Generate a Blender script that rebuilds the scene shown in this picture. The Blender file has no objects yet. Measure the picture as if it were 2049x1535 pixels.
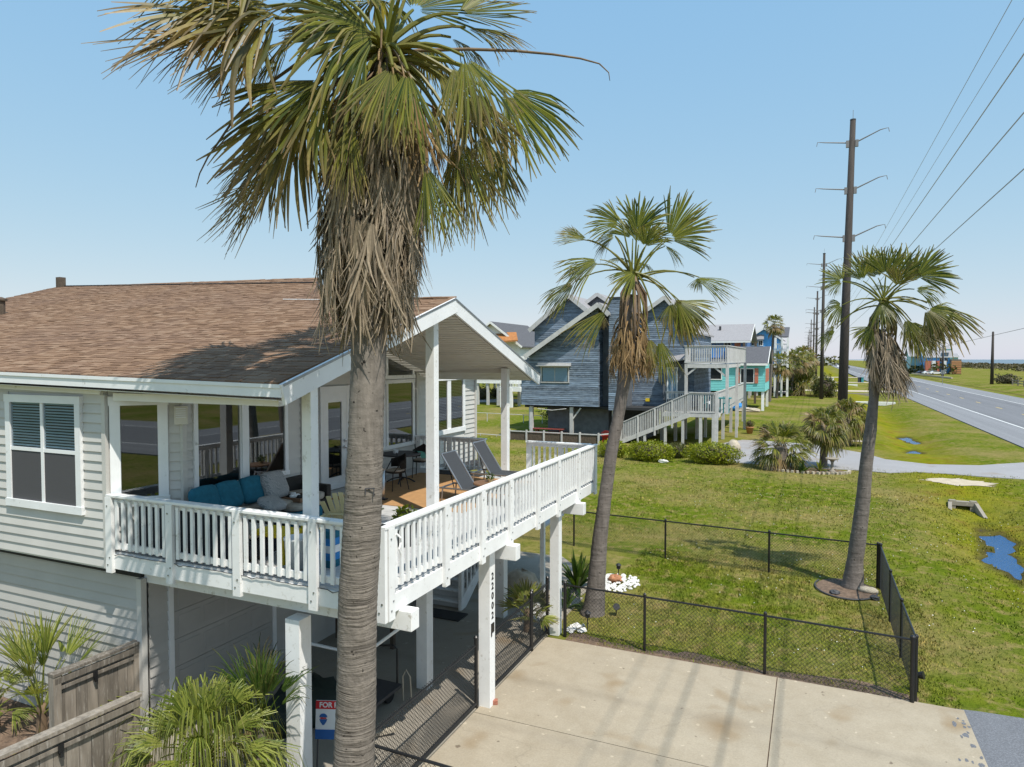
import bpy, math, random
import numpy as np
from mathutils import Vector, Matrix

random.seed(7)
sc = bpy.context.scene
COL = sc.collection

# ------------------------------------------------------------------ camera, sky, sun, exposure
CAM_H, YAW, PITCH = 6.3, 23.8, 2.05
cam_d = bpy.data.cameras.new('camera')
cam_d.lens, cam_d.sensor_width = 24.0, 36.0
cam_d.clip_start, cam_d.clip_end = 0.1, 20000
cam = bpy.data.objects.new('camera', cam_d)
COL.objects.link(cam)
cam.location = (0, 0, CAM_H)
cam.rotation_euler = (math.radians(90 - PITCH), 0, math.radians(YAW))
sc.camera = cam

SUN_EL, SUN_AZ = 59.0, -34.0            # azimuth measured from +X towards +Y
sun_vec = Vector((math.cos(math.radians(SUN_EL)) * math.cos(math.radians(SUN_AZ)),
                  math.cos(math.radians(SUN_EL)) * math.sin(math.radians(SUN_AZ)),
                  math.sin(math.radians(SUN_EL))))
world = bpy.data.worlds.new('World')
sc.world = world
world.use_nodes = True
wt = world.node_tree
bg = wt.nodes['Background']
sky = wt.nodes.new('ShaderNodeTexSky')
sky.sky_type = 'NISHITA'
sky.sun_disc = False
sky.sun_elevation = math.radians(SUN_EL)
sky.sun_rotation = math.radians(90 - SUN_AZ)
sky.altitude = 0
sky.air_density, sky.dust_density, sky.ozone_density = 1.0, 0.3, 2.5
bg.inputs['Strength'].default_value = 0.15
# the camera's soft shoulder, channel by channel: an even, pale clear sky instead of a burnt-out horizon
sep = wt.nodes.new('ShaderNodeSeparateColor'); com = wt.nodes.new('ShaderNodeCombineColor')
wt.links.new(sky.outputs['Color'], sep.inputs[0])
for ch, (gain, power) in enumerate(((1.80, .55), (2.92, .30), (4.90, .07))):
    pw = wt.nodes.new('ShaderNodeMath'); pw.operation = 'POWER'; pw.inputs[1].default_value = power
    ml = wt.nodes.new('ShaderNodeMath'); ml.operation = 'MULTIPLY'; ml.inputs[1].default_value = gain
    wt.links.new(sep.outputs[ch], pw.inputs[0]); wt.links.new(pw.outputs[0], ml.inputs[0]); wt.links.new(ml.outputs[0], com.inputs[ch])
wt.links.new(com.outputs[0], bg.inputs['Color'])

sun_d = bpy.data.lights.new('sun', 'SUN')
sun_d.energy, sun_d.angle, sun_d.color = 5.0, math.radians(0.53), (1.0, 0.95, 0.86)
sun = bpy.data.objects.new('sun', sun_d)
COL.objects.link(sun)
sun.location = (20, -20, 40)
sun.rotation_euler = (-sun_vec).to_track_quat('-Z', 'Y').to_euler()

sc.view_settings.view_transform = 'Standard'
sc.view_settings.look = 'None'
sc.view_settings.gamma = 1.0
sc.view_settings.use_curve_mapping = False
sc.view_settings.exposure = -0.02
sc.cycles.max_bounces = 8
sc.cycles.diffuse_bounces = 2
sc.cycles.transparent_max_bounces = 16

# ------------------------------------------------------------------ measuring helpers: a direction of view met with a plane
_f = 1366.0
_p, _t = math.radians(YAW), math.radians(PITCH)
_F = Vector((-math.sin(_p) * math.cos(_t), math.cos(_p) * math.cos(_t), -math.sin(_t)))
_R = Vector((math.cos(_p), math.sin(_p), 0))
_U = _R.cross(_F)
_C = Vector((0, 0, CAM_H))
def ray(u, v): return _F + _R * ((u - 1024.5) / _f) - _U * ((v - 767.5) / _f)
def pz(u, v, z=0.0):
    d = ray(u, v); return _C + d * ((z - CAM_H) / d.z)
def px(u, v, x):
    d = ray(u, v); return _C + d * (x / d.x)
def py(u, v, y):
    d = ray(u, v); return _C + d * (y / d.y)

# ------------------------------------------------------------------ scene-graph helpers
ORG = {}
def org(o): return ORG.get(o.name, Vector((0, 0, 0))) if o else Vector((0, 0, 0))
def tag(o, label=None, cat=None, group=None, kind=None):
    if label: o['label'] = label
    if cat: o['category'] = cat
    if group: o['group'] = group
    if kind: o['kind'] = kind
    return o
def thing(name, label, cat, loc=(0, 0, 0), group=None, kind=None):
    o = bpy.data.objects.new(name, None)
    o.empty_display_size = 0.3
    COL.objects.link(o)
    o.location = loc
    ORG[o.name] = Vector(loc)
    return tag(o, label, cat, group, kind)
def link(name, me, parent=None, mat=None, M=None):
    o = bpy.data.objects.new(name, me)
    COL.objects.link(o)
    if mat and not me.materials: me.materials.append(mat)
    if parent: o.parent = parent
    if M is not None:
        o.matrix_basis = Matrix.Translation(-org(parent)) @ M
    ORG[o.name] = org(parent)
    return o

class MB:
    """collects shapes in world coordinates and links them as one mesh object"""
    def __init__(s): s.v, s.f, s.c = [], [], []
    def add(s, vs, fs):
        n = len(s.v); s.v += [tuple(p) for p in vs]; s.f += [tuple(i + n for i in q) for q in fs]; return s
    def box(s, x0, x1, y0, y1, z0, z1):
        return s.add([(x0, y0, z0), (x1, y0, z0), (x1, y1, z0), (x0, y1, z0), (x0, y0, z1), (x1, y0, z1), (x1, y1, z1), (x0, y1, z1)],
                     [(0, 3, 2, 1), (4, 5, 6, 7), (0, 1, 5, 4), (1, 2, 6, 5), (2, 3, 7, 6), (3, 0, 4, 7)])
    def obox(s, c, a, b, d):
        c, a, b, d = Vector(c), Vector(a) / 2, Vector(b) / 2, Vector(d) / 2
        if a.cross(b).dot(d) < 0: a = -a
        return s.add([c - a - b - d, c + a - b - d, c + a + b - d, c - a + b - d, c - a - b + d, c + a - b + d, c + a + b + d, c - a + b + d],
                     [(0, 3, 2, 1), (4, 5, 6, 7), (0, 1, 5, 4), (1, 2, 6, 5), (2, 3, 7, 6), (3, 0, 4, 7)])
    def bar(s, p, q, w, h, up=(0, 0, 1)):
        p, q, up = Vector(p), Vector(q), Vector(up)
        d = q - p; sd = d.cross(up)
        if sd.length < 1e-6: sd = d.cross(Vector((1, 0, 0)))
        sd.normalize(); u = sd.cross(d).normalized()
        return s.obox((p + q) / 2, d, sd * w, u * h)
    def tube(s, pts, r, n=8, cap=True):
        pts = [Vector(p) for p in pts]
        rs = r if isinstance(r, (list, tuple)) else [r] * len(pts)
        base = len(s.v); prev = None
        for i, p in enumerate(pts):
            d = (pts[min(i + 1, len(pts) - 1)] - pts[max(i - 1, 0)]).normalized()
            a = prev if prev else (Vector((1, 0, 0)) if abs(d.x) < .8 else Vector((0, 1, 0)))
            a = (a - d * a.dot(d)).normalized(); prev = a; b = d.cross(a)
            for k in range(n):
                t = 2 * math.pi * k / n
                s.v.append(tuple(p + (a * math.cos(t) + b * math.sin(t)) * rs[i]))
        for i in range(len(pts) - 1):
            for k in range(n):
                k2 = (k + 1) % n
                s.f.append((base + i * n + k, base + i * n + k2, base + (i + 1) * n + k2, base + (i + 1) * n + k))
        if cap:
            s.f.append(tuple(base + k for k in reversed(range(n))))
            s.f.append(tuple(base + (len(pts) - 1) * n + k for k in range(n)))
        return s
    def prism(s, poly, vec):
        """flat polygon swept along vec"""
        poly = [Vector(p) for p in poly]; vec = Vector(vec); n = len(poly)
        nm = sum(((poly[i] - poly[0]).cross(poly[i + 1] - poly[0]) for i in range(1, n - 1)), Vector())
        if nm.dot(vec) > 0: poly = poly[::-1]
        vs = poly + [p + vec for p in poly]
        fs = [tuple(range(n)), tuple(range(2 * n - 1, n - 1, -1))]
        for i in range(n):
            j = (i + 1) % n; fs.append((j, i, n + i, n + j))
        return s.add(vs, fs)
    def sheet(s, poly): return s.add(poly, [tuple(range(len(poly)))])
    def lathe(s, c, prof, n=16):
        c = Vector(c); base = len(s.v)
        for r, z in prof:
            for k in range(n):
                t = 2 * math.pi * k / n
                s.v.append((c.x + r * math.cos(t), c.y + r * math.sin(t), c.z + z))
        for i in range(len(prof) - 1):
            for k in range(n):
                k2 = (k + 1) % n
                s.f.append((base + i * n + k, base + i * n + k2, base + (i + 1) * n + k2, base + (i + 1) * n + k))
        s.f.append(tuple(base + k for k in reversed(range(n))))
        s.f.append(tuple(base + (len(prof) - 1) * n + k for k in range(n)))
        return s
    def blob(s, c, r, n=10, m=7, wob=.15, seed=0):
        rn = random.Random(seed); c = Vector(c); base = len(s.v)
        for i in range(m + 1):
            ph = math.pi * i / m
            for k in range(n):
                t = 2 * math.pi * k / n; w = 1 + rn.uniform(-wob, wob)
                s.v.append((c.x + r[0] * w * math.sin(ph) * math.cos(t), c.y + r[1] * w * math.sin(ph) * math.sin(t), c.z + r[2] * w * math.cos(ph)))
        for i in range(m):
            for k in range(n):
                k2 = (k + 1) % n
                s.f.append((base + i * n + k, base + (i + 1) * n + k, base + (i + 1) * n + k2, base + i * n + k2))
        return s
    def build(s, name, mat, parent=None, smooth=False, label=None, cat=None, group=None, kind=None, bevel=0):
        me = bpy.data.meshes.new(name)
        o_ = org(parent)
        base = Vector((0, 0, 0))
        if parent is None and s.v:
            a = np.array(s.v); base = Vector((float(a[:, 0].mean()), float(a[:, 1].mean()), float(a[:, 2].min())))
        off = o_ + base
        me.from_pydata([(x - off.x, y - off.y, z - off.z) for x, y, z in s.v], [], s.f)
        if s.c:
            at = me.color_attributes.new('col', 'FLOAT_COLOR', 'POINT')
            at.data.foreach_set('color', np.array(s.c, dtype=np.float32).ravel())
        if smooth: me.polygons.foreach_set('use_smooth', [True] * len(me.polygons))
        me.update()
        o = link(name, me, parent, mat)
        if parent is None:
            o.location = base; ORG[o.name] = base
        if bevel:
            b = o.modifiers.new('edge', 'BEVEL'); b.width = bevel; b.segments = 2; b.limit_method = 'ANGLE'
        return tag(o, label, cat, group, kind)

def np_mesh(name, V, Fq, mat, parent=None, col=None, tri=False, **kw):
    """numpy verts / faces (quads or tris) -> one object"""
    k = 3 if tri else 4
    me = bpy.data.meshes.new(name)
    o_ = org(parent); V = np.asarray(V, dtype=np.float32) - np.array(o_, dtype=np.float32)
    nf = len(Fq)
    me.vertices.add(len(V)); me.vertices.foreach_set('co', V.ravel())
    me.loops.add(nf * k); me.loops.foreach_set('vertex_index', np.asarray(Fq, dtype=np.int32).ravel())
    me.polygons.add(nf); me.polygons.foreach_set('loop_start', np.arange(0, nf * k, k, dtype=np.int32))
    me.update(calc_edges=True)
    if col is not None:
        at = me.color_attributes.new('col', 'FLOAT_COLOR', 'POINT')
        at.data.foreach_set('color', np.asarray(col, dtype=np.float32).ravel())
    o = link(name, me, parent, mat)
    return tag(o, kw.get('label'), kw.get('cat'), kw.get('group'), kw.get('kind'))

_unit = {}
def unit_mesh(kind, mat):
    """shared unit meshes for pieces: a box -.5...5, and a clapboard wedge"""
    key = (kind, mat.name)
    if key not in _unit:
        m = MB()
        if kind == 'box': m.box(-.5, .5, -.5, .5, -.5, .5)
        elif kind == 'wedge':
            m.add([(0, 0, 0), (1, 0, 0), (1, 1, 0), (0, 1, 0), (0, 0, 1), (1, 0, 1), (1, .2, 1), (0, .2, 1)],
                  [(0, 3, 2, 1), (4, 5, 6, 7), (0, 1, 5, 4), (1, 2, 6, 5), (2, 3, 7, 6), (3, 0, 4, 7)])
            m.f = [q[::-1] if False else q for q in m.f]
        elif kind == 'cyl': m.tube([(0, 0, -.5), (0, 0, .5)], .5, 12)
        me = bpy.data.meshes.new(kind + '_' + mat.name); me.from_pydata(m.v, [], m.f); me.materials.append(mat)
        _unit[key] = me
    return _unit[key]
def piece(name, parent, c, size, mat, rz=0.0, kind='box', R=None):
    M = Matrix.Translation(Vector(c)) @ (R if R is not None else Matrix.Rotation(rz, 4, 'Z')) @ Matrix.Diagonal((size[0], size[1], size[2], 1))
    return link(name, unit_mesh(kind, mat), parent, None, M)
def beam(name, parent, p, q, w, h, mat, up=(0, 0, 1)):
    """one straight timber from p to q as a piece of its own"""
    p, q, up = Vector(p), Vector(q), Vector(up)
    d = q - p; sd = d.cross(up)
    if sd.length < 1e-6: sd = d.cross(Vector((1, 0, 0)))
    sd.normalize(); u = sd.cross(d.normalized()).normalized()
    R = Matrix((d.normalized(), sd, u)).transposed().to_4x4()
    if R.determinant() < 0: R = Matrix((d.normalized(), -sd, u)).transposed().to_4x4()
    return piece(name, parent, (p + q) / 2, (d.length, w, h), mat, R=R)

def segs(lo, hi, z0, z1, openings):
    out = [(lo, hi)]
    for a0, a1, b0, b1 in openings:
        if b1 <= z0 + 1e-3 or b0 >= z1 - 1e-3: continue
        nxt = []
        for s0, s1 in out:
            if a1 <= s0 or a0 >= s1: nxt.append((s0, s1)); continue
            if a0 > s0: nxt.append((s0, a0))
            if a1 < s1: nxt.append((a1, s1))
        out = nxt
    return [q for q in out if q[1] - q[0] > .03]
def siding(parent, p0, along, normal, length, z0, z1, e, mat, openings=(), lim=None, thick=.034, join=None, name='siding_board'):
    """lapped boards, one object each (or joined in the MB given as join)"""
    a, n = Vector(along).normalized(), Vector(normal).normalized()
    z = z0
    while z < z1 - .02:
        zt = min(z + e, z1)
        lo, hi = (0, length) if lim is None else lim((z + zt) / 2)
        if hi - lo > .05:
            for s0, s1 in segs(lo, hi, z, zt, openings):
                p, d = Vector(p0) + a * s0, a
                if a.cross(n).z < 0: p, d = Vector(p0) + a * s1, -a
                p = Vector((p.x, p.y, z))
                X, Y, Z = d * (s1 - s0), n * thick, Vector((0, 0, zt - z + .004))
                if join is None:
                    M = Matrix((X.to_4d(), Y.to_4d(), Z.to_4d(), p.to_4d())).transposed()
                    M[3][0] = M[3][1] = M[3][2] = 0; M[3][3] = 1
                    link(name, unit_mesh('wedge', mat), parent, None, M)
                else:
                    join.add([p, p + X, p + X + Y, p + Y, p + Z, p + X + Z, p + X + Z + Y * .2, p + Z + Y * .2],
                             [(0, 3, 2, 1), (4, 5, 6, 7), (0, 1, 5, 4), (1, 2, 6, 5), (2, 3, 7, 6), (3, 0, 4, 7)])
        z = zt
# ------------------------------------------------------------------ materials
def newmat(name):
    m = bpy.data.materials.new(name); m.use_nodes = True
    nt = m.node_tree; b = nt.nodes['Principled BSDF']
    return m, nt, b
def N(nt, t, **kw):
    n = nt.nodes.new(t)
    for k, v in kw.items():
        if k in n.inputs: n.inputs[k].default_value = v
        else: setattr(n, k, v)
    return n
def coords(nt, scale=(1, 1, 1), what='Object'):
    tc = N(nt, 'ShaderNodeTexCoord'); mp = N(nt, 'ShaderNodeMapping')
    mp.inputs['Scale'].default_value = scale
    nt.links.new(tc.outputs[what], mp.inputs['Vector']); return mp.outputs['Vector']
def wpos(nt, scale=(1, 1, 1)):
    g = N(nt, 'ShaderNodeNewGeometry'); mp = N(nt, 'ShaderNodeMapping')
    mp.inputs['Scale'].default_value = scale
    nt.links.new(g.outputs['Position'], mp.inputs['Vector']); return mp.outputs['Vector']
def noise(nt, vec, scale, detail=4.0, rough=.55):
    n = N(nt, 'ShaderNodeTexNoise', Scale=scale, Detail=detail, Roughness=rough)
    nt.links.new(vec, n.inputs['Vector']); return n.outputs['Fac']
def ramp(nt, fac, stops):
    r = N(nt, 'ShaderNodeValToRGB')
    el = r.color_ramp.elements
    while len(el) < len(stops): el.new(.5)
    for e, (p, c) in zip(el, stops):
        e.position = p; e.color = (*c, 1) if len(c) == 3 else c
    nt.links.new(fac, r.inputs['Fac']); return r.outputs['Color']
def mixc(nt, fac, a, b, blend='MIX'):
    m = N(nt, 'ShaderNodeMix', data_type='RGBA', blend_type=blend)
    for val, sock in ((fac, m.inputs[0]), (a, m.inputs[6]), (b, m.inputs[7])):
        if hasattr(val, 'is_output'): nt.links.new(val, sock)
        elif isinstance(val, (int, float)): sock.default_value = val
        else: sock.default_value = (*val, 1) if len(val) == 3 else val
    return m.outputs[2]
def math_(nt, op, a, b=0.0):
    m = N(nt, 'ShaderNodeMath', operation=op)
    for v, s in ((a, m.inputs[0]), (b, m.inputs[1])):
        if hasattr(v, 'is_output'): nt.links.new(v, s)
        else: s.default_value = v
    return m.outputs[0]
def bump(nt, b, h, strength=.3, dist=.01):
    n = N(nt, 'ShaderNodeBump', Strength=strength, Distance=dist)
    nt.links.new(h, n.inputs['Height']); nt.links.new(n.outputs['Normal'], b.inputs['Normal'])
def piece_rand(nt):
    """one random number per piece, whether the piece is an object or an island of a joined mesh"""
    oi = N(nt, 'ShaderNodeObjectInfo'); g = N(nt, 'ShaderNodeNewGeometry')
    return math_(nt, 'FRACT', math_(nt, 'ADD', oi.outputs['Random'], g.outputs['Random Per Island']))
def shade(c, k): return tuple(min(1, x * k) for x in c)

def plain(name, c, rough=.6, var=.12, scale=6, bmp=.1, metal=0.0, spec=.5, stretch=(1, 1, 1), pv=.0, wear=None, wear_amt=.0):
    m, nt, b = newmat(name)
    v = wpos(nt, stretch)
    f = noise(nt, v, scale, 5)
    col = ramp(nt, f, [(.3, shade(c, 1 - var)), (.7, shade(c, 1 + var))])
    if pv:
        r = piece_rand(nt)
        col = mixc(nt, 1.0, col, ramp(nt, r, [(0, (1 - pv,) * 3), (1, (1 + pv * .4,) * 3)]), 'MULTIPLY')
    if wear:
        f2 = noise(nt, v, scale * 2.7, 6, .7)
        col = mixc(nt, ramp(nt, f2, [(.62 - wear_amt, (0, 0, 0)), (.72 - wear_amt * .5, (1, 1, 1))]), col, wear)
    nt.links.new(col, b.inputs['Base Color'])
    b.inputs['Roughness'].default_value = rough; b.inputs['Metallic'].default_value = metal
    b.inputs['Specular IOR Level'].default_value = spec
    if bmp: bump(nt, b, noise(nt, v, scale * 6, 3), bmp, .01)
    return m

M = {}
M['white'] = plain('white_paint', (.83, .83, .82), .55, .05, 3, .12, pv=.06, wear=(.56, .54, .49), wear_amt=.035)
M['trim'] = plain('trim_paint', (.82, .83, .84), .5, .05, 2, .08, wear=(.5, .5, .48), wear_amt=.0)
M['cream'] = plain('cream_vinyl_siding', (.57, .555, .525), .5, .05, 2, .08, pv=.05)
M['lower'] = plain('grey_siding_with_shade', (.47, .455, .43), .5, .05, 2, .08, pv=.06)  # greyer than the cream above, with lower storey shade worked into the colour
M['soffit'] = plain('soffit_boards', (.66, .635, .57), .55, .05, 3, .06, pv=.06)
M['taupe'] = plain('taupe_siding', (.40, .39, .375), .55, .06, 3, .08, pv=.05)
M['blue_siding'] = plain('weathered_blue_siding', (.165, .215, .285), .75, .5, 1.1, .2, stretch=(1, 1, 7), pv=.55, wear=(.25, .30, .36), wear_amt=.12)
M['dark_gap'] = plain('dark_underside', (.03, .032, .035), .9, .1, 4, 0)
M['concrete'] = None
M['black_metal'] = plain('black_coated_metal', (.012, .012, .013), .4, .2, 9, .1)
M['grey_metal'] = plain('grey_metal', (.35, .36, .38), .35, .1, 9, .05, metal=.8)
M['steel'] = plain('brushed_steel', (.55, .55, .56), .3, .05, 9, .03, metal=1.0)
M['teal'] = plain('teal_cushion', (.012, .13, .20), .9, .15, 14, .25)
M['navy'] = plain('navy_wicker', (.012, .018, .03), .8, .25, 40, .3)
M['teal_paint'] = plain('teal_paint', (.03, .24, .26), .6, .1, 6, .05)
M['turq'] = plain('turquoise_siding', (.20, .60, .60), .6, .08, 3, .08, pv=.05)
M['bright_blue'] = plain('bright_blue_siding', (.10, .40, .80), .6, .08, 2, .05)
M['mid_blue'] = plain('mid_blue_siding', (.10, .20, .45), .6, .1, 2, .05)
M['pale_teal'] = plain('pale_teal_siding', (.32, .55, .56), .6, .08, 2, .05)
M['coral'] = plain('coral_shutter', (.50, .16, .10), .6, .12, 6, .1)
M['red'] = plain('red_plastic', (.42, .02, .02), .45, .1, 6, .03)
M['redwood'] = plain('red_painted_wood', (.26, .055, .04), .7, .2, 6, .1)
M['orange_roof'] = plain('orange_roof', (.42, .17, .05), .7, .2, 3, .2)
M['grey_roof'] = plain('grey_shingle_roof', (.30, .29, .30), .9, .18, 5, .3, stretch=(1, 1, 6))
M['charcoal_roof'] = plain('charcoal_roof', (.10, .10, .11), .9, .2, 5, .3)
M['cream_chair'] = plain('pale_yellow_paint', (.62, .53, .30), .6, .08, 6, .08, pv=.1)
M['yellow'] = plain('yellow_plastic', (.72, .52, .02), .5, .05, 6, .02)
M['white_plastic'] = plain('white_plastic', (.82, .83, .84), .35, .04, 5, .02)
M['tan_cushion'] = plain('tan_cushion', (.40, .36, .31), .9, .1, 10, .2)
M['wicker'] = plain('dark_wicker', (.02, .018, .016), .7, .3, 60, .5)
M['sling'] = plain('charcoal_sling_fabric', (.045, .05, .058), .8, .1, 90, .2)
M['rug'] = plain('tan_carpet', (.42, .235, .10), .95, .12, 7, .3, wear=(.36, .2, .09), wear_amt=.05)
M['dark_mat'] = plain('dark_mat', (.03, .03, .03), .95, .2, 10, .2)
M['deck'] = plain('grey_deck_paint', (.52, .52, .52), .7, .12, 4, .15, pv=.12, wear=(.52, .50, .47), wear_amt=.03)
M['table_wood'] = plain('brown_table_wood', (.20, .11, .06), .5, .2, 8, .1, stretch=(1, 6, 1))
M['bluecloth'] = plain('blue_cloth', (.03, .22, .55), .8, .2, 8, .1)
M['bed_blue'] = plain('blue_tray_paint', (.02, .30, .62), .4, .1, 6, .02)
M['brick'] = plain('old_brick', (.36, .14, .09), .9, .3, 14, .4, wear=(.45, .36, .3), wear_amt=.05)
M['rock'] = plain('pale_stone', (.46, .40, .31), .9, .2, 7, .6)
M['white_rock'] = plain('white_rock', (.74, .73, .70), .9, .15, 12, .5)
M['coral_rock'] = plain('orange_coral_rock', (.42, .19, .10), .9, .25, 14, .7)
M['terracotta'] = plain('terracotta', (.45, .22, .10), .8, .12, 7, .2)
M['soil'] = plain('brown_mulch', (.15, .10, .068), .95, .45, 9, .8, wear=(.26, .18, .12), wear_amt=.08)
M['sand'] = plain('pale_sand', (.50, .42, .31), .95, .15, 3, .4)
M['pole'] = plain('creosoted_pole', (.045, .037, .033), .85, .35, 2, .4, stretch=(8, 8, .4), wear=(.15, .13, .11), wear_amt=.03)
M['insul'] = plain('grey_insulator', (.22, .21, .21), .5, .1, 5, .1)
M['weathered'] = plain('weathered_grey_wood', (.25, .215, .175), .85, .35, 3.5, .4, stretch=(3, 3, .35), pv=.4, wear=(.36, .33, .29), wear_amt=.08)
M['neigh_wood'] = plain('greyed_white_wood', (.52, .51, .50), .75, .12, 3, .2, pv=.12, wear=(.40, .38, .36), wear_amt=.05)
M['bush_wood'] = plain('brown_bark', (.10, .075, .055), .9, .3, 8, .5)
M['car_white'] = plain('white_car_paint', (.75, .75, .76), .2, .02, 3, 0)
M['car_dark'] = plain('dark_car_paint', (.03, .035, .06), .2, .05, 3, 0)
M['car_red'] = plain('maroon_car_paint', (.25, .03, .03), .2, .05, 3, 0)
M['tyre'] = plain('black_rubber', (.015, .015, .015), .8, .1, 8, .1)
M['sign_red'] = plain('sign_red', (.62, .02, .03), .4, .02, 4, 0)
M['sign_white'] = plain('sign_white', (.80, .81, .82), .4, .02, 4, 0)
M['sign_blue'] = plain('sign_blue', (.02, .12, .38), .4, .02, 4, 0)
M['lead'] = plain('dark_flashing', (.05, .05, .055), .6, .1, 6, .05)
M['dark_wall'] = plain('dark_panel_and_recess_shade', (.12, .13, .145), .8, .2, 3, .1)
M['pink'] = plain('pink_boards', (.48, .25, .21), .7, .12, 4, .05)
M['dark_green'] = plain('dark_green_tarp', (.010, .020, .015), .7, .3, 6, .2)
M['water'] = None

def blinds_mat():
    return plain('window_blind_slat', (.46, .50, .55), .6, .05, 6, 0)
M['blind'] = blinds_mat()
M['blue_blind'] = plain('blue_grey_blind', (.34, .46, .56), .6, .05, 6, 0)
M['interior'] = plain('painted_dim_interior', (.045, .043, .042), .9, .3, 2, 0)  # the dimness behind glass is put into this colour
M['screen'] = plain('window_insect_screen', (.075, .074, .08), .85, .06, 60, .05)

def glass_mat(name, tint, amount, gain=1.5):
    m, nt, b = newmat(name)
    nt.nodes.remove(b)
    out = nt.nodes['Material Output']
    tr = N(nt, 'ShaderNodeBsdfTransparent'); tr.inputs['Color'].default_value = (*tint, 1)
    gl = N(nt, 'ShaderNodeBsdfGlossy'); gl.inputs['Roughness'].default_value = .015
    gl.inputs['Color'].default_value = (.9, .93, .95, 1)
    fr = N(nt, 'ShaderNodeFresnel', IOR=1.5)
    k = math_(nt, 'ADD', math_(nt, 'MULTIPLY', fr.outputs[0], gain), amount)
    k.node.use_clamp = True
    mx = N(nt, 'ShaderNodeMixShader')
    nt.links.new(k, mx.inputs[0]); nt.links.new(tr.outputs[0], mx.inputs[1]); nt.links.new(gl.outputs[0], mx.inputs[2])
    nt.links.new(mx.outputs[0], out.inputs['Surface'])
    return m
M['glass'] = glass_mat('window_glass', (.5, .54, .55), .09)
M['glass_far'] = glass_mat('far_window_glass', (.82, .88, .92), .0, .55)

def concrete(name, c, stain, crack=True, k=1.0):
    m, nt, b = newmat(name)
    v = wpos(nt)
    big = noise(nt, v, .45 * k, 5, .6); mid = noise(nt, v, 2.1 * k, 6, .65); fine = noise(nt, v, 38, 3, .6)
    col = ramp(nt, big, [(.3, shade(c, .88)), (.7, shade(c, 1.1))])
    col = mixc(nt, ramp(nt, mid, [(.42, (0, 0, 0)), (.72, (.55, .55, .55))]), col, stain)
    col = mixc(nt, .35, col, ramp(nt, fine, [(.3, shade(c, .7)), (.7, shade(c, 1.2))]))
    # rusty and dark spots, pale splashes
    sp = noise(nt, v, 1.05 * k, 2, .4)
    col = mixc(nt, ramp(nt, sp, [(.62, (0, 0, 0)), (.76, (.55, .55, .55))]), col, (.24, .15, .06))
    dk = noise(nt, v, 5.5 * k, 2, .5)
    col = mixc(nt, ramp(nt, dk, [(.73, (0, 0, 0)), (.78, (.7, .7, .7))]), col, (.10, .07, .045))
    pl = noise(nt, v, 7.3 * k, 2, .3)
    col = mixc(nt, ramp(nt, pl, [(.245, (.8, .8, .8)), (.275, (0, 0, 0))]), col, shade(c, 1.35))
    if crack:
        sd = N(nt, 'ShaderNodeVectorMath', operation='DISTANCE'); nt.links.new(v, sd.inputs[0]); sd.inputs[1].default_value = tuple(pz(1442, 1452, .035))
        sr = math_(nt, 'ADD', sd.outputs['Value'], math_(nt, 'MULTIPLY', mid, .5))
        col = mixc(nt, ramp(nt, sr, [(.27, (.75, .75, .75)), (.5, (.35, .35, .35)), (.78, (0, 0, 0))]), col, (.21, .135, .06))
        sx_ = N(nt, 'ShaderNodeSeparateXYZ'); nt.links.new(v, sx_.inputs[0])
        for tx in (-2.9, -1.35):                               # tyre tracks worn into the slab
            tk = math_(nt, 'DIVIDE', math_(nt, 'ABSOLUTE', math_(nt, 'SUBTRACT', sx_.outputs['Y'], 9.0 + tx * .0 + (12.1 if tx < -2 else 10.4) - 9.0)), .22); tk.node.use_clamp = True
            col = mixc(nt, math_(nt, 'MULTIPLY', math_(nt, 'SUBTRACT', 1.0, tk), math_(nt, 'MULTIPLY', mid, .42)), col, shade(c, .45))
        vo = N(nt, 'ShaderNodeTexVoronoi', feature='DISTANCE_TO_EDGE', Scale=.23)
        wv = N(nt, 'ShaderNodeVectorMath', operation='ADD')
        nz = N(nt, 'ShaderNodeTexNoise', Scale=1.3, Detail=6.0)
        nt.links.new(v, nz.inputs['Vector']); nt.links.new(v, wv.inputs[0]); nt.links.new(nz.outputs['Color'], wv.inputs[1])
        nt.links.new(wv.outputs[0], vo.inputs['Vector'])
        ck = ramp(nt, vo.outputs['Distance'], [(.0, (.22, .22, .22)), (.003, (0, 0, 0))])
        col = mixc(nt, ck, col, shade(c, .4))
    nt.links.new(col, b.inputs['Base Color']); b.inputs['Roughness'].default_value = .88
    bump(nt, b, fine, .25, .006)
    return m
M['concrete'] = concrete('driveway_concrete', (.395, .335, .25), (.27, .215, .14))
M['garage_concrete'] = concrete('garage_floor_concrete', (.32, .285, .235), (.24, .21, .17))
M['gravel_drive'] = concrete('pale_gravel_drive', (.33, .32, .325), (.27, .26, .265), False, .5)

def asphalt(name, c, sp):
    m, nt, b = newmat(name)
    v = wpos(nt)
    f = noise(nt, v, sp, 2, .7)
    col = ramp(nt, f, [(.3, shade(c, .55)), (.5, c), (.72, shade(c, 1.9))])
    st = noise(nt, wpos(nt, (1.2, .02, 1)), 1.0, 4)
    col = mixc(nt, .45, col, ramp(nt, st, [(.3, shade(c, .75)), (.7, shade(c, 1.25))]))
    nt.links.new(col, b.inputs['Base Color']); b.inputs['Roughness'].default_value = .85
    bump(nt, b, f, .5, .01)
    return m
M['asphalt'] = asphalt('road_asphalt', (.165, .165, .175), 30)
M['shoulder'] = asphalt('shoulder_asphalt', (.215, .215, .225), 30)
M['apron'] = asphalt('apron_asphalt', (.15, .155, .17), 45)
M['line_white'] = plain('road_line_white', (.72, .72, .70), .7, .1, 3, .1, wear=(.4, .4, .4), wear_amt=.02)
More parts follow.
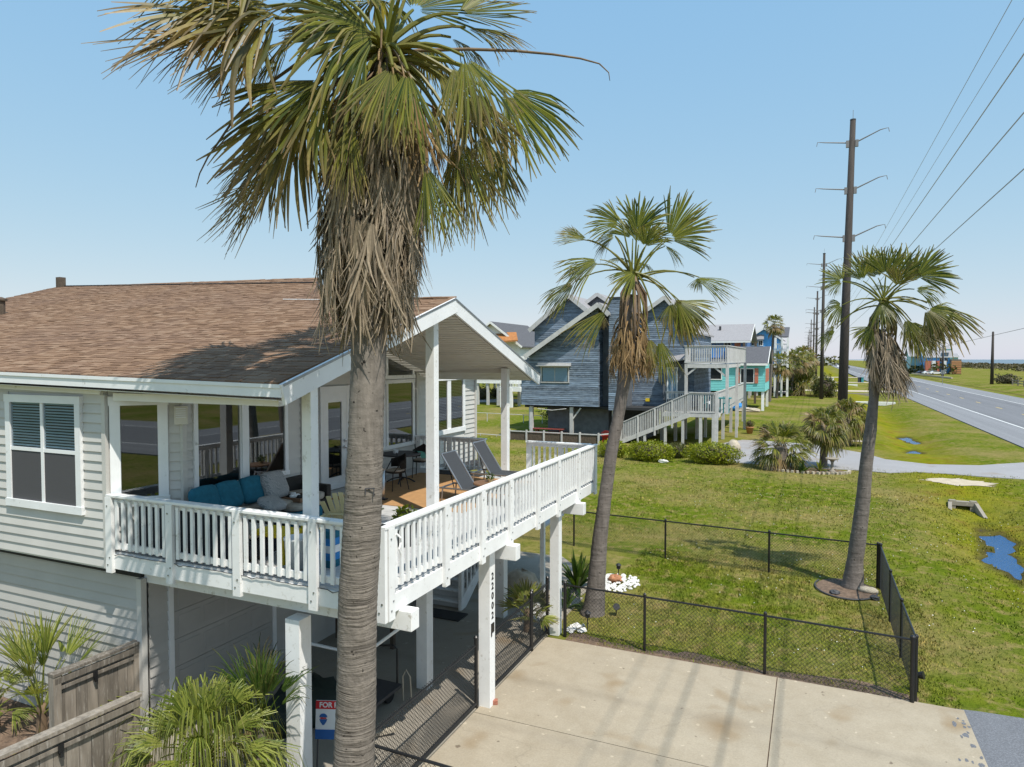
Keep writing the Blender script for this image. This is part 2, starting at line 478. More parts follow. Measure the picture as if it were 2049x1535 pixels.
M['line_yellow'] = plain('road_line_yellow', (.62, .45, .12), .7, .1, 3, .1, wear=(.35, .3, .2), wear_amt=.04)

def grass_nodes(nt, blade=False):
    """field colour by position: patches of yellow-green, dry tan and darker clover; vivid cover along the ditch"""
    v = wpos(nt)
    big = noise(nt, v, .16, 4, .6); mid = noise(nt, v, .75, 5, .65); fin = noise(nt, v, 5.5, 5, .7)
    g1, g2, dry, dk = (.105, .168, .014), (.19, .225, .022), (.35, .275, .11), (.052, .092, .010)
    col = ramp(nt, mid, [(.3, g1), (.62, g2)])
    col = mixc(nt, ramp(nt, big, [(.42, (0, 0, 0)), (.62, (.8, .8, .8))]), col, dry)
    col = mixc(nt, ramp(nt, fin, [(.32, (.75, .75, .75)), (.5, (0, 0, 0))]), col, dk)
    col = mixc(nt, ramp(nt, noise(nt, v, 2.4, 4, .7), [(.50, (0, 0, 0)), (.66, (.9, .9, .9))]), col, dry)
    # the ditch: wetter, greener-yellow with rust patches
    sx = N(nt, 'ShaderNodeSeparateXYZ'); nt.links.new(v, sx.inputs[0])
    dx = math_(nt, 'ABSOLUTE', math_(nt, 'SUBTRACT', sx.outputs['X'], 6.6))
    wet = math_(nt, 'SUBTRACT', 1.0, math_(nt, 'DIVIDE', dx, 3.2)); wet.node.use_clamp = True
    yy = math_(nt, 'DIVIDE', math_(nt, 'SUBTRACT', sx.outputs['Y'], 18.0), 10.0); yy.node.use_clamp = True
    wet = math_(nt, 'MULTIPLY', math_(nt, 'MULTIPLY', wet, yy), .9)
    wc = ramp(nt, noise(nt, v, .55, 5, .7), [(.3, (.13, .17, .012)), (.52, (.28, .27, .016)), (.68, (.22, .12, .025))])
    col = mixc(nt, wet, col, wc)
    mz = math_(nt, 'DIVIDE', math_(nt, 'SUBTRACT', -.43, math_(nt, 'ADD', sx.outputs['Z'], math_(nt, 'MULTIPLY', mid, .10))), .10); mz.node.use_clamp = True
    col = mixc(nt, mz, col, mixc(nt, fin, (.05, .042, .02), (.13, .11, .05)))
    return v, col, fin
def grass_mat():
    m, nt, b = newmat('lawn_grass')
    v, col, fin = grass_nodes(nt)
    col = mixc(nt, 1.0, col, (.80, .80, .80), 'MULTIPLY')
    nt.links.new(col, b.inputs['Base Color']); b.inputs['Roughness'].default_value = .95
    b.inputs['Specular IOR Level'].default_value = .0
    bump(nt, b, noise(nt, v, 14, 4, .7), 1.0, .06)
    return m
M['grass'] = grass_mat()
def blade_mat():
    m, nt, b = newmat('grass_blades')
    v, col, fin = grass_nodes(nt)
    a = N(nt, 'ShaderNodeAttribute', attribute_name='col')
    sp = N(nt, 'ShaderNodeSeparateColor'); nt.links.new(a.outputs['Color'], sp.inputs[0])
    col = mixc(nt, 1.0, col, ramp(nt, sp.outputs[2], [(0, (.75, .8, .7)), (.7, (1.15, 1.15, 1.0)), (1, (1.7, 1.5, 1.4))]), 'MULTIPLY')
    nt.links.new(col, b.inputs['Base Color']); b.inputs['Roughness'].default_value = .8
    b.inputs['Specular IOR Level'].default_value = .04
    return m
M['blades'] = blade_mat()

def leaf_mat(name, green, lit, dead, spec=.45, trans=.42):
    """col attribute: r = place along the leaf, g = how dead the leaf is, b = random per segment"""
    m, nt, b = newmat(name)
    a = N(nt, 'ShaderNodeAttribute', attribute_name='col')
    sp = N(nt, 'ShaderNodeSeparateColor'); nt.links.new(a.outputs['Color'], sp.inputs[0])
    r, g, bl = sp.outputs[0], sp.outputs[1], sp.outputs[2]
    col = mixc(nt, bl, green, lit)
    dc = mixc(nt, bl, shade(dead, .36), shade(dead, 1.22))
    dc = mixc(nt, ramp(nt, noise(nt, wpos(nt), 22, 3), [(.4, (0, 0, 0)), (.7, (.6, .6, .6))]), dc, shade(dead, .55))
    k = math_(nt, 'ADD', g, math_(nt, 'MULTIPLY', math_(nt, 'POWER', r, 5.0), .58)); k.node.use_clamp = True
    k = ramp(nt, k, [(.15, (0, 0, 0)), (.85, (1, 1, 1))])
    col = mixc(nt, k, col, dc)
    nt.links.new(col, b.inputs['Base Color']); b.inputs['Roughness'].default_value = .42
    b.inputs['Specular IOR Level'].default_value = spec
    tl = N(nt, 'ShaderNodeBsdfTranslucent')
    nt.links.new(mixc(nt, 1.0, col, (1.25, 1.15, .6), 'MULTIPLY'), tl.inputs['Color'])
    mx = N(nt, 'ShaderNodeMixShader'); mx.inputs[0].default_value = trans
    nt.links.new(b.outputs[0], mx.inputs[1]); nt.links.new(tl.outputs[0], mx.inputs[2])
    nt.links.new(mx.outputs[0], nt.nodes['Material Output'].inputs['Surface'])
    return m
M['frond'] = leaf_mat('fan_palm_frond', (.030, .066, .010), (.29, .295, .040), (.38, .27, .13))
M['skirt'] = leaf_mat('dead_palm_frond', (.10, .09, .04), (.2, .16, .07), (.36, .285, .20), .2, .15)
M['brown_skirt'] = leaf_mat('brown_dead_palm_frond', (.12, .10, .04), (.25, .20, .07), (.40, .265, .13), .2, .2)
M['palmetto'] = leaf_mat('palmetto_leaf', (.095, .145, .022), (.36, .40, .08), (.36, .28, .15))
M['dark_leaf'] = leaf_mat('dark_glossy_leaf', (.025, .06, .010), (.09, .15, .02), (.2, .14, .07))
M['hedge'] = leaf_mat('hedge_leaf', (.10, .145, .010), (.38, .41, .022), (.2, .14, .05), .3, .3)
M['shrub'] = leaf_mat('far_shrub_leaf', (.05, .065, .02), (.14, .14, .04), (.22, .16, .07), .2, .2)
M['scrub'] = leaf_mat('dune_scrub_leaf', (.075, .075, .042), (.15, .13, .075), (.2, .15, .09), .1, .1)

def trunk_mat(name, c, dark, period, lo, hi, ring=1.0):
    """palm bark: uneven leaf-scar rings low down, plain fibrous bark above (lo..hi = heights over which rings fade)"""
    m, nt, b = newmat(name)
    tc = N(nt, 'ShaderNodeTexCoord')
    mp = N(nt, 'ShaderNodeMapping'); nt.links.new(tc.outputs['Object'], mp.inputs['Vector'])
    wv = N(nt, 'ShaderNodeVectorMath', operation='ADD'); wn = N(nt, 'ShaderNodeTexNoise', Scale=2.2, Detail=2.0)
    nt.links.new(mp.outputs[0], wn.inputs['Vector']); sc_ = N(nt, 'ShaderNodeVectorMath', operation='SCALE'); sc_.inputs['Scale'].default_value = .10
    nt.links.new(wn.outputs['Color'], sc_.inputs[0]); nt.links.new(mp.outputs[0], wv.inputs[0]); nt.links.new(sc_.outputs[0], wv.inputs[1])
    m2 = N(nt, 'ShaderNodeMapping'); m2.inputs['Scale'].default_value = (1.6, 1.6, 1.0 / period); nt.links.new(wv.outputs[0], m2.inputs['Vector'])
    wfac = noise(nt, m2.outputs[0], 1.0, 4, .6)
    f = noise(nt, mp.outputs[0], 9, 5, .7)
    ver = noise(nt, coords(nt, (16, 16, 1.2)), 1.0, 5)
    big = noise(nt, mp.outputs[0], 1.6, 3)
    sx = N(nt, 'ShaderNodeSeparateXYZ'); nt.links.new(mp.outputs[0], sx.inputs[0])
    mk = math_(nt, 'DIVIDE', math_(nt, 'SUBTRACT', hi, math_(nt, 'ADD', sx.outputs['Z'], math_(nt, 'MULTIPLY', math_(nt, 'SUBTRACT', big, .5), 2.0))), hi - lo); mk.node.use_clamp = True
    rc = ramp(nt, wfac, [(.33, dark), (.44, shade(c, .75)), (.55, c), (.68, shade(c, 1.35))])
    pc = ramp(nt, ver, [(.3, shade(c, .55)), (.55, shade(c, .85)), (.75, shade(c, 1.15))])
    mk2 = math_(nt, 'MULTIPLY', mk, math_(nt, 'MULTIPLY', ramp(nt, noise(nt, mp.outputs[0], 4.5, 3), [(.3, (.35, .35, .35)), (.6, (1, 1, 1))]), ring))
    col = mixc(nt, mk2, pc, rc)
    col = mixc(nt, ramp(nt, f, [(.42, (0, 0, 0)), (.75, (.5, .5, .5))]), col, shade(c, 1.35))
    pit = noise(nt, mp.outputs[0], 17, 1)
    col = mixc(nt, ramp(nt, pit, [(.70, (0, 0, 0)), (.74, (.9, .9, .9))]), col, shade(dark, .5))
    nt.links.new(col, b.inputs['Base Color']); b.inputs['Roughness'].default_value = .92
    b.inputs['Specular IOR Level'].default_value = .15
    h = math_(nt, 'ADD', math_(nt, 'MULTIPLY', math_(nt, 'MULTIPLY', wfac, 2.0), mk2), math_(nt, 'MULTIPLY', f, .8))
    bump(nt, b, h, .8, .02)
    return m
M['trunk'] = trunk_mat('ringed_palm_trunk', (.215, .186, .158), (.040, .034, .029), .022, 4.3, 6.0, 1.0)
M['trunk2'] = trunk_mat('grey_palm_trunk', (.19, .165, .148), (.085, .073, .065), .06, 3.0, 5.5, .6)
M['boots'] = plain('palm_boots', (.17, .115, .07), .9, .4, 12, .6, stretch=(1, 1, .3))
M['stalk'] = plain('palm_leaf_stalk', (.16, .13, .045), .55, .4, 5, .1, stretch=(1, 1, .6))
M['dead_stalk'] = plain('dead_leaf_stalk', (.17, .115, .065), .8, .4, 5, .1)

def shingle_mat():
    m, nt, b = newmat('brown_asphalt_shingle')
    r = piece_rand(nt)
    col = ramp(nt, r, [(0, (.135, .078, .044)), (.35, (.21, .126, .074)), (.7, (.27, .168, .102)), (1, (.33, .225, .148))])
    v = wpos(nt)
    col = mixc(nt, .35, col, ramp(nt, noise(nt, v, 70, 2), [(.3, (.12, .075, .055)), (.7, (.33, .22, .16))]))
    col = mixc(nt, ramp(nt, noise(nt, v, .6, 4), [(.4, (0, 0, 0)), (.75, (.35, .35, .35))]), col, (.19, .13, .105))
    nt.links.new(col, b.inputs['Base Color']); b.inputs['Roughness'].default_value = .95
    b.inputs['Specular IOR Level'].default_value = .1
    bump(nt, b, noise(nt, v, 120, 2), .4, .004)
    return m
M['shingle'] = shingle_mat()

def water_mat(name, c, rough=.08, wsc=3.0):
    m, nt, b = newmat(name)
    b.inputs['Base Color'].default_value = (*c, 1); b.inputs['Roughness'].default_value = rough
    b.inputs['Specular IOR Level'].default_value = .35
    bump(nt, b, noise(nt, wpos(nt), wsc, 5, .7), .5, .05)
    return m
M['water'] = water_mat('ditch_water', (.008, .075, .22), .16, 9.0)
M['sea'] = water_mat('open_sea', (.05, .10, .14), .25, .15)
M['foam'] = plain('white_surf', (.75, .78, .8), .8, .1, .1, 0)
# ------------------------------------------------------------------ the ground
ROAD_Z = .06
def ditch_z(x, y):
    z = 0.0
    a = max(0.0, min(1.0, (y - 16) / 9.0))
    b = 1.0
    for c, hw, tr in ((44.3, 8.4, .35), (150, 4, 3), (205, 4, 3), (262, 4, 3)):      # ground is level where drives cross
        b = min(b, max(0.0, min(1.0, (abs(y - c) - hw) / tr)))
    deep = .44 + .17 * math.exp(-((y - 29) / 4.6) ** 4) + .17 * math.exp(-((y - 56.5) / 2.8) ** 4) + .17 * math.exp(-((y - 66) / 3.5) ** 4) + .02 * math.sin(y * 1.9)
    cx = 6.3 + .03 * (y - 30) + .22 * math.sin(y * .42) + .12 * math.sin(y * 1.3)
    z -= deep * a * b * (math.exp(-((x - cx) / 1.7) ** 2) + .06 * math.sin(x * 5.1 + y * 1.7) * math.sin(y * 2.9 - x * 2.3) * math.exp(-((x - cx) / 1.3) ** 2))
    z -= .55 * math.exp(-((x - 36) / 2.2) ** 2) * max(0.0, min(1.0, (y - 20) / 20))
    return z
def build_lawn():
    xs = sorted(set([-4000, -1500, -600, -250, -120, -70, -45] + list(np.arange(-34, 1, 1.5)) + list(np.arange(1, 12.2, .25)) + [13, 14.5, 20, 28, 31] +
                list(np.arange(32.5, 41, .8)) + [46, 60, 90, 130, 170, 188]))
    ys = sorted(set([-300, -120, -50, -20, -8] + list(np.arange(0, 72, .6)) + [35.52, 35.9] + list(np.arange(72, 130, 3)) + list(np.arange(130, 320, 8)) + [380, 460, 600, 900, 1500, 2500, 6000]))
    rn = random.Random(3)
    V = []; F = []
    for y in ys:
        for x in xs:
            wob = rn.uniform(-.012, .012) if (-30 < x < 13 and 15 < y < 80) else 0
            V.append((x, y, ditch_z(x, y) + wob - (.02 if 13 < x < 31.5 else 0)))
    nx = len(xs)
    for j in range(len(ys) - 1):
        for i in range(nx - 1):
            F.append((j * nx + i, j * nx + i + 1, (j + 1) * nx + i + 1, (j + 1) * nx + i))
    return np_mesh('lawn', V, F, M['grass'], kind='structure', label='patchy yellow green lawn running from the driveway out to the road', cat='lawn')
build_lawn()

def flat(name, pts, z, mat, label, cat, th=None, parent=None):
    m = MB()
    pts = [(p[0], p[1], z) for p in pts]
    a = sum(pts[i][0] * pts[(i + 1) % len(pts)][1] - pts[(i + 1) % len(pts)][0] * pts[i][1] for i in range(len(pts)))
    if a < 0: pts = pts[::-1]
    if th: m.prism(pts, (0, 0, -th))
    else: m.sheet(pts)
    return m.build(name, mat, parent, label=label, cat=cat, kind=None if parent else 'structure')

# road: asphalt, shoulders, painted lines (each mark is a piece of the road)
road = thing('road', 'two lane grey asphalt highway running to the horizon', 'road', (22, 100, 0), kind='structure')
def rx(x, y): return x + .003 * (y - 60)
def strip(name, x0, x1, y0, y1, z, mat, th=None, n=1):
    flat(name, [(rx(x0, y0), y0), (rx(x1, y0), y0), (rx(x1, y1), y1), (rx(x0, y1), y1)], z, mat, None, None, th, road)
strip('carriageway', 13.7, 30.4, -250, 4000, ROAD_Z, M['asphalt'], .3)
strip('shoulder', 13.7, 17.25, -250, 4000, ROAD_Z + .004, M['shoulder'])
strip('shoulder', 26.6, 30.4, -250, 4000, ROAD_Z + .004, M['shoulder'])
flat('turnout', [(rx(30.3, 60), 60), (34.5, 62), (34.0, 100), (rx(30.3, 128), 128)], ROAD_Z + .004, M['shoulder'], None, None, .2, road)
strip('edge_line', 17.3, 17.48, -250, 4000, ROAD_Z + .008, M['line_white'])
strip('edge_line', 26.3, 26.48, -250, 4000, ROAD_Z + .008, M['line_white'])
yv = -80
while yv < 420:
    strip('centre_dash', 21.55, 21.73, yv, yv + 3.2, ROAD_Z + .008, M['line_yellow']); yv += 12.2

seam = MB(); rs = random.Random(17)
for k in range(34):                                            # sealed cracks and seams in the asphalt
    y0 = rs.uniform(40, 330); x0 = rs.choice((17.9, 19.4, 21.3, 23.6, 25.2)) + rs.uniform(-.4, .4); L = rs.uniform(4, 22); w = rs.uniform(.03, .07)
    if k % 3 == 0: seam.sheet([(rx(17.6, y0), y0, ROAD_Z + .006), (rx(26.2, y0), y0 + .6, ROAD_Z + .006), (rx(26.2, y0), y0 + .6 + w, ROAD_Z + .006), (rx(17.6, y0), y0 + w, ROAD_Z + .006)])
    else: seam.sheet([(rx(x0, y0), y0, ROAD_Z + .006), (rx(x0 + w, y0), y0, ROAD_Z + .006), (rx(x0 + w, y0 + L) + .1, y0 + L, ROAD_Z + .006), (rx(x0, y0 + L) + .1, y0 + L, ROAD_Z + .006)])
seam.build('tar_seam', M['tyre'], road, kind='stuff')

# driveway in four slabs with open joints, asphalt apron beyond
drive = thing('driveway', 'stained tan concrete driveway in slabs beside the house', 'driveway', (-1.5, 10, 0), kind='structure')
J = .018
xs_ = [-5.43, -.56, 2.56]; ys_ = [2.0, 6.6, 10.62, 14.22]
for i in range(2):
    for k in range(3):
        x0, x1, y0, y1 = xs_[i] + J / 2, xs_[i + 1] - J / 2, ys_[k] + J / 2, ys_[k + 1] - J / 2
        m = MB().box(x0, x1, y0, y1, -.1, .035)
        m.build('concrete_slab', M['concrete'], drive)
MB().box(-5.43, 2.56, 2.0, 14.22, -.12, .012).build('joint_bed', M['soil'], drive)
rn = random.Random(5)
ap = [(2.57, 14.0)]
edge = [(2.57 + .10 * rn.uniform(-1, 1), 14.0 - .4 * i) for i in range(1, 30)]
flat('asphalt_apron', [(2.3, 14.2), (2.75, 14.28), (13.75, 14.9), (13.75, 2.0), (2.3, 2.0)], .03, M['apron'], 'dark grey asphalt apron joining the driveway to the road', 'apron', .12)
pm = MB()
for q in range(55):                                            # tar patches where asphalt laps the concrete
    c = Vector((2.545 - abs(rn.gauss(0, .13)), rn.uniform(9.0, 14.0), .0365 + q * .00005)); r = rn.uniform(.012, .05)
    pm.sheet([(c.x + r * rn.uniform(.6, 1.2) * math.cos(t), c.y + 2.0 * r * rn.uniform(.5, 1.4) * math.sin(t), c.z) for t in np.linspace(0, 2 * math.pi, 9)[:-1]])
pm.build('tar_patches', M['apron'], drive, kind='stuff')

# ground under the house
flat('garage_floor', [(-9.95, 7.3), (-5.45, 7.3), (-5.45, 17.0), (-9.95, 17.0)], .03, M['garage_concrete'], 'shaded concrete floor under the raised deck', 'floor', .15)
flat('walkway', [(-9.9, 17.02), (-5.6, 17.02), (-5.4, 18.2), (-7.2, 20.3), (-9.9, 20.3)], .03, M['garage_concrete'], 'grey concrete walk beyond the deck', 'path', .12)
flat('planting_soil', [(-16, 4.2), (-10.05, 4.2), (-10.05, 7.62), (-16, 7.62)], .015, M['soil'], 'brown mulch bed against the lower wall', 'soil')
flat('side_yard_soil', [(-10.04, 3.5), (-5.46, 3.5), (-5.46, 7.28), (-10.04, 7.28)], .012, M['soil'], 'shaded bare earth beside the large palm and the pale palmetto', 'soil')
# leaf-litter strip along the front fence
r_ = random.Random(11)
top = [(x, 14.62 + .10 * math.sin(x * 2.3) + r_.uniform(-.07, .07)) for x in np.arange(-5.0, 1.9, .16)]
flat('mulch_strip', [(-5.0, 14.225), (1.85, 14.225)] + top[::-1], .012, M['soil'], 'brown leaf litter strip under the front chain link fence', 'mulch')

# neighbour's gravel drive
gd = [pz(u, v, .03) for u, v in ((1440, 888), (1485, 880), (1560, 884), (1626, 889), (1725, 906), (1772, 919), (1860, 929), (1960, 931))]
gd2 = [pz(u, v, .03) for u, v in ((1960, 953), (1900, 948), (1831, 944), (1780, 946), (1722, 941), (1600, 935), (1468, 925), (1440, 918))]
flat('gravel_drive', [(p.x, p.y) for p in gd] + [(13.72, 52.0), (13.72, 43.0)] + [(p.x, p.y) for p in gd2], .03, M['gravel_drive'], 'pale grey gravel drive leading to the blue house', 'drive', .12)
# sand patch and ditch pools
rn = random.Random(8)
def blob_sheet(name, c, rx_, ry, z, mat, label, cat, n=26, wob=.22, rot=0):
    pts = []
    for k in range(n):
        t = 2 * math.pi * k / n; w = 1 + rn.uniform(-wob, wob)
        x, y = rx_ * w * math.cos(t), ry * w * math.sin(t)
        pts.append((c[0] + x * math.cos(rot) - y * math.sin(rot), c[1] + x * math.sin(rot) + y * math.cos(rot)))
    return flat(name, pts, z, mat, label, cat)
blob_sheet('sand_patch', (6.9, 41.0), 1.55, 1.1, .016, M['sand'], 'bare pale sand patch above the culvert', 'sand')
blob_sheet('sand_patch', (5.35, 37.2), .35, 1.1, -.05, M['sand'], 'small strip of bare sand left of the culvert mouth', 'sand')
for (y0, y1, lab) in ((20, 35.4, 'long narrow blue pool below the culvert mouth'), (52.8, 61.2, 'small blue pool just beyond the gravel drive'), (61.6, 72, 'farther thin blue pool in the grassy ditch')):
    flat('ditch_pool', [(4.6, y0), (8.6, y0), (8.6, y1), (4.6, y1)], -.572, M['water'], lab, 'pool')
blob_sheet('bare_earth', (2.2, 58.6), 1.7, .8, .02, M['sand'], 'bare sandy earth round the foot of the tall power pole', 'sand')

# far shore: sea, surf, beach
flat('sea', [(214, -500), (9000, -500), (9000, 12000), (214, 12000)], -.3, M['sea'], 'grey blue sea beyond the dunes at the horizon', 'sea')
for i, x in enumerate((205, 222, 240)):
    flat('surf_line', [(x, 250), (x + 5 - i, 250), (x + 5 - i, 3500), (x, 3500)], -.2 + .02 * i, M['foam'], ['white surf line breaking nearest to the beach', 'white surf line in the middle of the breakers', 'white surf line breaking farthest out at sea'][i], 'surf')
flat('beach', [(170, -300), (206, -300), (206, 9000), (170, 9000)], .03, M['sand'], 'pale sandy beach strip in front of the sea', 'beach')

# grass blades on the part of the lawn that shows them
def grass_blades():
    rg = np.random.default_rng(4)
    P = []
    def area(n, x0, x1, y0, y1): P.append(np.column_stack([rg.uniform(x0, x1, n), rg.uniform(y0, y1, n)]))
    area(52000, -5.0, 2.6, 14.3, 22.5); area(15000, 2.6, 9.0, 13.8, 22.5); area(42000, -9, 11, 22.5, 36); area(15000, -18, 12, 36, 44); area(9000, -28, -10, 20, 50)
    P = np.vstack(P)
    keep = ~((np.abs(P[:, 0] - .85) < .8) & (np.abs(P[:, 1] - 20.6) < 1.0))
    keep &= ~((P[:, 0] < -4.3) & (P[:, 1] > 17.6) & (P[:, 1] < 19.4))
    keep &= ~((np.hypot((P[:, 0] - 6.9) / 1.4, (P[:, 1] - 41) / 1.0) < 1))
    keep &= ~((P[:, 0] < -5.2) & (P[:, 1] < 20.5))
    keep &= ~((P[:, 0] > 2.55) & (P[:, 1] < 14.9))
    keep &= np.array([ditch_z(x, y) > -.56 for x, y in P])
    P = P[keep]
    # clumps: thin out by a cheap pattern
    cl = np.sin(P[:, 0] * 3.1 + np.sin(P[:, 1] * 2.2)) * np.sin(P[:, 1] * 2.7 + np.cos(P[:, 0] * 1.7))
    P = P[cl + rg.uniform(-.6, 1.2, len(P)) > -.1]
    n = len(P)
    d = np.hypot(P[:, 0], P[:, 1])
    z = np.array([ditch_z(x, y) for x, y in P])
    a = rg.uniform(0, 2 * np.pi, n); h = rg.uniform(.02, .055, n) * (1 + .012 * d); w = rg.uniform(.006, .012, n) * (.6 + d / 16)
    lean = rg.uniform(.2, 1.1, n) * h; la = rg.uniform(0, 2 * np.pi, n)
    V = np.empty((n, 3, 3)); ca, sa = np.cos(a) * w, np.sin(a) * w
    V[:, 0] = np.column_stack([P[:, 0] - ca, P[:, 1] - sa, z - .01]); V[:, 1] = np.column_stack([P[:, 0] + ca, P[:, 1] + sa, z - .01])
    V[:, 2] = np.column_stack([P[:, 0] + np.cos(la) * lean, P[:, 1] + np.sin(la) * lean, z + h])
    F = np.arange(n * 3).reshape(n, 3)
    c = np.repeat(np.column_stack([np.zeros(n), np.zeros(n), rg.random(n) ** 1.5, np.ones(n)]), 3, axis=0)
    np_mesh('grass', V.reshape(-1, 3), F, M['blades'], col=c, tri=True, kind='stuff', label='short tufty grass blades growing over the front lawn', cat='grass')
grass_blades()
def lawn_flowers():
    rg = np.random.default_rng(9); n = 800
    P = np.column_stack([rg.uniform(-4.8, 8.5, n), rg.uniform(14.6, 36, n)])
    P = P[np.sin(P[:, 0] * 1.3 + 1) * np.sin(P[:, 1] * .9) + rg.uniform(-.6, .6, n) > .2]; n = len(P)
    z = np.array([ditch_z(x, y) for x, y in P]) + rg.uniform(.03, .06, n)
    r = rg.uniform(.006, .013, n); V = np.empty((n, 4, 3))
    for k, (a, b) in enumerate(((-1, -1), (1, -1), (1, 1), (-1, 1))): V[:, k] = np.column_stack([P[:, 0] + a * r, P[:, 1] + b * r, z + (.006 if b > 0 else 0)])
    np_mesh('lawn_flowers', V.reshape(-1, 3), np.arange(n * 4).reshape(n, 4), M['white_rock'], kind='stuff', label='tiny white clover flowers dotted through the front lawn', cat='flowers')
lawn_flowers()
# ------------------------------------------------------------------ palms
def norm(v): return v.normalized() if v.length > 1e-9 else Vector((0, 0, 1))
def fan(m, hub, tip, up, ang=1.25, nseg=34, droop=.35, age=0.0, rn=random, fold=.6, split=.66, wide=1.1, frizz=.0, inner=.12, tipw=.26):
    """one fan blade: pleated segments joined to past half their length, then free and drooping"""
    D = tip - hub; L = D.length; D = D.normalized()
    Nn = norm(up - D * up.dot(D)); S = Nn.cross(D)
    da = 2 * ang / nseg
    ss = (inner, .36, split, split + (1 - split) * .4, split + (1 - split) * .72, 1.0)
    for k in range(nseg):
        a = -ang + (k + .5) * da + rn.uniform(-.15, .15) * da
        d = D * math.cos(a) + S * math.sin(a)
        T = S * math.cos(a) - D * math.sin(a)
        Lk = L * (.64 + .36 * math.cos(a * .75)) * rn.uniform(.86, 1.08)
        dr = droop * rn.uniform(.6, 1.5) * L
        tw = rn.uniform(-1, 1) * (.08 + frizz); tw2 = rn.uniform(-1, 1) * frizz
        b = rn.random(); ag = min(1, max(0, age + rn.uniform(-.18, .18)))
        cut = rn.uniform(.66, .95) if rn.random() < .5 + frizz else rn.uniform(.88, 1.0)
        base = len(m.v)
        for s in ss:
            s2 = s * cut
            q = max(0.0, s - .38)
            p = hub + d * (s2 * Lk * (1 - .25 * droop * q)) + Nn * (-.30 * L * (1 - math.cos(a)) * s) + T * (tw * q * q * L) + Nn * (tw2 * q * q * L)
            p.z -= dr * q * q * 1.5
            w = s2 * Lk * math.tan(da / 2) * 1.06 if s <= split else split * Lk * math.tan(da / 2) * (tipw + (1 - tipw) * (1 - ((s - split) / (1 - split)) ** 1.5)) * wide
            w = max(w, .0015)
            c = (s, ag, b, 1)
            hN = Nn * (w * fold)
            m.v += [tuple(p - T * w), tuple(p + hN), tuple(p + T * w)]
            m.c += [c, c, c]
        for i in range(len(ss) - 1):
            r0, r1 = base + 3 * i, base + 3 * i + 3
            m.f += [(r0, r0 + 1, r1 + 1, r1), (r0 + 1, r0 + 2, r1 + 2, r1 + 1)]

def stalk(m, a, b, bow, r0, r1, col=(0, .0, .8, 1), n=6):
    pts = []
    for i in range(7):
        t = i / 6; p = a.lerp(b, t) + bow * (4 * t * (1 - t)); pts.append(p)
    k = len(m.v); m.tube(pts, [r0 + (r1 - r0) * i / 6 for i in range(7)], n)
    m.c += [col] * (len(m.v) - k)

def view_frame(base):
    """right / away / up axes for a tree seen from the photograph's side"""
    d = Vector((base[0], base[1], 0)).normalized()
    return Vector((d.y, -d.x, 0)), d, Vector((0, 0, 1))

def make_trunk(parent, path, mat, rings=0, n=20, seed=0, name='trunk'):
    rn = random.Random(seed)
    m = MB(); pts = []; rs = []
    for i in range(len(path) - 1):
        p0, r0 = Vector(path[i][:3]), path[i][3]; p1, r1 = Vector(path[i + 1][:3]), path[i + 1][3]
        k = max(2, int((p1 - p0).length / rings)) if rings else 3
        for j in range(k):
            t = j / k; pts.append(p0.lerp(p1, t)); rs.append((r0 + (r1 - r0) * t) * (1 + (rn.uniform(-.010, .012) if rings else 0)))
    pts.append(Vector(path[-1][:3])); rs.append(path[-1][3])
    m.tube(pts, rs, n)
    if rings:
        m.v = [(x + rn.uniform(-.004, .004), y + rn.uniform(-.004, .004), z + rn.uniform(-.006, .006)) for x, y, z in m.v]
    return m.build(name, mat, parent, smooth=True)

def palm_fronds(root, heart, frame, mpp, specs, seed, cx, cy, stalk_r=.022, droop=.4, ang=1.2, nseg=36, frizz=.05, extra=.3, size=1.0):
    """specs: (hub x, hub y, tip x, tip y, depth of hub, depth of tip, age, half angle, facing) in the sketch's units"""
    Rg, Aw, Up = frame
    rn = random.Random(seed)
    more = []
    for q in specs:                                            # a second, looser blade near most of them
        if rn.random() < extra:
            j = lambda s: rn.uniform(-s, s)
            w = math.hypot(q[2] - q[0], q[3] - q[1]) * .22
            more.append((q[0] + j(w), q[1] + j(w), q[2] + j(w * 1.6), q[3] + j(w * 1.4) + w * .3, q[4] + rn.uniform(.15, .6), q[5] + rn.uniform(.2, .9), min(1, q[6] + rn.uniform(0, .35)), q[7] * rn.uniform(.75, 1.05), q[8] * rn.uniform(.6, 1)))
    for q in list(specs) + more:
        hx, hy, tx, ty, dh, dt, age, an, fc = q[:9]
        hub = heart + Rg * ((hx - cx) * mpp) + Up * ((cy - hy) * mpp) + Aw * dh
        tip = heart + Rg * ((tx - cx) * mpp) + Up * ((cy - ty) * mpp) + Aw * dt
        tip = hub + (tip - hub) * size
        nv = Up * (1 - fc) - Aw * fc + Rg * rn.uniform(-.25, .25)
        m = MB()
        bow = Up * (.12 * (hub - heart).length * (1 if hub.z > heart.z - .8 else 1.6))
        stalk(m, heart + Vector((rn.uniform(-.06, .06), rn.uniform(-.06, .06), rn.uniform(-.15, .1))), hub, bow, stalk_r * 1.5, stalk_r * .7, (0, .15 + .4 * age, .7, 1))
        fan(m, hub, tip, nv, an if an else ang, nseg, droop * rn.uniform(.7, 1.5) * (.45 if tip.z < hub.z - .35 else (.3 if tip.z > hub.z + .3 else 1)), age * .75, rn, frizz=frizz + .12 * age)
        m.build('frond', M['frond'], root)

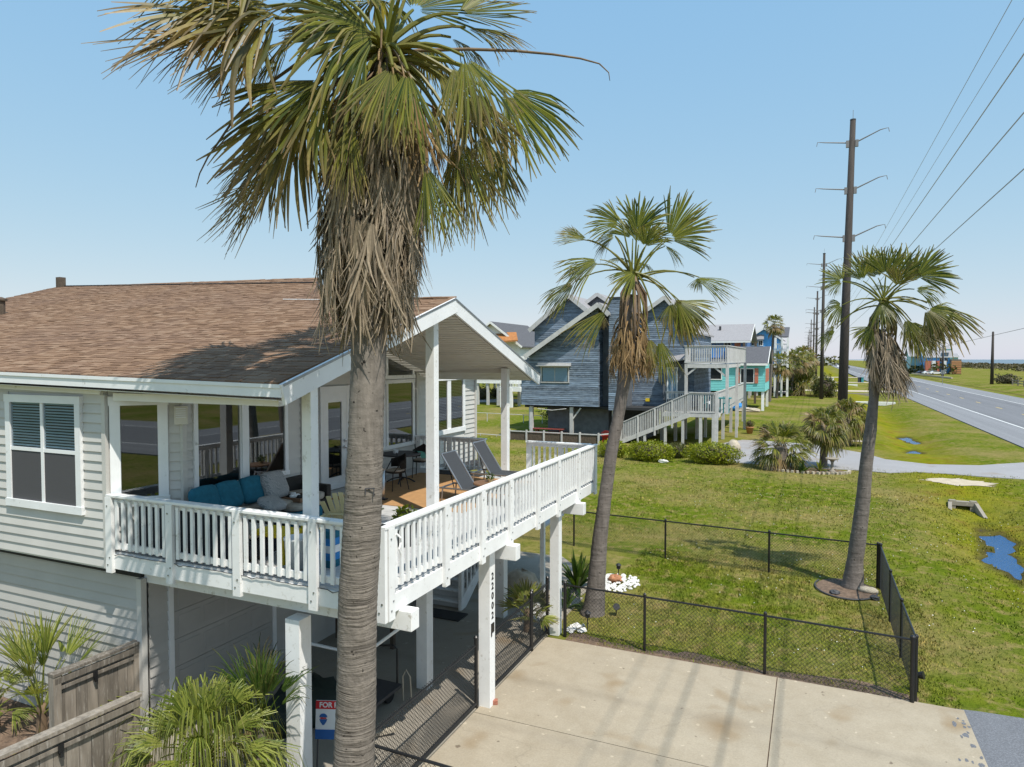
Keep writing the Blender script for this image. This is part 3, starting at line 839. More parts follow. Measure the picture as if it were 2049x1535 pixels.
def dead_skirt(root, axis_pts, n, seed, rad, length, out=.25, nseg=13, drift=Vector((0, 0, 0)), mat=None):
    """hanging thatch of dead fronds, each a part"""
    rn = random.Random(seed)
    for i in range(n):
        t = (i + rn.random()) / n
        j = min(int(t * (len(axis_pts) - 1)), len(axis_pts) - 2); lt = t * (len(axis_pts) - 1) - j
        p = Vector(axis_pts[j][:3]).lerp(Vector(axis_pts[j + 1][:3]), lt)
        r = rad[0] + (rad[1] - rad[0]) * t
        a = rn.uniform(0, 2 * math.pi); od = Vector((math.cos(a), math.sin(a), 0))
        hub = p + od * r * rn.uniform(.75, 1.1)
        L = length * rn.uniform(.6, 1.15)
        tip = hub + od * (out * L * rn.uniform(.2, 1.2)) + Vector((rn.uniform(-.09, .09), rn.uniform(-.09, .09), -L)) + drift * rn.uniform(.3, 1.2)
        m = MB()
        up0 = p + Vector((0, 0, rn.uniform(.25, .6))) + od * r * .45
        stalk(m, up0, hub, od * .08, .016, .011, (.2, .85, rn.random(), 1), 4)
        fan(m, hub, tip, od + Vector((rn.uniform(-.5, .5), rn.uniform(-.5, .5), .2)), rn.uniform(.14, .34), nseg, .04, rn.uniform(.70, 1.0), rn, fold=rn.uniform(.2, .9), frizz=.38, wide=1.5, split=.45, tipw=.25)
        m.build('dead_frond', mat or M['skirt'], root)

# --- the big palm in front of the house -------------------------------------------------
def big_palm():
    bx, by = -5.05, 6.76
    root = thing('palm_tree', 'tallest fan palm, thick ringed trunk and long shaggy grey skirt, before the deck', 'palm tree', (bx, by, 0), 'fan palms')
    fr = view_frame((bx, by)); Rg, Aw, Up = fr
    D = (Vector((bx, by, 0)).dot(Vector((_F.x, _F.y, 0)).normalized()))
    mp = D / _f                                               # metres per photo pixel at the tree
    def P(u, v, away=0.0):
        q = pz(u, v, 0) if False else None
        d = ray(u, v); k = (Vector((bx, by, 0)).dot(Aw) + away) / (d.dot(Aw)); return _C + d * k
    path = []
    for u, v, w in ((700, 2020, 96), (703, 1800, 92), (706, 1600, 88), (709, 1500, 82), (713, 1400, 80), (714, 1300, 78), (716, 1200, 78), (722, 1100, 77), (727, 1000, 75), (731, 900, 71), (734, 800, 69), (738, 720, 70), (738, 660, 74), (742, 560, 80), (750, 400, 84), (760, 250, 70), (768, 130, 34)):
        p = P(u, v, max(0, (900 - v) / 790 * .45)); path.append((p.x, p.y, p.z, w * mp / 2))
    tr = make_trunk(root, path, M['trunk'], .035, 26, 2)
    heart = P(770, 110, .45)
    sk = .469
    S = lambda *q: q
    # sketch units: the crown region enlarged (x * .469 + 280, y * .469)
    specs = [
        (560, 30, 60, 60, -.3, -1.2, .35, 1.0, .35), (540, -30, 120, 20, .3, .5, .3, 1.0, .2), (640, 90, 420, 330, .5, .9, .25, .9, .4),
        (600, 215, 40, 420, -.55, -1.6, .62, .95, .55), (640, 190, 90, 250, -.4, -1.3, .55, .9, .25), (600, 120, 60, 330, .6, .9, .5, .9, .3),
        (1000, 235, 540, 300, -.55, -1.3, .15, 1.0, .75), (960, 250, 640, 440, -.5, -1.1, .2, .9, .8), (980, 190, 600, 180, -.3, -.9, .3, .8, .3),
        (800, 450, 470, 800, -.6, -1.1, .28, .85, .85), (760, 440, 450, 620, -.4, -.8, .35, .8, .6), (700, 470, 560, 900, -.2, -.4, .5, .8, .6),
        (560, 640, 290, 900, .2, .4, .62, .62, .6), (600, 660, 400, 990, .1, .2, .65, .5, .7),
        (1120, 430, 1110, 800, -.95, -1.2, .1, .55, .95), (1060, 420, 960, 780, -.95, -1.25, .35, .6, .9), (1000, 500, 900, 850, -.6, -.9, .6, .6, .9),
        (1370, 290, 1540, 650, -.55, -.9, .25, .75, .85), (1330, 330, 1420, 700, -.6, -.8, .45, .6, .85), (1420, 400, 1560, 760, -.3, -.5, .5, .7, .8),
        (1580, 370, 1900, 640, -.2, -.3, .06, .95, .8), (1560, 360, 1880, 480, .1, .3, .2, .8, .6),
        (1360, 610, 1500, 1010, -.35, -.4, .4, .5, .9), (1350, 640, 1350, 1100, -.3, -.3, .5, .4, .9), (1340, 620, 1440, 880, -.1, 0, .4, .6, .7),
        (1560, 560, 1640, 900, .3, .4, .35, .75, .8), (1500, 520, 1560, 880, .2, .3, .4, .7, .7),
        (1190, 790, 1290, 1150, -.85, -1.0, .1, .42, .95), (900, 640, 860, 960, -.85, -1.0, .3, .4, .95),
        (1420, 40, 1760, 60, .2, .2, .5, .75, .2), (1360, 60, 1600, 130, .4, .6, .45, .8, .3), (1380, 0, 1720, -180, .1, .1, .3, .9, .5),
        (1090, -40, 1190, -420, -.2, -.4, .05, 1.1, .8), (1010, -60, 900, -420, .1, .1, .05, 1.1, .8), (1120, 20, 1180, 150, -.6, -1.0, .1, .9, .9), (960, 20, 840, 160, -.5, -.9, .2, 1.0, .85),
        (1180, -30, 1480, -330, .3, .6, .05, 1.1, .7), (880, -20, 600, -300, .2, .5, .1, 1.1, .7), (760, 0, 420, -200, -.3, -.6, .2, 1.1, .5), (1000, -80, 960, -300, .5, 1.0, .1, 1.1, .5), (1250, 60, 1380, 150, .7, 1.2, .4, .9, .3),
        (860, 300, 720, 460, .8, 1.3, .3, .9, .3), (1280, 330, 1380, 600, .7, 1.1, .4, .8, .4), (1100, 380, 1060, 700, .8, 1.1, .5, .8, .5)]
    palm_fronds(root, heart, fr, mp * sk, specs, 21, (770 - 280) / sk, 110 / sk, .026, .38, 1.1, 38, .17)
    # dead skirt
    ax = [P(758, 230, .38), P(751, 320, .33), P(746, 400, .28), P(741, 480, .24), P(737, 545, .2)]
    dead_skirt(root, ax, 290, 5, (.68, .54), 1.08, -.10, 11)
    dead_skirt(root, [P(766, 150, .42), P(764, 200, .4), P(762, 240, .4)], 34, 77, (.55, .85), 1.0, .28, 10, mat=M['brown_skirt'])
    # drooping dead stalks and the long bare flower stalks
    Q = lambda x, y, a=0.0: P(280 + x * sk, y * sk, a + .4)
    def limb(name, pts, r0, r1, mat):
        m = MB(); k = len(pts); m.tube(pts, [r0 + (r1 - r0) * i / (k - 1) for i in range(k)], 6); m.build(name, mat, root, smooth=True)
    limb('flower_stalk', [Q(1080, 230), Q(1200, 215), Q(1400, 210), Q(1600, 217), Q(1760, 232), Q(1880, 250), Q(1960, 272), Q(2000, 310), Q(2005, 345)], .028, .004, M['dead_stalk'])
    limb('flower_stalk', [Q(900, 160, .2), Q(700, 250, .2), Q(560, 350, .2), Q(480, 425, .1), Q(400, 510), Q(340, 600), Q(290, 670), Q(255, 740), Q(238, 800)], .024, .005, M['dead_stalk'])
    for q in range(9):                                         # withered strands hanging off the left fronds
        rn = random.Random(40 + q)
        x0, y0 = rn.uniform(250, 560), rn.uniform(40, 140)
        pts = [Q(x0, y0, -.3), Q(x0 - 15 + rn.uniform(-30, 30), y0 + 90, -.35), Q(x0 + 20 + rn.uniform(-20, 40), y0 + 190, -.35), Q(x0 + 45 + rn.uniform(-20, 60), y0 + rn.uniform(250, 330), -.35)]
        limb('dead_strand', pts, .010, .003, M['skirt'] if False else M['dead_stalk'])
    for q in range(22):                                        # brown leaf stalks hanging close to the trunk
        rn = random.Random(90 + q); t = rn.uniform(0, 2 * math.pi)
        o = Rg * (.42 * math.cos(t)) + Aw * (.42 * math.sin(t))
        a = heart + o * .25 + Up * rn.uniform(-.3, .1); b = heart + o * rn.uniform(.8, 1.25) + Up * rn.uniform(-1.7, -1.0)
        limb('leaf_stalk', [a, a.lerp(b, .3) + o * .35, a.lerp(b, .7) + o * .25, b], .026, .013, M['dead_stalk'] if q % 3 else M['stalk'])
    # carved mark in the trunk
    g = MB()
    for (u0, v0, u1, v1) in ((731, 979, 731, 990), (748, 977, 748, 994), (730, 978, 750, 977)):
        a, b = P(u0, v0, -.235), P(u1, v1, -.235); g.bar(a, b, .012, .012, Aw)
    g.build('carved_mark', M['lead'], root)
big_palm()

def garden_palm(label, bx, by, pix, path, heart_uv, scale, origin, specs, seed, skirt, stalk_r=.018):
    root = thing('palm_tree', label, 'palm tree', (bx, by, 0), 'fan palms')
    fr = view_frame((bx, by)); Rg, Aw, Up = fr
    D = Vector((bx, by, 0)).dot(Vector((_F.x, _F.y, 0)).normalized()); mp = D / _f
    def P(u, v, away=0.0):
        d = ray(u, v); k = (Vector((bx, by, 0)).dot(Aw) + away) / (d.dot(Aw)); return _C + d * k
    pp = []
    for u, v, w in path:
        p = P(u, v); pp.append((p.x, p.y, max(p.z, -.05), w * mp / 2 * .88))
    make_trunk(root, pp, M['trunk2'], .09, 14, seed)
    heart = P(*heart_uv)
    palm_fronds(root, heart, fr, mp * scale, specs, seed, (heart_uv[0] - origin[0]) / scale, (heart_uv[1] - origin[1]) / scale, stalk_r, .42, 1.1, 34, .13, .15, .93)
    return root, P, heart, mp, fr
def palm_two():
    specs = [(500, 430, 225, 330, .1, .2, .3, .7, .5), (740, 330, 440, 210, -.1, -.2, .15, .9, .7), (700, 400, 520, 420, .2, .4, .2, .9, .5),
             (850, 390, 940, 40, -.25, -.4, .02, 1.0, .9), (870, 470, 1010, 150, .2, .3, .05, 1.0, .8), (830, 420, 780, 100, .3, .5, .05, 1.0, .7), (900, 520, 960, 330, -.5, -.8, .2, 1.0, .85),
             (1075, 440, 1350, 80, 0, 0, .02, .75, .85), (1080, 450, 1430, 340, -.1, -.2, .12, .75, .8), (1060, 480, 1240, 560, .3, .5, .2, .9, .4), (960, 420, 1090, 250, .4, .7, .1, 1.0, .6),
             (590, 590, 180, 730, -.2, -.4, .25, .7, .55), (560, 610, 260, 640, .1, .2, .35, .8, .3), (410, 735, 110, 960, .1, .1, .25, .55, .6),
             (835, 690, 660, 850, -.45, -.9, .08, .75, .9), (640, 950, 345, 1250, -.3, -.5, .35, .42, .8), (600, 960, 600, 1090, -.2, -.3, .6, .6, .7),
             (1140, 890, 1390, 1130, -.1, -.2, .2, .85, .9), (1100, 900, 1080, 1120, 0, 0, .45, .7, .8), (1180, 900, 1300, 1200, .1, .2, .25, .6, .8),
             (1265, 715, 1620, 850, .1, .1, .22, .5, .5), (1300, 715, 1260, 830, .1, .1, .3, .7, .6), (1010, 1160, 1080, 1500, -.35, -.45, .2, .5, .95), (940, 1150, 1000, 1400, -.3, -.4, .5, .5, .9),
             (780, 560, 640, 500, .6, 1.0, .2, 1.0, .4), (900, 600, 980, 540, .7, 1.2, .2, 1.0, .4)]
    root, P, heart, mp, fr = garden_palm('leaning grey fan palm with a brown beard in front of the blue house', -4.92, 16.07, None,
        [(1186, 1240, 64), (1188, 1222, 52), (1193, 1170, 42), (1200, 1080, 35), (1210, 1000, 30), (1224, 900, 28), (1236, 840, 27), (1246, 780, 28), (1254, 720, 36), (1262, 640, 38), (1266, 590, 22)],
        (1267, 552), .2737, (1040, 360), specs, 31, None)
    ax = [P(1262, 655), P(1262, 680), P(1260, 700), P(1258, 712)]
    dead_skirt(root, ax, 75, 8, (.40, .46), .80, .10, 9, mat=M['brown_skirt'])
    Rg, Aw, Up = fr
    for q in range(16):
        rn = random.Random(190 + q); t = rn.uniform(0, 2 * math.pi)
        o = Rg * (.34 * math.cos(t)) + Aw * (.34 * math.sin(t))
        a = heart + o * .2 - Up * rn.uniform(.0, .3); b = heart + o * rn.uniform(.7, 1.1) - Up * rn.uniform(1.2, 1.9)
        m = MB(); m.tube([a, a.lerp(b, .3) + o * .5, a.lerp(b, .7) + o * .3, b], [.04, .034, .026, .02], 6); m.build('leaf_stalk', M['boots'], root, smooth=True)
palm_two()
def palm_three():
    specs = [(385, 440, 195, 290, .1, .2, .06, 1.05, .8), (380, 450, 240, 520, -.1, -.2, .1, .8, .6), (530, 450, 430, 190, 0, 0, .1, .8, .8),
             (565, 400, 590, 90, .2, .3, .1, .9, .8), (690, 420, 690, 100, -.1, -.2, .05, .9, .9), (740, 470, 870, 120, 0, -.1, .15, .9, .9), (640, 420, 540, 150, .4, .5, .1, .9, .7), (850, 480, 975, 115, .2, .3, .1, .75, .8),
             (900, 440, 1210, 320, -.2, -.3, .06, 1.0, .85), (880, 430, 1010, 210, .2, .3, .1, .9, .7), (890, 530, 1140, 560, .1, .1, .1, .7, .6), (770, 520, 790, 330, -.5, -.8, .45, 1.0, .8),
             (385, 640, 200, 700, -.15, -.3, .1, 1.15, .9), (340, 830, 160, 985, 0, 0, .1, .5, .6), (330, 800, 230, 900, .1, .2, .2, .7, .5),
             (655, 640, 690, 870, -.45, -.75, .12, .65, .95), (600, 820, 470, 980, -.3, -.5, .08, .95, .85), (560, 840, 560, 1060, -.2, -.3, .3, .7, .8),
             (975, 700, 1250, 800, -.1, -.2, .12, 1.0, .85), (990, 690, 1200, 960, 0, 0, .3, .8, .8), (960, 690, 1100, 960, -.2, -.3, .5, .6, .8), (980, 640, 1040, 560, .2, .3, .6, .7, .5),
             (880, 840, 1060, 1100, -.2, -.3, .35, .6, .9), (830, 760, 900, 1000, -.3, -.4, .3, .6, .9), (860, 780, 990, 1020, .2, .3, .3, .8, .6), (700, 500, 620, 420, .6, 1.0, .1, 1.0, .4)]
    root, P, heart, mp, fr = garden_palm('slender curved fan palm with a windblown grey beard standing inside the black fence', 1.07, 20.86, None,
        [(1706, 1182, 56), (1707, 1165, 45), (1711, 1120, 34), (1717, 1080, 34), (1727, 1000, 30), (1733, 930, 27), (1742, 860, 25), (1748, 800, 20), (1751, 770, 22), (1757, 720, 30), (1763, 660, 20)],
        (1767, 603), .2475, (1600, 450), specs, 41, None)
    ax = [P(1764, 660), P(1762, 690), P(1765, 720), P(1768, 740)]
    dead_skirt(root, ax, 95, 18, (.34, .40), 1.05, .14, 9, fr[0] * .25)
    Rg = fr[0]
    for q in range(20):
        rn = random.Random(390 + q); t = rn.uniform(0, 2 * math.pi)
        o = Rg * (.30 * math.cos(t)) + fr[1] * (.30 * math.sin(t))
        a = heart + o * .2 - fr[2] * rn.uniform(.0, .3); b = heart + o * rn.uniform(.7, 1.2) - fr[2] * rn.uniform(.7, 1.3)
        m = MB(); m.tube([a, a.lerp(b, .3) + o * .5, a.lerp(b, .7) + o * .3, b], [.036, .03, .024, .018], 6); m.build('leaf_stalk', M['boots'] if q % 2 else M['stalk'], root, smooth=True)
palm_three()

def bush_palm(name, label, cat, base, trunk_h, trunk_r, crown_r, n, seed, mat, group=None, lo=-35, hi=80, nseg=22, blade=.6, ang=1.1, droop=.4, trunk=True, dead=0.15, lean=0.0, split=.58):
    """short palms: fans set round a short trunk"""
    rn = random.Random(seed)
    root = thing(name, label, cat, base, group)
    top = Vector(base) + Vector((lean, 0, trunk_h))
    if trunk:
        make_trunk(root, [(base[0], base[1], base[2] - .05, trunk_r * 1.2), (base[0] + lean * .4, base[1], base[2] + trunk_h * .5, trunk_r), (top.x, top.y, top.z + .1, trunk_r * .8)], M['boots'] if trunk_h < 1.0 else M['trunk2'], .1, 10, seed)
    for i in range(n):
        el = math.radians(lo + (hi - lo) * ((i + .5) / n)); az = i * 2.39996 + rn.uniform(-.3, .3)
        d = Vector((math.cos(az) * math.cos(el), math.sin(az) * math.cos(el), math.sin(el)))
        L = crown_r * rn.uniform(.85, 1.12)
        hub = top + d * (L * (1 - blade)); tip = top + d * L + Vector((0, 0, -.05 * L))
        age = 1.0 if rn.random() < dead * (1.6 if el < 0 else .5) else rn.uniform(0, .3)
        m = MB(); stalk(m, top + Vector((0, 0, -.1)), hub, Vector((0, 0, .05 * L)), .014, .008, (0, .1 + age * .6, .6, 1), 5)
        fan(m, hub, tip, Vector((0, 0, 1)) + d * .2 - Vector((base[0], base[1], 0)).normalized() * .3, ang, nseg, droop * rn.uniform(.7, 1.4), age, rn, frizz=.08, split=split)
        m.build('frond', mat, root)
    return root

def strap_plant(name, label, base, n, L, seed, mat, w=.028, spread=1.0, cat='plant', group=None):
    """upright strap leaves from one foot, each leaf a part"""
    rn = random.Random(seed); root = thing(name, label, cat, base, group); b0 = Vector(base)
    for i in range(n):
        az = i * 2.4 + rn.uniform(-.4, .4); el = math.radians(rn.uniform(30, 85)); ll = L * rn.uniform(.65, 1.15)
        h = Vector((math.cos(az), math.sin(az), 0)); T = Vector((-h.y, h.x, 0))
        m = MB(); b = rn.random(); k0 = len(m.v)
        for j in range(6):
            t = j / 5; p = b0 + h * (ll * t * math.cos(el) * spread) + Vector((0, 0, ll * (t * math.sin(el) - .55 * t ** 2.6 * math.cos(el))))
            ww = w * (1 - t ** 2.5) * (.55 + .9 * min(t * 2, 1)) + .001
            m.v += [tuple(p - T * ww), tuple(p + Vector((0, 0, -ww * .5))), tuple(p + T * ww)]; m.c += [(t * .8, .05, b, 1)] * 3
        for j in range(5):
            r0, r1 = 3 * j, 3 * j + 3; m.f += [(r0, r0 + 1, r1 + 1, r1), (r0 + 1, r0 + 2, r1 + 2, r1 + 1)]
        m.build('leaf', mat, root)
    return root

def leafy(name, label, cat, c, r, n, seed, mat, leaf=.07, group=None, core=True, parent=None, kind=None, lump=.28):
    """a bush: leaf faces spread through a lumpy volume, denser near its skin"""
    rg = np.random.default_rng(seed)
    root = parent or thing(name, label, cat, (c[0], c[1], c[2] - r[2] * .9), group, kind)
    u = rg.normal(size=(n, 3)); u /= np.linalg.norm(u, axis=1)[:, None]
    ph = rg.uniform(0, 6.28, 6)
    lum = 1 + lump * (np.sin(u[:, 0] * 4 + ph[0]) * np.sin(u[:, 1] * 5 + ph[1]) + .6 * np.sin(u[:, 2] * 7 + u[:, 0] * 6 + ph[2]))
    rad = rg.uniform(.72, 1.02, n) * lum
    P = u * rad[:, None] * np.array(r) + np.array(c)
    P[:, 2] = np.maximum(P[:, 2], c[2] - r[2] * .85)
    a = rg.normal(size=(n, 3)); a /= np.linalg.norm(a, axis=1)[:, None]
    b = np.cross(a, u + rg.normal(scale=.5, size=(n, 3))); b /= (np.linalg.norm(b, axis=1)[:, None] + 1e-6)
    s = leaf * rg.uniform(.6, 1.3, n)[:, None]
    V = np.stack([P - a * s, P - b * s * .45, P + a * s, P + b * s * .45], axis=1).reshape(-1, 3)
    F = np.arange(n * 4).reshape(n, 4)
    col = np.repeat(np.column_stack([rg.uniform(0, .6, n), rg.uniform(0, .35, n) ** 1.5, rg.random(n), np.ones(n)]), 4, axis=0)
    np_mesh('foliage', V, F, mat, root, col)
    if core:
        MB().blob(c, (r[0] * .66, r[1] * .66, r[2] * .66), 12, 8, .1, seed).build('branches', M['bush_wood'], root)
    return root
# ------------------------------------------------------------------ the beach house
def window(parent, p, along, n, w, h, fw=.09, depth=.05, vbars=(), hbars=(), blind=None, screen=None, trim=None, back=None, glass=None, name='window', bm=None, slope=0.0, bw=.04):
    """frame = the part; pane, blind slats, screen and back plate are its sub-parts"""
    p, a, n = Vector(p), Vector(along).normalized(), Vector(n).normalized(); up = Vector((0, 0, 1))
    trim = trim or M['trim']; glass = glass or M['glass']
    def Q(s, z, o): return p + a * s + up * z + n * o
    m = MB()
    def rect(s0, s1, z0, z1, o0=0, o1=depth): m.obox(Q((s0 + s1) / 2, (z0 + z1) / 2, (o0 + o1) / 2), a * (s1 - s0), up * (z1 - z0), n * (o1 - o0))
    rect(0, fw, fw, h - fw if not slope else h - fw * .5); rect(w - fw, w, fw, (h - fw) if not slope else h + slope * w - fw)
    rect(-.02, w + .02, 0, fw, 0, depth + .012)
    if not slope: rect(-.015, w + .015, h - fw, h, 0, depth + .006)
    else:
        m.prism([Q(0, h - fw, .0), Q(w, h + slope * w - fw, .0), Q(w, h + slope * w, .0), Q(0, h, .0)], n * depth)
    for f in vbars: rect(w * f - bw / 2, w * f + bw / 2, fw, h - fw, 0, depth - .008)
    for f in hbars: rect(fw, w - fw, h * f - .03, h * f + .03, 0, depth - .012)
    win = m.build(name, trim, parent)
    def panel(nm, s0, s1, z0, z1, o, mat, zs=0.0):
        MB().sheet([Q(s0, z0, o), Q(s1, z0, o), Q(s1, z1 + zs, o), Q(s0, z1, o)]).build(nm, mat, win)
    zs = slope * (w - 2 * fw) if slope else 0
    panel('pane', fw * .8, w - fw * .8, fw * .8, h - fw * .8, depth * .55, glass, zs)
    panel('room_behind', fw * .8, w - fw * .8, fw * .8, h - fw * .8, .004, back or M['interior'], zs)  # flat plate; its usual dark colour stands in for the unlit room
    if blind:
        b = MB(); z = h * blind[0]
        while z < h * blind[1] - .03:
            b.obox(Q(w / 2, z, .014), a * (w - 2 * fw - .02), up * .028 + n * .008, (up * -.2 + n).normalized() * .003); z += .048
        b.build('blind', bm or M['blind'], win)
    if screen: panel('insect_screen', fw * .9, w - fw * .9, h * screen[0], h * screen[1], depth * .62, M['screen'])
    return win

def RZ(x, y): return 5.94 + .315 * (y - 7.05) + .02 * (-6.54 - x)
XL, XR, XM = -22.85, -6.57, -11.66
house = thing('beach_house', 'cream sided beach house on posts with a brown shingle roof and gabled porch', 'house', (-14, 12, 0))

def build_roof():
    m = MB(); th = (0, 0, -.13)
    R3 = lambda x, y: (x, y, RZ(x, y))
    P_, PB = R3(-6.60, 12.02), R3(-9.9, 12.02)
    m.prism([R3(-6.54, 7.13), P_, PB, R3(XM, 14.05), R3(XL, 14.8), R3(XL, 7.13)], th)
    m.prism([(-6.603, 12.022, P_[2]), (-7.0, 17.6, 5.88), (-9.9, 17.6, 5.94), (-9.9, 12.022, PB[2])], th)
    m.prism([(XM, 14.055, RZ(XM, 14.05)), (-9.9, 16.6, 7.35), (-9.9, 21.3, 5.95), (XL, 21.3, 6.2), (XL, 14.805, RZ(XL, 14.8))], th)
    roof = m.build('roof', M['shingle'], house)
    # shingles of the front slope
    al = math.atan(.315); su = Vector((0, math.cos(al), math.sin(al))); ax = Vector((1, 0, -.02)).normalized(); nn = ax.cross(su).normalized()
    tilt = .052; su2 = (su * math.cos(tilt) - nn * math.sin(tilt)).normalized(); n2 = ax.cross(su2).normalized()
    rn = random.Random(12); E_ = .118; items = []
    y = 7.11; row = 0
    while y < 14.6:
        xr = -6.56 if y < 12.0 else -9.9 + (XM + 9.9) * (y - 12.0) / 2.05
        x = xr - (.15 if row % 2 else 0) * rn.uniform(.2, 1)
        first = True
        while x > XL:
            w = rn.choice((.12, .18, .24, .28)) * rn.uniform(.9, 1.1)
            x1 = xr if first else x; first = False
            x0 = max(XL, x - w)
            yy = y + rn.choice((0, 0, 0, -.012, .012))
            c = Vector(((x0 + x1) / 2, yy, RZ((x0 + x1) / 2, yy))) + su * .09 + nn * .011
            items.append((c, max(.02, x1 - x0 - .006), rn.uniform(.014, .034)))
            x = x0
        y += E_ * math.cos(al); row += 1
    items.sort(key=lambda q: (q[0] - _C).length if -13.2 < q[0].x else 99)
    R = Matrix((ax, su2, n2)).transposed().to_4x4()
    for c, w, t in items[:300]: piece('shingle', roof, c, (w, .20, t), M['shingle'], R=R)
    k = MB()
    for c, w, t in items[300:]:
        k.obox(c, ax * w, su2 * .20, n2 * t)
    k.build('shingle_field', M['shingle'], roof, kind='stuff')
    for i in range(64):                                        # ridge caps
        x = XM - .02 - .18 * i
        if x < XL + .2: break
        y = 14.05 + (x - XM) / (XL - XM) * .75
        piece('ridge_cap', roof, (x - .1, y, RZ(x, y) + .012), (.2, .26, .02), M['lead'])
    for i in range(26):
        x = -6.68 - .12 * i
        piece('ridge_cap', roof, (x - .06, 12.02, RZ(x, 12.02) + .012), (.2, .24, .02), M['shingle'])
    beam('gable_flashing', roof, (-9.86, 12.06, RZ(-9.9, 12.06) + .01), (XM + .02, 14.05, RZ(XM, 14.05) + .01), .05, .05, M['lead'])
    beam('valley_flashing', roof, (-11.0, 12.15, RZ(-11, 12.15) + .02), (-9.9, 12.04, RZ(-9.9, 12.04) + .02), .10, .02, M['trim'])
    # vents on the roof
    v = MB(); q = Vector((XL + .25, 14.6, RZ(XL, 14.6))); v.obox(q + Vector((0, 0, .12)), (.2, 0, 0), (0, .2, 0), (0, 0, .42)); v.build('roof_vent', M['bush_wood'], roof)
    v = MB(); q = Vector((-19.45, 11.0, RZ(-19.45, 11.0))); v.tube([q, q + Vector((0, 0, .38))], .09, 10); v.lathe(q + Vector((0, 0, .38)), [(.14, 0), (.14, .05), (.02, .1)], 10); v.build('vent_pipe', M['bush_wood'], roof)
    # fascia boards
    f1 = beam('fascia_board', house, (-6.5, 7.105, 5.965 - .095), (XL, 7.105, RZ(XL, 7.13) - .095), .045, .17, M['trim'])
    beam('drip_board', house, (-6.5, 7.08, 5.965 - .03), (XL, 7.08, RZ(XL, 7.13) - .03), .03, .05, M['trim'])
    E0, P0, R0 = Vector((-6.50, 7.11, 5.955)), Vector((-6.555, 12.02, 7.50)), Vector((-6.955, 17.62, 5.87))
    dz = Vector((0, 0, -.135))
    a1 = beam('rake_board', house, E0 + dz, P0 + dz + Vector((0, .05, .016)), .05, .29, M['trim'])
    a2 = beam('rake_board', house, P0 + dz + Vector((0, -.05, .014)), R0 + dz, .05, .29, M['trim'])
    for a, b in ((E0, P0), (P0, R0)):
        beam('drip_edge', house, a + Vector((.02, 0, -.005)), b + Vector((.02, 0, -.005)), .03, .035, M['grey_metal'])
    # eave soffit
    MB().prism([(-6.6, 7.13, 5.75), (XL, 7.13, 5.75 + .325), (XL, 7.40, 5.75 + .325), (-6.6, 7.40, 5.75)], (0, 0, -.014)).build('eave_soffit', M['soffit'], house)
    # porch ceiling boards
    y = 7.5
    while y < 12.0:
        z = RZ(-8.5, y) - .20
        piece('ceiling_board', house, (-8.5, y, z), (3.7, .142, .02), M['soffit'], R=Matrix.Rotation(al, 4, 'X')); y += .16
    beta = math.atan2(7.44 - 5.9, 5.55); y = 12.08
    while y < 17.45:
        z = 7.51 - (y - 12.02) * (7.51 - 5.88) / 5.58 - .20
        xr = -6.72 - (y - 12) * .072
        piece('ceiling_board', house, ((xr - 10.4) / 2, y, z), (10.4 + xr, .136, .02), M['soffit'], R=Matrix.Rotation(-beta, 4, 'X')); y += .152
build_roof()

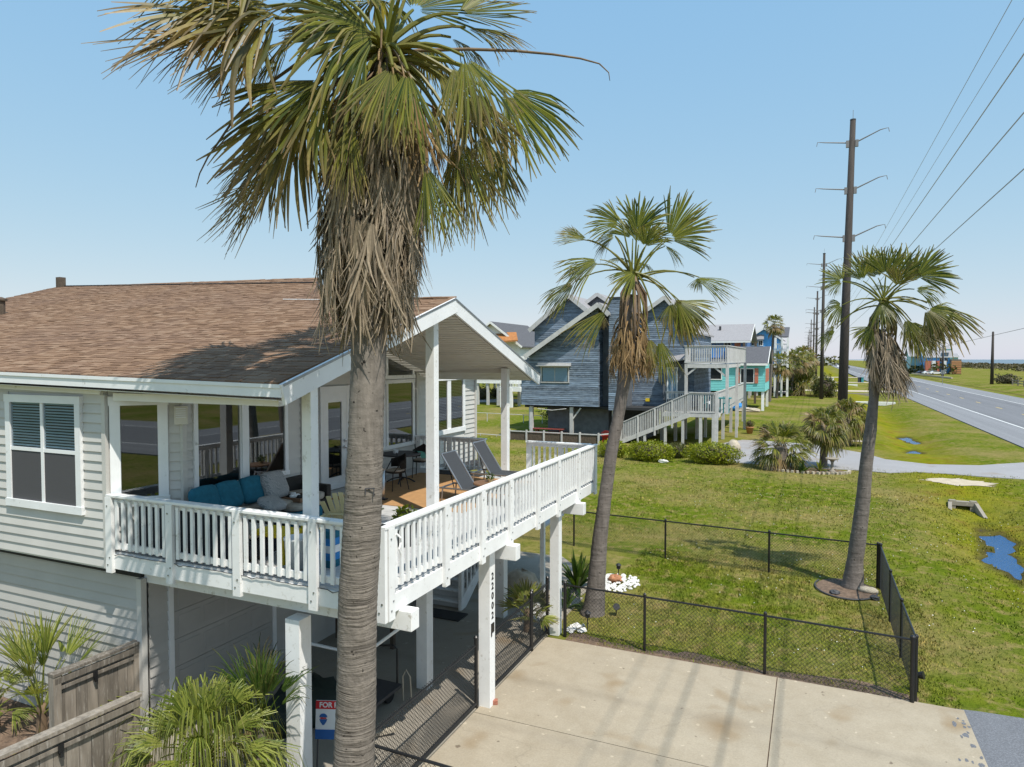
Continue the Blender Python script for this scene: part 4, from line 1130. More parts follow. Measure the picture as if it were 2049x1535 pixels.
def build_walls():
    sd = M['cream']
    # upper wall facing the camera
    w = MB().box(XL, -10.4, 7.39, 7.6, 2.93, 5.83).build('wall', sd, house)
    X0, X1 = -12.92, -10.94
    siding(w, (XL, 7.39, 0), (1, 0, 0), (0, -1, 0), -10.42 - XL, 2.93, 5.83, .156, sd, [(X0 - XL, X1 - XL, 3.74, 5.69)])
    piece('corner_board', house, (-10.40, 7.365, 4.32), (.09, .06, 2.80), sd)
    beam('frieze_board', house, (-10.46, 7.36, 5.775), (XL, 7.36, 6.02), .055, .09, M['trim'])
    window(house, (X0, 7.375, 3.74), (1, 0, 0), (0, -1, 0), X1 - X0, 1.95, .13, .06, (.5,), (.52,), (.53, .94), (.07, .50), bm=M['blue_blind'], bw=.07, glass=M['glass_far'])
    # 45 degree wall with the narrow picture window
    a = Vector((1, 1, 0)).normalized(); n = Vector((1, -1, 0)).normalized(); p0 = Vector((-10.36, 7.40, 0)); L = 1.06
    w2 = MB().obox(p0 + a * (L / 2) - n * .09 + Vector((0, 0, 4.5)), a * L, n * .14, (0, 0, 2.6)).build('wall', sd, house)
    siding(w2, p0 - n * .02, a, n, L, 3.2, 5.74, .156, sd, [(.02, .86, 3.9, 5.70)])
    window(house, p0 + a * .02 + Vector((0, 0, 3.9)) - n * .015, a, n, .84, 1.80, .15, .06)
    # bay wall facing the porch, two picture windows
    w3 = MB().box(-9.78, -9.62, 8.15, 11.08, 3.0, 5.9).box(-10.4, -9.62, 10.95, 11.08, 3.0, 6.3).build('wall', sd, house)
    siding(w3, (-9.62, 8.16, 0), (0, 1, 0), (1, 0, 0), 2.92, 3.2, 5.85, .156, sd, [(.2, 2.46, 4.0, 5.72)])
    window(house, (-9.62, 8.36, 4.0), (0, 1, 0), (1, 0, 0), 1.10, 1.68, .085, .06)
    window(house, (-9.62, 9.50, 4.0), (0, 1, 0), (1, 0, 0), 1.12, 1.68, .085, .06)
    piece('mullion_post', house, (-9.585, 9.48, 4.84), (.10, .16, 1.70), M['trim'])
    piece('corner_board', house, (-9.59, 11.06, 4.5), (.07, .10, 2.7), sd)
    piece('corner_board', house, (-9.59, 8.17, 4.5), (.06, .09, 2.6), sd)
    # porch wall with the glazed door and the tall windows
    w4 = MB().prism([(-10.42, 11.08, 3.0), (-10.42, 16.85, 3.0), (-10.42, 16.85, 6.05), (-10.42, 12.05, 7.42), (-10.42, 11.08, 7.1)], (-.14, 0, 0)).build('wall', sd, house)
    siding(w4, (-10.42, 11.08, 0), (0, 1, 0), (1, 0, 0), 5.77, 3.2, 7.3, .156, sd,
           [(1.48, 2.55, 3.2, 5.66), (2.66, 5.66, 3.85, 6.8)], lambda z: (0, min(5.77, 5.77 if z < 6.0 else .97 + (7.42 - z) / .285)))
    d0 = window(house, (-10.42, 12.56, 3.22), (0, 1, 0), (1, 0, 0), 1.07, 2.44, .12, .07, name='door', blind=None)
    dm = MB(); dm.box(-10.40, -10.36, 12.68, 13.51, 3.26, 3.5); dm.box(-10.40, -10.36, 12.68, 13.51, 5.28, 5.54); dm.box(-10.40, -10.36, 12.68, 12.84, 3.5, 5.28); dm.box(-10.40, -10.36, 13.34, 13.51, 3.5, 5.28)
    dm.build('door_leaf', M['white_plastic'], d0)
    for z in (4.18, 4.34): MB().lathe((-10.33, 13.43, z), [(.035, -.03), (.04, 0), (.035, .03)], 10).build('door_knob', M['steel'], d0)
    MB().bar((-10.33, 13.43, 4.18), (-10.30, 13.32, 4.18), .02, .02).build('door_handle', M['steel'], d0)
    for y in (13.76, 15.22):
        window(house, (-10.42, y, 3.88), (0, 1, 0), (1, 0, 0), 1.42, 1.86, .10, .06)
    window(house, (-10.42, 15.22, 5.76), (0, 1, 0), (1, 0, 0), 1.42, .84, .10, .06, slope=-.28)
    window(house, (-10.42, 13.76, 5.76), (0, 1, 0), (1, 0, 0), 1.42, 1.24, .10, .06, slope=-.28)
    piece('corner_board', house, (-10.39, 16.80, 4.65), (.06, .12, 2.9), sd)
    # rear wall beyond the porch, lit by the sun
    w5 = MB().box(-10.56, -10.42, 16.87, 20.5, 2.9, 6.0).build('wall', sd, house)
    siding(w5, (-10.42, 16.87, 0), (0, 1, 0), (1, 0, 0), 3.62, 2.93, 5.95, .156, sd, [(.75, 2.85, 3.98, 5.78)])
    window(house, (-10.42, 17.62, 3.98), (0, 1, 0), (1, 0, 0), 2.1, 1.80, .14, .06, (.5,), (), (.1, .93), bw=.22)
    piece('corner_board', house, (-10.38, 20.48, 4.45), (.07, .09, 3.05), sd)
    MB().box(XL, -10.56, 20.3, 20.5, 2.9, 6.0).box(XL, XL + .15, 7.39, 20.5, 2.9, 6.0).build('wall', sd, house)
    MB().prism([(XL, 7.4, 6.0), (XL, 20.5, 6.0), (XL, 14.8, 8.6)], (.12, 0, 0)).prism([(-10.0, 12.1, 7.35), (-10.0, 16.5, 7.2), (XM - .02, 14.05, 8.05)], (-.15, 0, 0)).build('gable_wall', sd, house)
    # floor structure and the lower storey
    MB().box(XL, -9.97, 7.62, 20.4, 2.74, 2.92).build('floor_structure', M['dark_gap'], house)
    MB().box(XL, -10.42, 7.37, 7.62, 2.90, 2.925).build('overhang_soffit', M['soffit'], house)
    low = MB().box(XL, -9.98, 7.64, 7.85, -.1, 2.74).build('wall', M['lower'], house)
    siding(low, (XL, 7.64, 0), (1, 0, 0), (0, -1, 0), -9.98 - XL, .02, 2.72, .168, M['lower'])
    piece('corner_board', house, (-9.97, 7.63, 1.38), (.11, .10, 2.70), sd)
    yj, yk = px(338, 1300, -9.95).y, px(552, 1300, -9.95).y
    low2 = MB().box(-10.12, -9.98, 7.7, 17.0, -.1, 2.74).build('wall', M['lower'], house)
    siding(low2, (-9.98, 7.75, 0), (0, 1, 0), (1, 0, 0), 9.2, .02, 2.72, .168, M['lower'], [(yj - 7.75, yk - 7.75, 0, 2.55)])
    # garage door: jamb and ribbed sections
    gd_ = MB(); gd_.box(-9.97, -9.92, yj, yj + .09, .03, 2.56); gd_.box(-9.97, -9.92, yk - .09, yk, .03, 2.56); gd_.box(-9.97, -9.915, yj, yk, 2.47, 2.56)
    g = gd_.build('garage_door', M['trim'], house)
    nsec = 5; hh = 2.42 / nsec
    for i in range(nsec):
        m = MB(); z0 = .04 + i * hh
        m.box(-9.968, -9.945, yj + .095, yk - .095, z0, z0 + hh - .008)
        k = 4; wv = (yk - yj - .3) / k
        for j in range(k):
            y0 = yj + .14 + j * wv
            m.box(-9.946, -9.936, y0 + .05, y0 + wv - .05, z0 + .09, z0 + hh - .09)
        m.build('door_section', M['taupe'], g)
    # porch posts carry the gable, with the beam between the far post and the wall
    ceil = lambda y: (RZ(-6.8, y) if y < 12.02 else 7.51 - (y - 12.02) * .292) - .22
    for (x, y, w) in ((-6.62, 7.80, .16), (-6.86, 11.66, .185), (-7.36, 16.25, .17)):
        zt = ceil(y); piece('porch_post', house, (x, y, (3.2 + zt) / 2), (w, w, zt - 3.2), M['white'])
    beam('porch_beam', house, (-7.3, 16.38, 6.07), (-10.4, 16.72, 6.07), .12, .27, M['soffit'])
    beam('porch_beam', house, (-6.8, 7.42, 5.70), (-10.2, 7.42, 5.70), .10, .12, M['trim'])
    # wall lamp beside the narrow window
    lp = thing('wall_lamp', 'square louvred cream wall lamp beside the narrow corner window', 'lamp', (-9.66, 8.2, 5.35))
    c = Vector((-9.60, 8.14, 5.37)); n = Vector((1, -1, 0)).normalized(); t = Vector((1, 1, 0)).normalized()
    MB().obox(c, t * .20, n * .14, (0, 0, .30)).build('housing', M['soffit'], lp)
    for i in range(5): MB().obox(c + n * .078 + Vector((0, 0, -.03 + .035 * i)), t * .15, n * .02, (0, 0, .016)).build('louvre', M['white_plastic'], lp)
    MB().tube([c + Vector((0, 0, .15)), c + Vector((0, 0, .30))], .012, 6).build('conduit', M['grey_metal'], lp)
build_walls()

# ------------------------------------------------------------------ raised deck
deck = thing('raised_deck', 'white railed raised deck standing on square posts beside the driveway', 'deck', (-7.5, 12, 0))
W = M['white']
def railing(p, q, posts, name='railing', cap_ext=.0, base=2.92, n_out=None, skip=()):
    """cap rail is the part; posts, balusters and lower rail hang below it as sub-parts"""
    p, q = Vector(p), Vector(q); d = (q - p).normalized(); L = (q - p).length
    o = n_out
    zc = 4.11
    m = MB(); m.obox((p + q) / 2 + Vector((0, 0, zc)) + o * .0, d * (L + cap_ext), o * .16, (0, 0, .042))
    m.obox((p + q) / 2 + Vector((0, 0, zc - .066)) - o * .0, d * (L - .1), o * .04, (0, 0, .088))
    r = m.build(name, W, deck, bevel=.006)
    for s in posts:
        piece('rail_post', r, p + d * s + o * .055 + Vector((0, 0, (base - .05 + zc - .022) / 2)), (.14, .06, zc - .022 - base + .05), W, math.atan2(d.y, d.x))
    bm_ = MB()
    for s in posts:
        for z in (3.0, 3.12, 3.95): bm_.lathe((0, 0, 0), [(.001, 0)], 3) if False else bm_.obox(p + d * (s + (.025 if z == 3.12 else -.02)) + o * .088 + Vector((0, 0, z)), d * .022, o * .012, (0, 0, .022))
    bm_.build('bolt_heads', M['grey_metal'], r, kind='stuff')
    ps = sorted(posts)
    for i in range(len(ps) - 1):
        a, b = ps[i] + .07, ps[i + 1] - .07
        c = (p + d * ((a + b) / 2)); rz = math.atan2(d.y, d.x)
        piece('lower_rail', r, c + Vector((0, 0, 3.305)), (b - a, .04, .09), W, rz)
        k = max(2, int(round((b - a) / .158)))
        for j in range(k):
            s = a + (b - a) * (j + .5) / k
            piece('baluster', r, p + d * s + o * .038 + Vector((0, 0, 3.655)), (.056, .036, .80), W, rz)
    return r
X0, Y0, Y1 = -5.09, 7.40, 16.72
front_posts = [0.06, 1.42, 2.78, 4.16, 5.27]
railing((-10.36, Y0, 0), (X0, Y0, 0), front_posts, n_out=Vector((0, -1, 0)))
ry = [px(u, 1050, -5.03).y - Y0 for u in (800, 893, 966, 1022, 1077, 1118, 1158)] + [Y1 - Y0 - .06]
ry[0] = .06
railing((X0, Y0, 0), (X0, Y1, 0), ry, n_out=Vector((1, 0, 0)), cap_ext=.16)
railing((-6.95, Y1, 0), (X0, Y1, 0), [.05, .95, 1.80], n_out=Vector((0, 1, 0)))
railing((-10.36, Y1, 0), (-8.15, Y1, 0), [.1, 1.1, 2.15], n_out=Vector((0, -1, 0)))
# floor boards, rim, beams, posts
y = 7.46
while y < 16.7:
    piece('deck_board', deck, (-7.72, y, 3.185), (5.24, .138, .03), M['deck']); y += .144
piece('rim_board', deck, (-7.73, 7.385, 3.05), (5.30, .045, .24), W)
piece('rim_board', deck, (-5.075, 12.06, 3.05), (.045, 9.30, .24), W)
piece('rim_board', deck, (-7.73, 16.735, 3.05), (5.30, .045, .24), W)
for y in (7.79, 11.3, 15.25):
    m = MB().box(-10.0, -4.86, y - .10, y + .10, 2.65, 2.92); m.build('floor_beam', W, deck, bevel=.008)
for i in range(13):
    piece('joist', deck, (-9.8 + i * .38, 12.06, 3.04), (.04, 9.2, .22), M['white'])
for x, y, w in ((-6.72, 7.62, .25), (-6.72, 11.1, .23), (-6.88, 14.95, .23)):
    piece('support_post', deck, (x, y, 1.30), (w, w, 2.60), W)
for x, y, w in ((-5.33, 10.96, .22), (-5.31, 14.52, .21)):
    piece('support_post', deck, (x, y, 1.465), (w, w, 2.91), W)
piece('support_post', deck, (-6.42, 16.55, 1.46), (.11, .11, 2.9), W)
beam('knee_brace', deck, (-6.42, 16.55, 2.1), (-6.9, 16.5, 2.75), .09, .09, W)
beam('knee_brace', deck, (-6.42, 16.55, 2.1), (-5.9, 16.5, 2.75), .09, .09, W)
def stairs():
    n, run, rise = 9, .275, .18; xl, xr = -9.2, -7.98
    m = MB()
    for x in (xl, xr):
        m.prism([(x - .03, 14.85, .02), (x - .03, 15.12, .02), (x - .03, 15.0 + n * run, n * rise - .06), (x - .03, 15.0 + n * run, n * rise + .18), (x - .03, 14.85, .24)], (.06, 0, 0))
    st = m.build('stairs', W, deck)
    for i in range(n):
        piece('tread', st, ((xl + xr) / 2, 15.0 + run * (i + .5), rise * (i + 1) - .02), (xr - xl - .07, run + .02, .035), W)
        piece('riser', st, ((xl + xr) / 2, 15.0 + run * i + .01, rise * (i + .5) - .02), (xr - xl - .07, .02, rise - .05), M['deck'])
    piece('landing', st, (-8.0, 18.4, n * rise), (2.4, 1.8, .06), M['deck'])
    for i in range(12):
        s = i / 11; y = 15.05 + s * 2.3
        piece('stair_baluster', st, (xr, y, .5 + (y - 15) * rise / run), (.035, .035, .80), W)
    beam('stair_rail', st, (xr, 14.9, .92), (xr, 17.45, .92 + 2.55 * rise / run), .09, .05, W)
    piece('newel_post', st, (xr, 14.92, .5), (.09, .09, 1.0), W)
stairs()
# house number down the bright face of the middle post
def number_text(txt, size, parent, org_pt, right, up, mat, name='house_number'):
    cu = bpy.data.curves.new(name, 'FONT'); cu.body = txt; cu.size = size; cu.extrude = .004; cu.align_x = 'CENTER'; cu.align_y = 'CENTER'; cu.offset = .0022
    cu.materials.append(mat)
    o = bpy.data.objects.new(name, cu); COL.objects.link(o)
    me = bpy.data.meshes.new_from_object(o.evaluated_get(bpy.context.evaluated_depsgraph_get())); bpy.data.objects.remove(o)
    o = bpy.data.objects.new(name, me); COL.objects.link(o); o.parent = parent
    r, u = Vector(right).normalized(), Vector(up).normalized(); nn = r.cross(u)
    o.matrix_basis = Matrix.Translation(Vector(org_pt) - org(parent)) @ Matrix((r, u, nn)).transposed().to_4x4()
    ORG[o.name] = org(parent)
    return o
pl = thing('house_number', 'black house number 22002 running down the middle deck post', 'house number', (-5.22, 10.96, 1.4))
for i, ch in enumerate('22002'):
    number_text(ch, .175, pl, (-5.215, 10.96, 2.40 - .178 * i), (0, 1, 0), (0, 0, 1), M['black_metal'], 'digit')
fl = MB().box(-5.218, -5.208, 10.90, 11.02, 1.38, 1.55); fl.box(-5.218, -5.206, 10.90, 10.925, 1.32, 1.40); fl.build('flag_mark', M['black_metal'], pl)
# ------------------------------------------------------------------ chain link fences
def link_mesh(name, parent, p, q, z0, z1, s=.085, r=.0032):
    """woven diagonals between two posts"""
    p, q = Vector(p), Vector(q); d = (q - p); L = d.length; d.normalize(); h = z1 - z0; m = MB()
    nn = Vector((-d.y, d.x, 0))
    def wire(a, b, o):
        A = p + d * a[0] + Vector((0, 0, z0 + a[1])) + nn * o; B = p + d * b[0] + Vector((0, 0, z0 + b[1])) + nn * o
        e = (B - A).normalized(); t1 = e.cross(nn).normalized() * r; t2 = nn * r
        k = len(m.v)
        for P_ in (A, B): m.v += [tuple(P_ + t1), tuple(P_ - t1 * .5 + t2 * .87), tuple(P_ - t1 * .5 - t2 * .87)]
        m.f += [(k, k + 1, k + 4, k + 3), (k + 1, k + 2, k + 5, k + 4), (k + 2, k, k + 3, k + 5)]
    c = -h
    while c < L:
        a0, a1 = max(0, c), min(L, c + h)
        if a1 - a0 > .01:
            wire((a0, a0 - c), (a1, a1 - c), .002); wire((a0, h - (a0 - c)), (a1, h - (a1 - c)), -.002)
        c += s
    return m.build(name, M['black_metal'], parent, kind='stuff')
def chain_fence(name, label, cat, pts, post_r=.03, H=1.22, mesh=True, corner=(0,), group=None):
    pts = [Vector((a, b, 0)) for a, b in pts]
    root = thing(name, label, cat, pts[0], group)
    for i, p in enumerate(pts):
        r = post_r * (1.35 if i in corner else 1)
        m = MB().tube([p + Vector((0, 0, -.05)), p + Vector((0, 0, H))], r, 10); m.lathe(p + Vector((0, 0, H)), [(r * 1.25, 0), (r * 1.2, .03), (r * .5, .055)], 10)
        m.build('post', M['black_metal'], root, smooth=False)
    for i in range(len(pts) - 1):
        a, b = pts[i], pts[i + 1]
        MB().tube([a + Vector((0, 0, H - .03)), b + Vector((0, 0, H - .03))], .021, 8).build('top_rail', M['black_metal'], root)
        if mesh: link_mesh('chain_link', root, a, b, .03, H - .03)
    return root
chain_fence('chain_link_fence', 'black chain link fence run along the driveway edge in front', 'fence', [(-5.07, 14.47), (-3.24, 14.42), (-.80, 14.32), (1.74, 14.17)], corner=(0, 3), group='black chain link fence runs')
chain_fence('chain_link_fence', 'black chain link fence run along the right side by the slender palm', 'fence', [(1.80, 14.24), (1.78, 16.3), (1.77, 18.45), (1.76, 21.0)], corner=(3,), group='black chain link fence runs')
chain_fence('chain_link_fence', 'black chain link fence run across the back of the small lawn', 'fence', [(1.70, 21.08), (-1.11, 21.28), (-4.19, 21.5), (-7.3, 21.73), (-9.8, 21.9)], corner=(), group='black chain link fence runs')
chain_fence('chain_link_fence', 'short black chain link fence end at the bottom edge beside the large trunk', 'fence', [(-5.3, 7.37), (-2.6, 7.30)], group='black chain link fence runs')
def gate(label, y0, y1, H, cap):
    g = thing('chain_link_gate', label, 'gate', (-5.46, (y0 + y1) / 2, 0), 'black chain link gates')
    x = -5.47
    for y in (y0, y1):
        m = MB().tube([(x, y, .0), (x, y, H)], .034, 10); m.lathe((x, y, H), [(.042, 0), (.04, .03), (.012, .06)], 10); m.build('post', M['black_metal'], g)
    MB().tube([(x, y0, .10), (x, y1, .10)], .030, 8).build('bottom_rail', M['black_metal'], g)
    MB().tube([(x, y0, H - .12), (x, y1, H - .12)], .016, 8).build('top_rail', M['black_metal'], g)
    link_mesh('chain_link', g, (x, y0, 0), (x, y1, 0), .10, H - .06, .07, .0045)
    return g
gate('wide black chain link gate in front of the large ringed trunk', 7.42, 10.80, 1.28, True)
gate('black chain link gate under the deck beside the numbered post', 11.12, 13.42, 1.26, True)
gate('narrow black chain link gate panel touching the farthest deck post', 13.46, 14.40, 1.30, True)

# ------------------------------------------------------------------ grey wooden screens by the lower wall
def board_screen(label, p, q, H, post_at_start=True):
    p, q = Vector((*p, 0)), Vector((*q, 0)); d = (q - p); L = d.length; d.normalize(); n = Vector((d.y, -d.x, 0)); rz = math.atan2(d.y, d.x)
    root = thing('wood_fence', label, 'fence', p, 'weathered board screens')
    k = int(L / .145); rn = random.Random(int(L * 100))
    for i in range(k):
        s = L * (i + .5) / k
        piece('fence_board', root, p + d * s + n * rn.uniform(-.006, .006) + Vector((0, 0, H / 2 - .04)), (L / k - .008, .022, H - .08), M['weathered'], rz)
    piece('cap_rail', root, p + d * (L / 2) + Vector((0, 0, H)), (L + .06, .15, .04), M['weathered'], rz)
    piece('side_rail', root, p + d * (L / 2) + n * .045 + Vector((0, 0, H - .10)), (L, .04, .09), M['weathered'], rz)
    piece('side_rail', root, p + d * (L / 2) + n * .04 + Vector((0, 0, H - .22)), (L, .03, .05), M['weathered'], rz)
    piece('post', root, p + d * .03 + Vector((0, 0, H / 2)), (.11, .13, H - .03), M['weathered'], rz)
    piece('post', root, p + d * (L - .03) + Vector((0, 0, H / 2)), (.09, .11, H - .06), M['weathered'], rz)
    m = MB(); c = p + d * (L * .45) + n * .07 + Vector((0, 0, H - .22)); m.obox(c, d * .06, n * .03, (0, 0, .10)); m.obox(c - Vector((0, 0, .08)), d * .035, n * .05, (0, 0, .06)); m.build('bracket', M['black_metal'], root)
    return root
board_screen('taller grey board screen butting against the corner of the lower wall', (-10.12, 6.28), (-10.05, 7.58), 1.68)
board_screen('long grey board screen nearest the bottom left corner', (-8.68, 4.55), (-8.5, 6.40), 1.66)
t = thing('waste_bin', 'white rounded lid just showing below the long board screen', 'bin', (-8.15, 5.35, 0))
MB().lathe((-8.2, 5.33, 0), [(.22, 0), (.27, .95), (.30, .97), (.30, 1.02), (.2, 1.1), (.03, 1.13)], 18).build('body', M['white_plastic'], t, smooth=True)

# ------------------------------------------------------------------ porch furniture
def soft(m, c, sx, sy, sz, R=None, seed=0, puff=.75):
    """a pillow: superellipsoid-ish cushion"""
    rn = random.Random(seed); base = len(m.v); nu, nv = 14, 9; c = Vector(c)
    sg = lambda x, e: math.copysign(abs(x) ** e, x)
    for i in range(nv + 1):
        ph = -math.pi / 2 + math.pi * i / nv
        for k in range(nu):
            th = 2 * math.pi * k / nu
            p = Vector((sx / 2 * sg(math.cos(ph), .55) * sg(math.cos(th), .45), sy / 2 * sg(math.cos(ph), .55) * sg(math.sin(th), .45), sz / 2 * sg(math.sin(ph), puff)))
            p *= 1 + rn.uniform(-.03, .03)
            m.v.append(tuple(c + (R @ p if R is not None else p)))
    for i in range(nv):
        for k in range(nu):
            k2 = (k + 1) % nu
            m.f.append((base + i * nu + k, base + i * nu + k2, base + (i + 1) * nu + k2, base + (i + 1) * nu + k))
    return m
FZ = 3.2
def sofa():
    s = thing('sofa', 'dark wicker porch sofa with tan seat pads under the bay windows', 'sofa', (-9.2, 9.4, FZ))
    m = MB().box(-9.56, -8.78, 8.35, 10.95, FZ + .06, FZ + .34).box(-9.58, -9.46, 8.35, 10.95, FZ + .34, FZ + .74).box(-9.56, -8.80, 10.85, 10.98, FZ + .34, FZ + .60)
    m.build('frame', M['wicker'], s, bevel=.02)
    m = MB().box(-10.05, -7.75, 7.64, 7.76, FZ + .05, FZ + .70).box(-10.05, -7.75, 7.76, 8.38, FZ + .05, FZ + .32)
    m.build('corner_section', M['navy'], s, bevel=.02)
    for i in range(3):
        soft(MB(), (-9.65 + .76 * i, 8.06, FZ + .40), .74, .60, .16, None, 30 + i, .5).build('seat_cushion', M['tan_cushion'], s, smooth=True)
    for i in range(3):
        soft(MB(), (-9.12, 8.80 + .82 * i, FZ + .42), .74, .80, .17, None, i, .5).build('seat_cushion', M['tan_cushion'], s, smooth=True)
    MB().box(-9.4, -9.36, 8.4, 8.42, FZ, FZ + .06).box(-8.85, -8.8, 8.4, 8.44, FZ, FZ + .06).box(-8.85, -8.8, 10.88, 10.92, FZ, FZ + .06).build('leg', M['wicker'], s)
sofa()
RB = Matrix.Rotation(math.radians(72), 3, 'Y')
for i, (u, lab) in enumerate(((408, 'teal back cushion farthest along the porch sofa to the house corner'), (455, 'teal back cushion between two other teal cushions on the sofa'), (503, 'teal back cushion next to the round patterned pillow'))):
    y = px(u, 980, -9.3).y
    soft(MB(), (-9.28, y, FZ + .74), .50, .56, .20, RB, 10 + i, .6).build('cushion', M['teal'], smooth=True, label=lab, cat='cushion', group='teal sofa cushions')
def pattern_mat():
    m, nt, b = newmat('grey_leaf_pattern_fabric')
    v = wpos(nt); w = N(nt, 'ShaderNodeTexWave', wave_type='RINGS', Scale=11.0, Distortion=14.0, Detail=4.0); nt.links.new(v, w.inputs['Vector'])
    nt.links.new(ramp(nt, w.outputs['Fac'], [(.3, (.20, .21, .22)), (.7, (.44, .43, .42))]), b.inputs['Base Color']); b.inputs['Roughness'].default_value = .95
    return m
M['pattern'] = pattern_mat()
y = px(545, 975, -9.2).y
soft(MB(), (-9.15, y, FZ + .76), .54, .56, .24, Matrix.Rotation(math.radians(65), 3, 'Y'), 20, .7).build('pillow', M['pattern'], smooth=True, label='round grey and white leaf patterned pillow on the sofa', cat='pillow')
for u, v, lab in ((478, 1000, 'small pale pillow lying on the sofa seat behind the rail'), (540, 1008, 'small pale pillow nearer the tray behind the rail')):
    q = pz(u, v, FZ + .55)
    soft(MB(), (q.x + .05, q.y, FZ + .56), .40, .46, .16, Matrix.Rotation(math.radians(25), 3, 'Y'), u, .7).build('pillow', M['pattern'], smooth=True, label=lab, cat='pillow', group='small pale pillows')
q = pz(590, 1004, FZ + .42); ot = thing('ottoman', 'square tan topped ottoman holding a tray at the end of the sofa', 'ottoman', (q.x, q.y, FZ))
soft(MB(), (q.x, q.y, FZ + .38), .78, .78, .14, None, 3, .4).build('cushion', M['tan_cushion'], ot, smooth=True)
MB().box(q.x - .36, q.x + .36, q.y - .36, q.y + .36, FZ + .04, FZ + .31).build('base', M['teal'], ot, bevel=.02)
MB().box(q.x - .3, q.x - .25, q.y - .3, q.y - .25, FZ, FZ + .04).box(q.x + .25, q.x + .3, q.y - .3, q.y - .25, FZ, FZ + .04).build('leg', M['wicker'], ot)
tr = thing('tray', 'dark wooden tray with black and white odds and ends on the ottoman', 'tray', (q.x, q.y + .05, FZ + .45))
m = MB().box(q.x - .26, q.x + .26, q.y - .15, q.y + .25, FZ + .455, FZ + .47)
for a in ((q.x - .26, q.x + .26, q.y - .17, q.y - .15), (q.x - .26, q.x + .26, q.y + .25, q.y + .27), (q.x - .28, q.x - .26, q.y - .17, q.y + .27), (q.x + .26, q.x + .28, q.y - .17, q.y + .27)): m.box(*a, FZ + .455, FZ + .53)
m.build('rim', M['table_wood'], tr)
for i in range(9):
    rn = random.Random(60 + i); c = (q.x + rn.uniform(-.2, .2), q.y + rn.uniform(-.1, .2), FZ + .50 + .03 * rn.random())
    soft(MB(), c, rn.uniform(.08, .16), rn.uniform(.06, .12), rn.uniform(.04, .09), Matrix.Rotation(rn.uniform(0, 3), 3, 'Z'), i, .8).build('trinket', M['white_plastic'] if i % 2 else M['wicker'], tr, smooth=True)

def adirondack(base, rz, mat, label):
    t = thing('adirondack_chair', label, 'chair', base); R = Matrix.Rotation(rz, 3, 'Z'); b = Vector(base)
    L = lambda x, y, z: b + R @ Vector((x, y, z))
    def slat(nm, p, q, w, h): beam(nm, t, L(*p), L(*q), w, h, mat, up=R @ Vector((0, .2, 1)))
    for i in range(6): slat('seat_slat', (-.27, .30 - .09 * i, .36 - .028 * i), (.27, .30 - .09 * i, .36 - .028 * i), .08, .02)
    for i in range(7):
        x = (i - 3) * .085; h = .98 - .018 * (i - 3) ** 2
        beam('back_slat', t, L(x * .8, -.20, .22), L(x * 1.25, -.48, h), .078, .02, mat, up=R @ Vector((0, 1, .3)))
    slat('back_rail', (-.27, -.36, .60), (.27, -.36, .60), .07, .03)
    for s in (-1, 1):
        slat('arm', (s * .33, -.42, .56), (s * .33, .36, .56), .12, .022)
        slat('leg', (s * .29, .32, 0), (s * .29, .32, .55), .09, .025)
        slat('leg', (s * .27, .34, .34), (s * .27, -.55, .02), .03, .10)
    return t
q = pz(668, 1012, FZ + .75)
adirondack((q.x + .05, q.y + .45, FZ), math.radians(12), M['cream_chair'], 'pale yellow slatted garden chair with its back to the front rail')
# things standing behind the front rail
q = pz(532, 1075, FZ + .40)
t = thing('side_table', 'bright yellow plastic side table behind the front rail', 'table', (q.x, q.y + .2, FZ))
MB().box(q.x - .34, q.x + .34, q.y, q.y + .44, FZ + .40, FZ + .47).build('tabletop', M['yellow'], t, bevel=.012)
for sx in (-.30, .30):
    for sy in (.04, .40): piece('leg', t, (q.x + sx, q.y + sy, FZ + .20), (.05, .05, .40), M['yellow'])
q = pz(598, 1045, FZ + .6)
t = thing('stool', 'bright yellow plastic stool beside the white bucket', 'stool', (q.x, q.y + .3, FZ))
MB().lathe((q.x, q.y + .3, FZ), [(.15, .42), (.17, .44), (.17, .58), (.15, .60)], 16).build('seat', M['yellow'], t, smooth=True)
for k in range(4):
    a = k * math.pi / 2 + .7; MB().bar((q.x + .17 * math.cos(a), q.y + .3 + .17 * math.sin(a), FZ), (q.x + .12 * math.cos(a), q.y + .3 + .12 * math.sin(a), FZ + .43), .035, .035).build('leg', M['yellow'], t)
q = pz(583, 1135, FZ + .05)
t = thing('bucket', 'tall white bucket with a small dark print behind the front rail', 'bucket', (q.x, q.y + .12, FZ))
MB().lathe((q.x, q.y + .12, FZ + .01), [(.15, 0), (.18, .42), (.19, .43), (.19, .46), (.17, .46), (.14, .05)], 20).build('body', M['white_plastic'], t, smooth=True)
for dx, dz in ((-.02, .12), (.01, .15), (.02, .10), (-.01, .18)): MB().obox((q.x + dx, q.y - .045, FZ + dz), (.018, 0, 0), (0, .01, 0), (0, 0, .02)).build('print_dot', M['black_metal'], t)
q = pz(648, 1090, FZ + .35)
t = thing('storage_box', 'small teal and white striped box behind the front rail', 'box', (q.x, q.y + .15, FZ))
for k in range(5): MB().box(q.x - .13, q.x + .13, q.y + .02, q.y + .28, FZ + .11 * k, FZ + .11 * k + .108).build('stripe', (M['teal'], M['bluecloth'], M['white_plastic'], M['bluecloth'], M['teal'])[k], t)
q = pz(470, 1130, FZ)
t = thing('dog_bed', 'low dark cushion lying behind the front rail', 'cushion', (q.x - .9, q.y + .6, FZ))
soft(MB(), (q.x - .9, q.y + .62, FZ + .12), 1.5, .8, .24, None, 4, .5).build('pad', M['teal'], t, smooth=True)

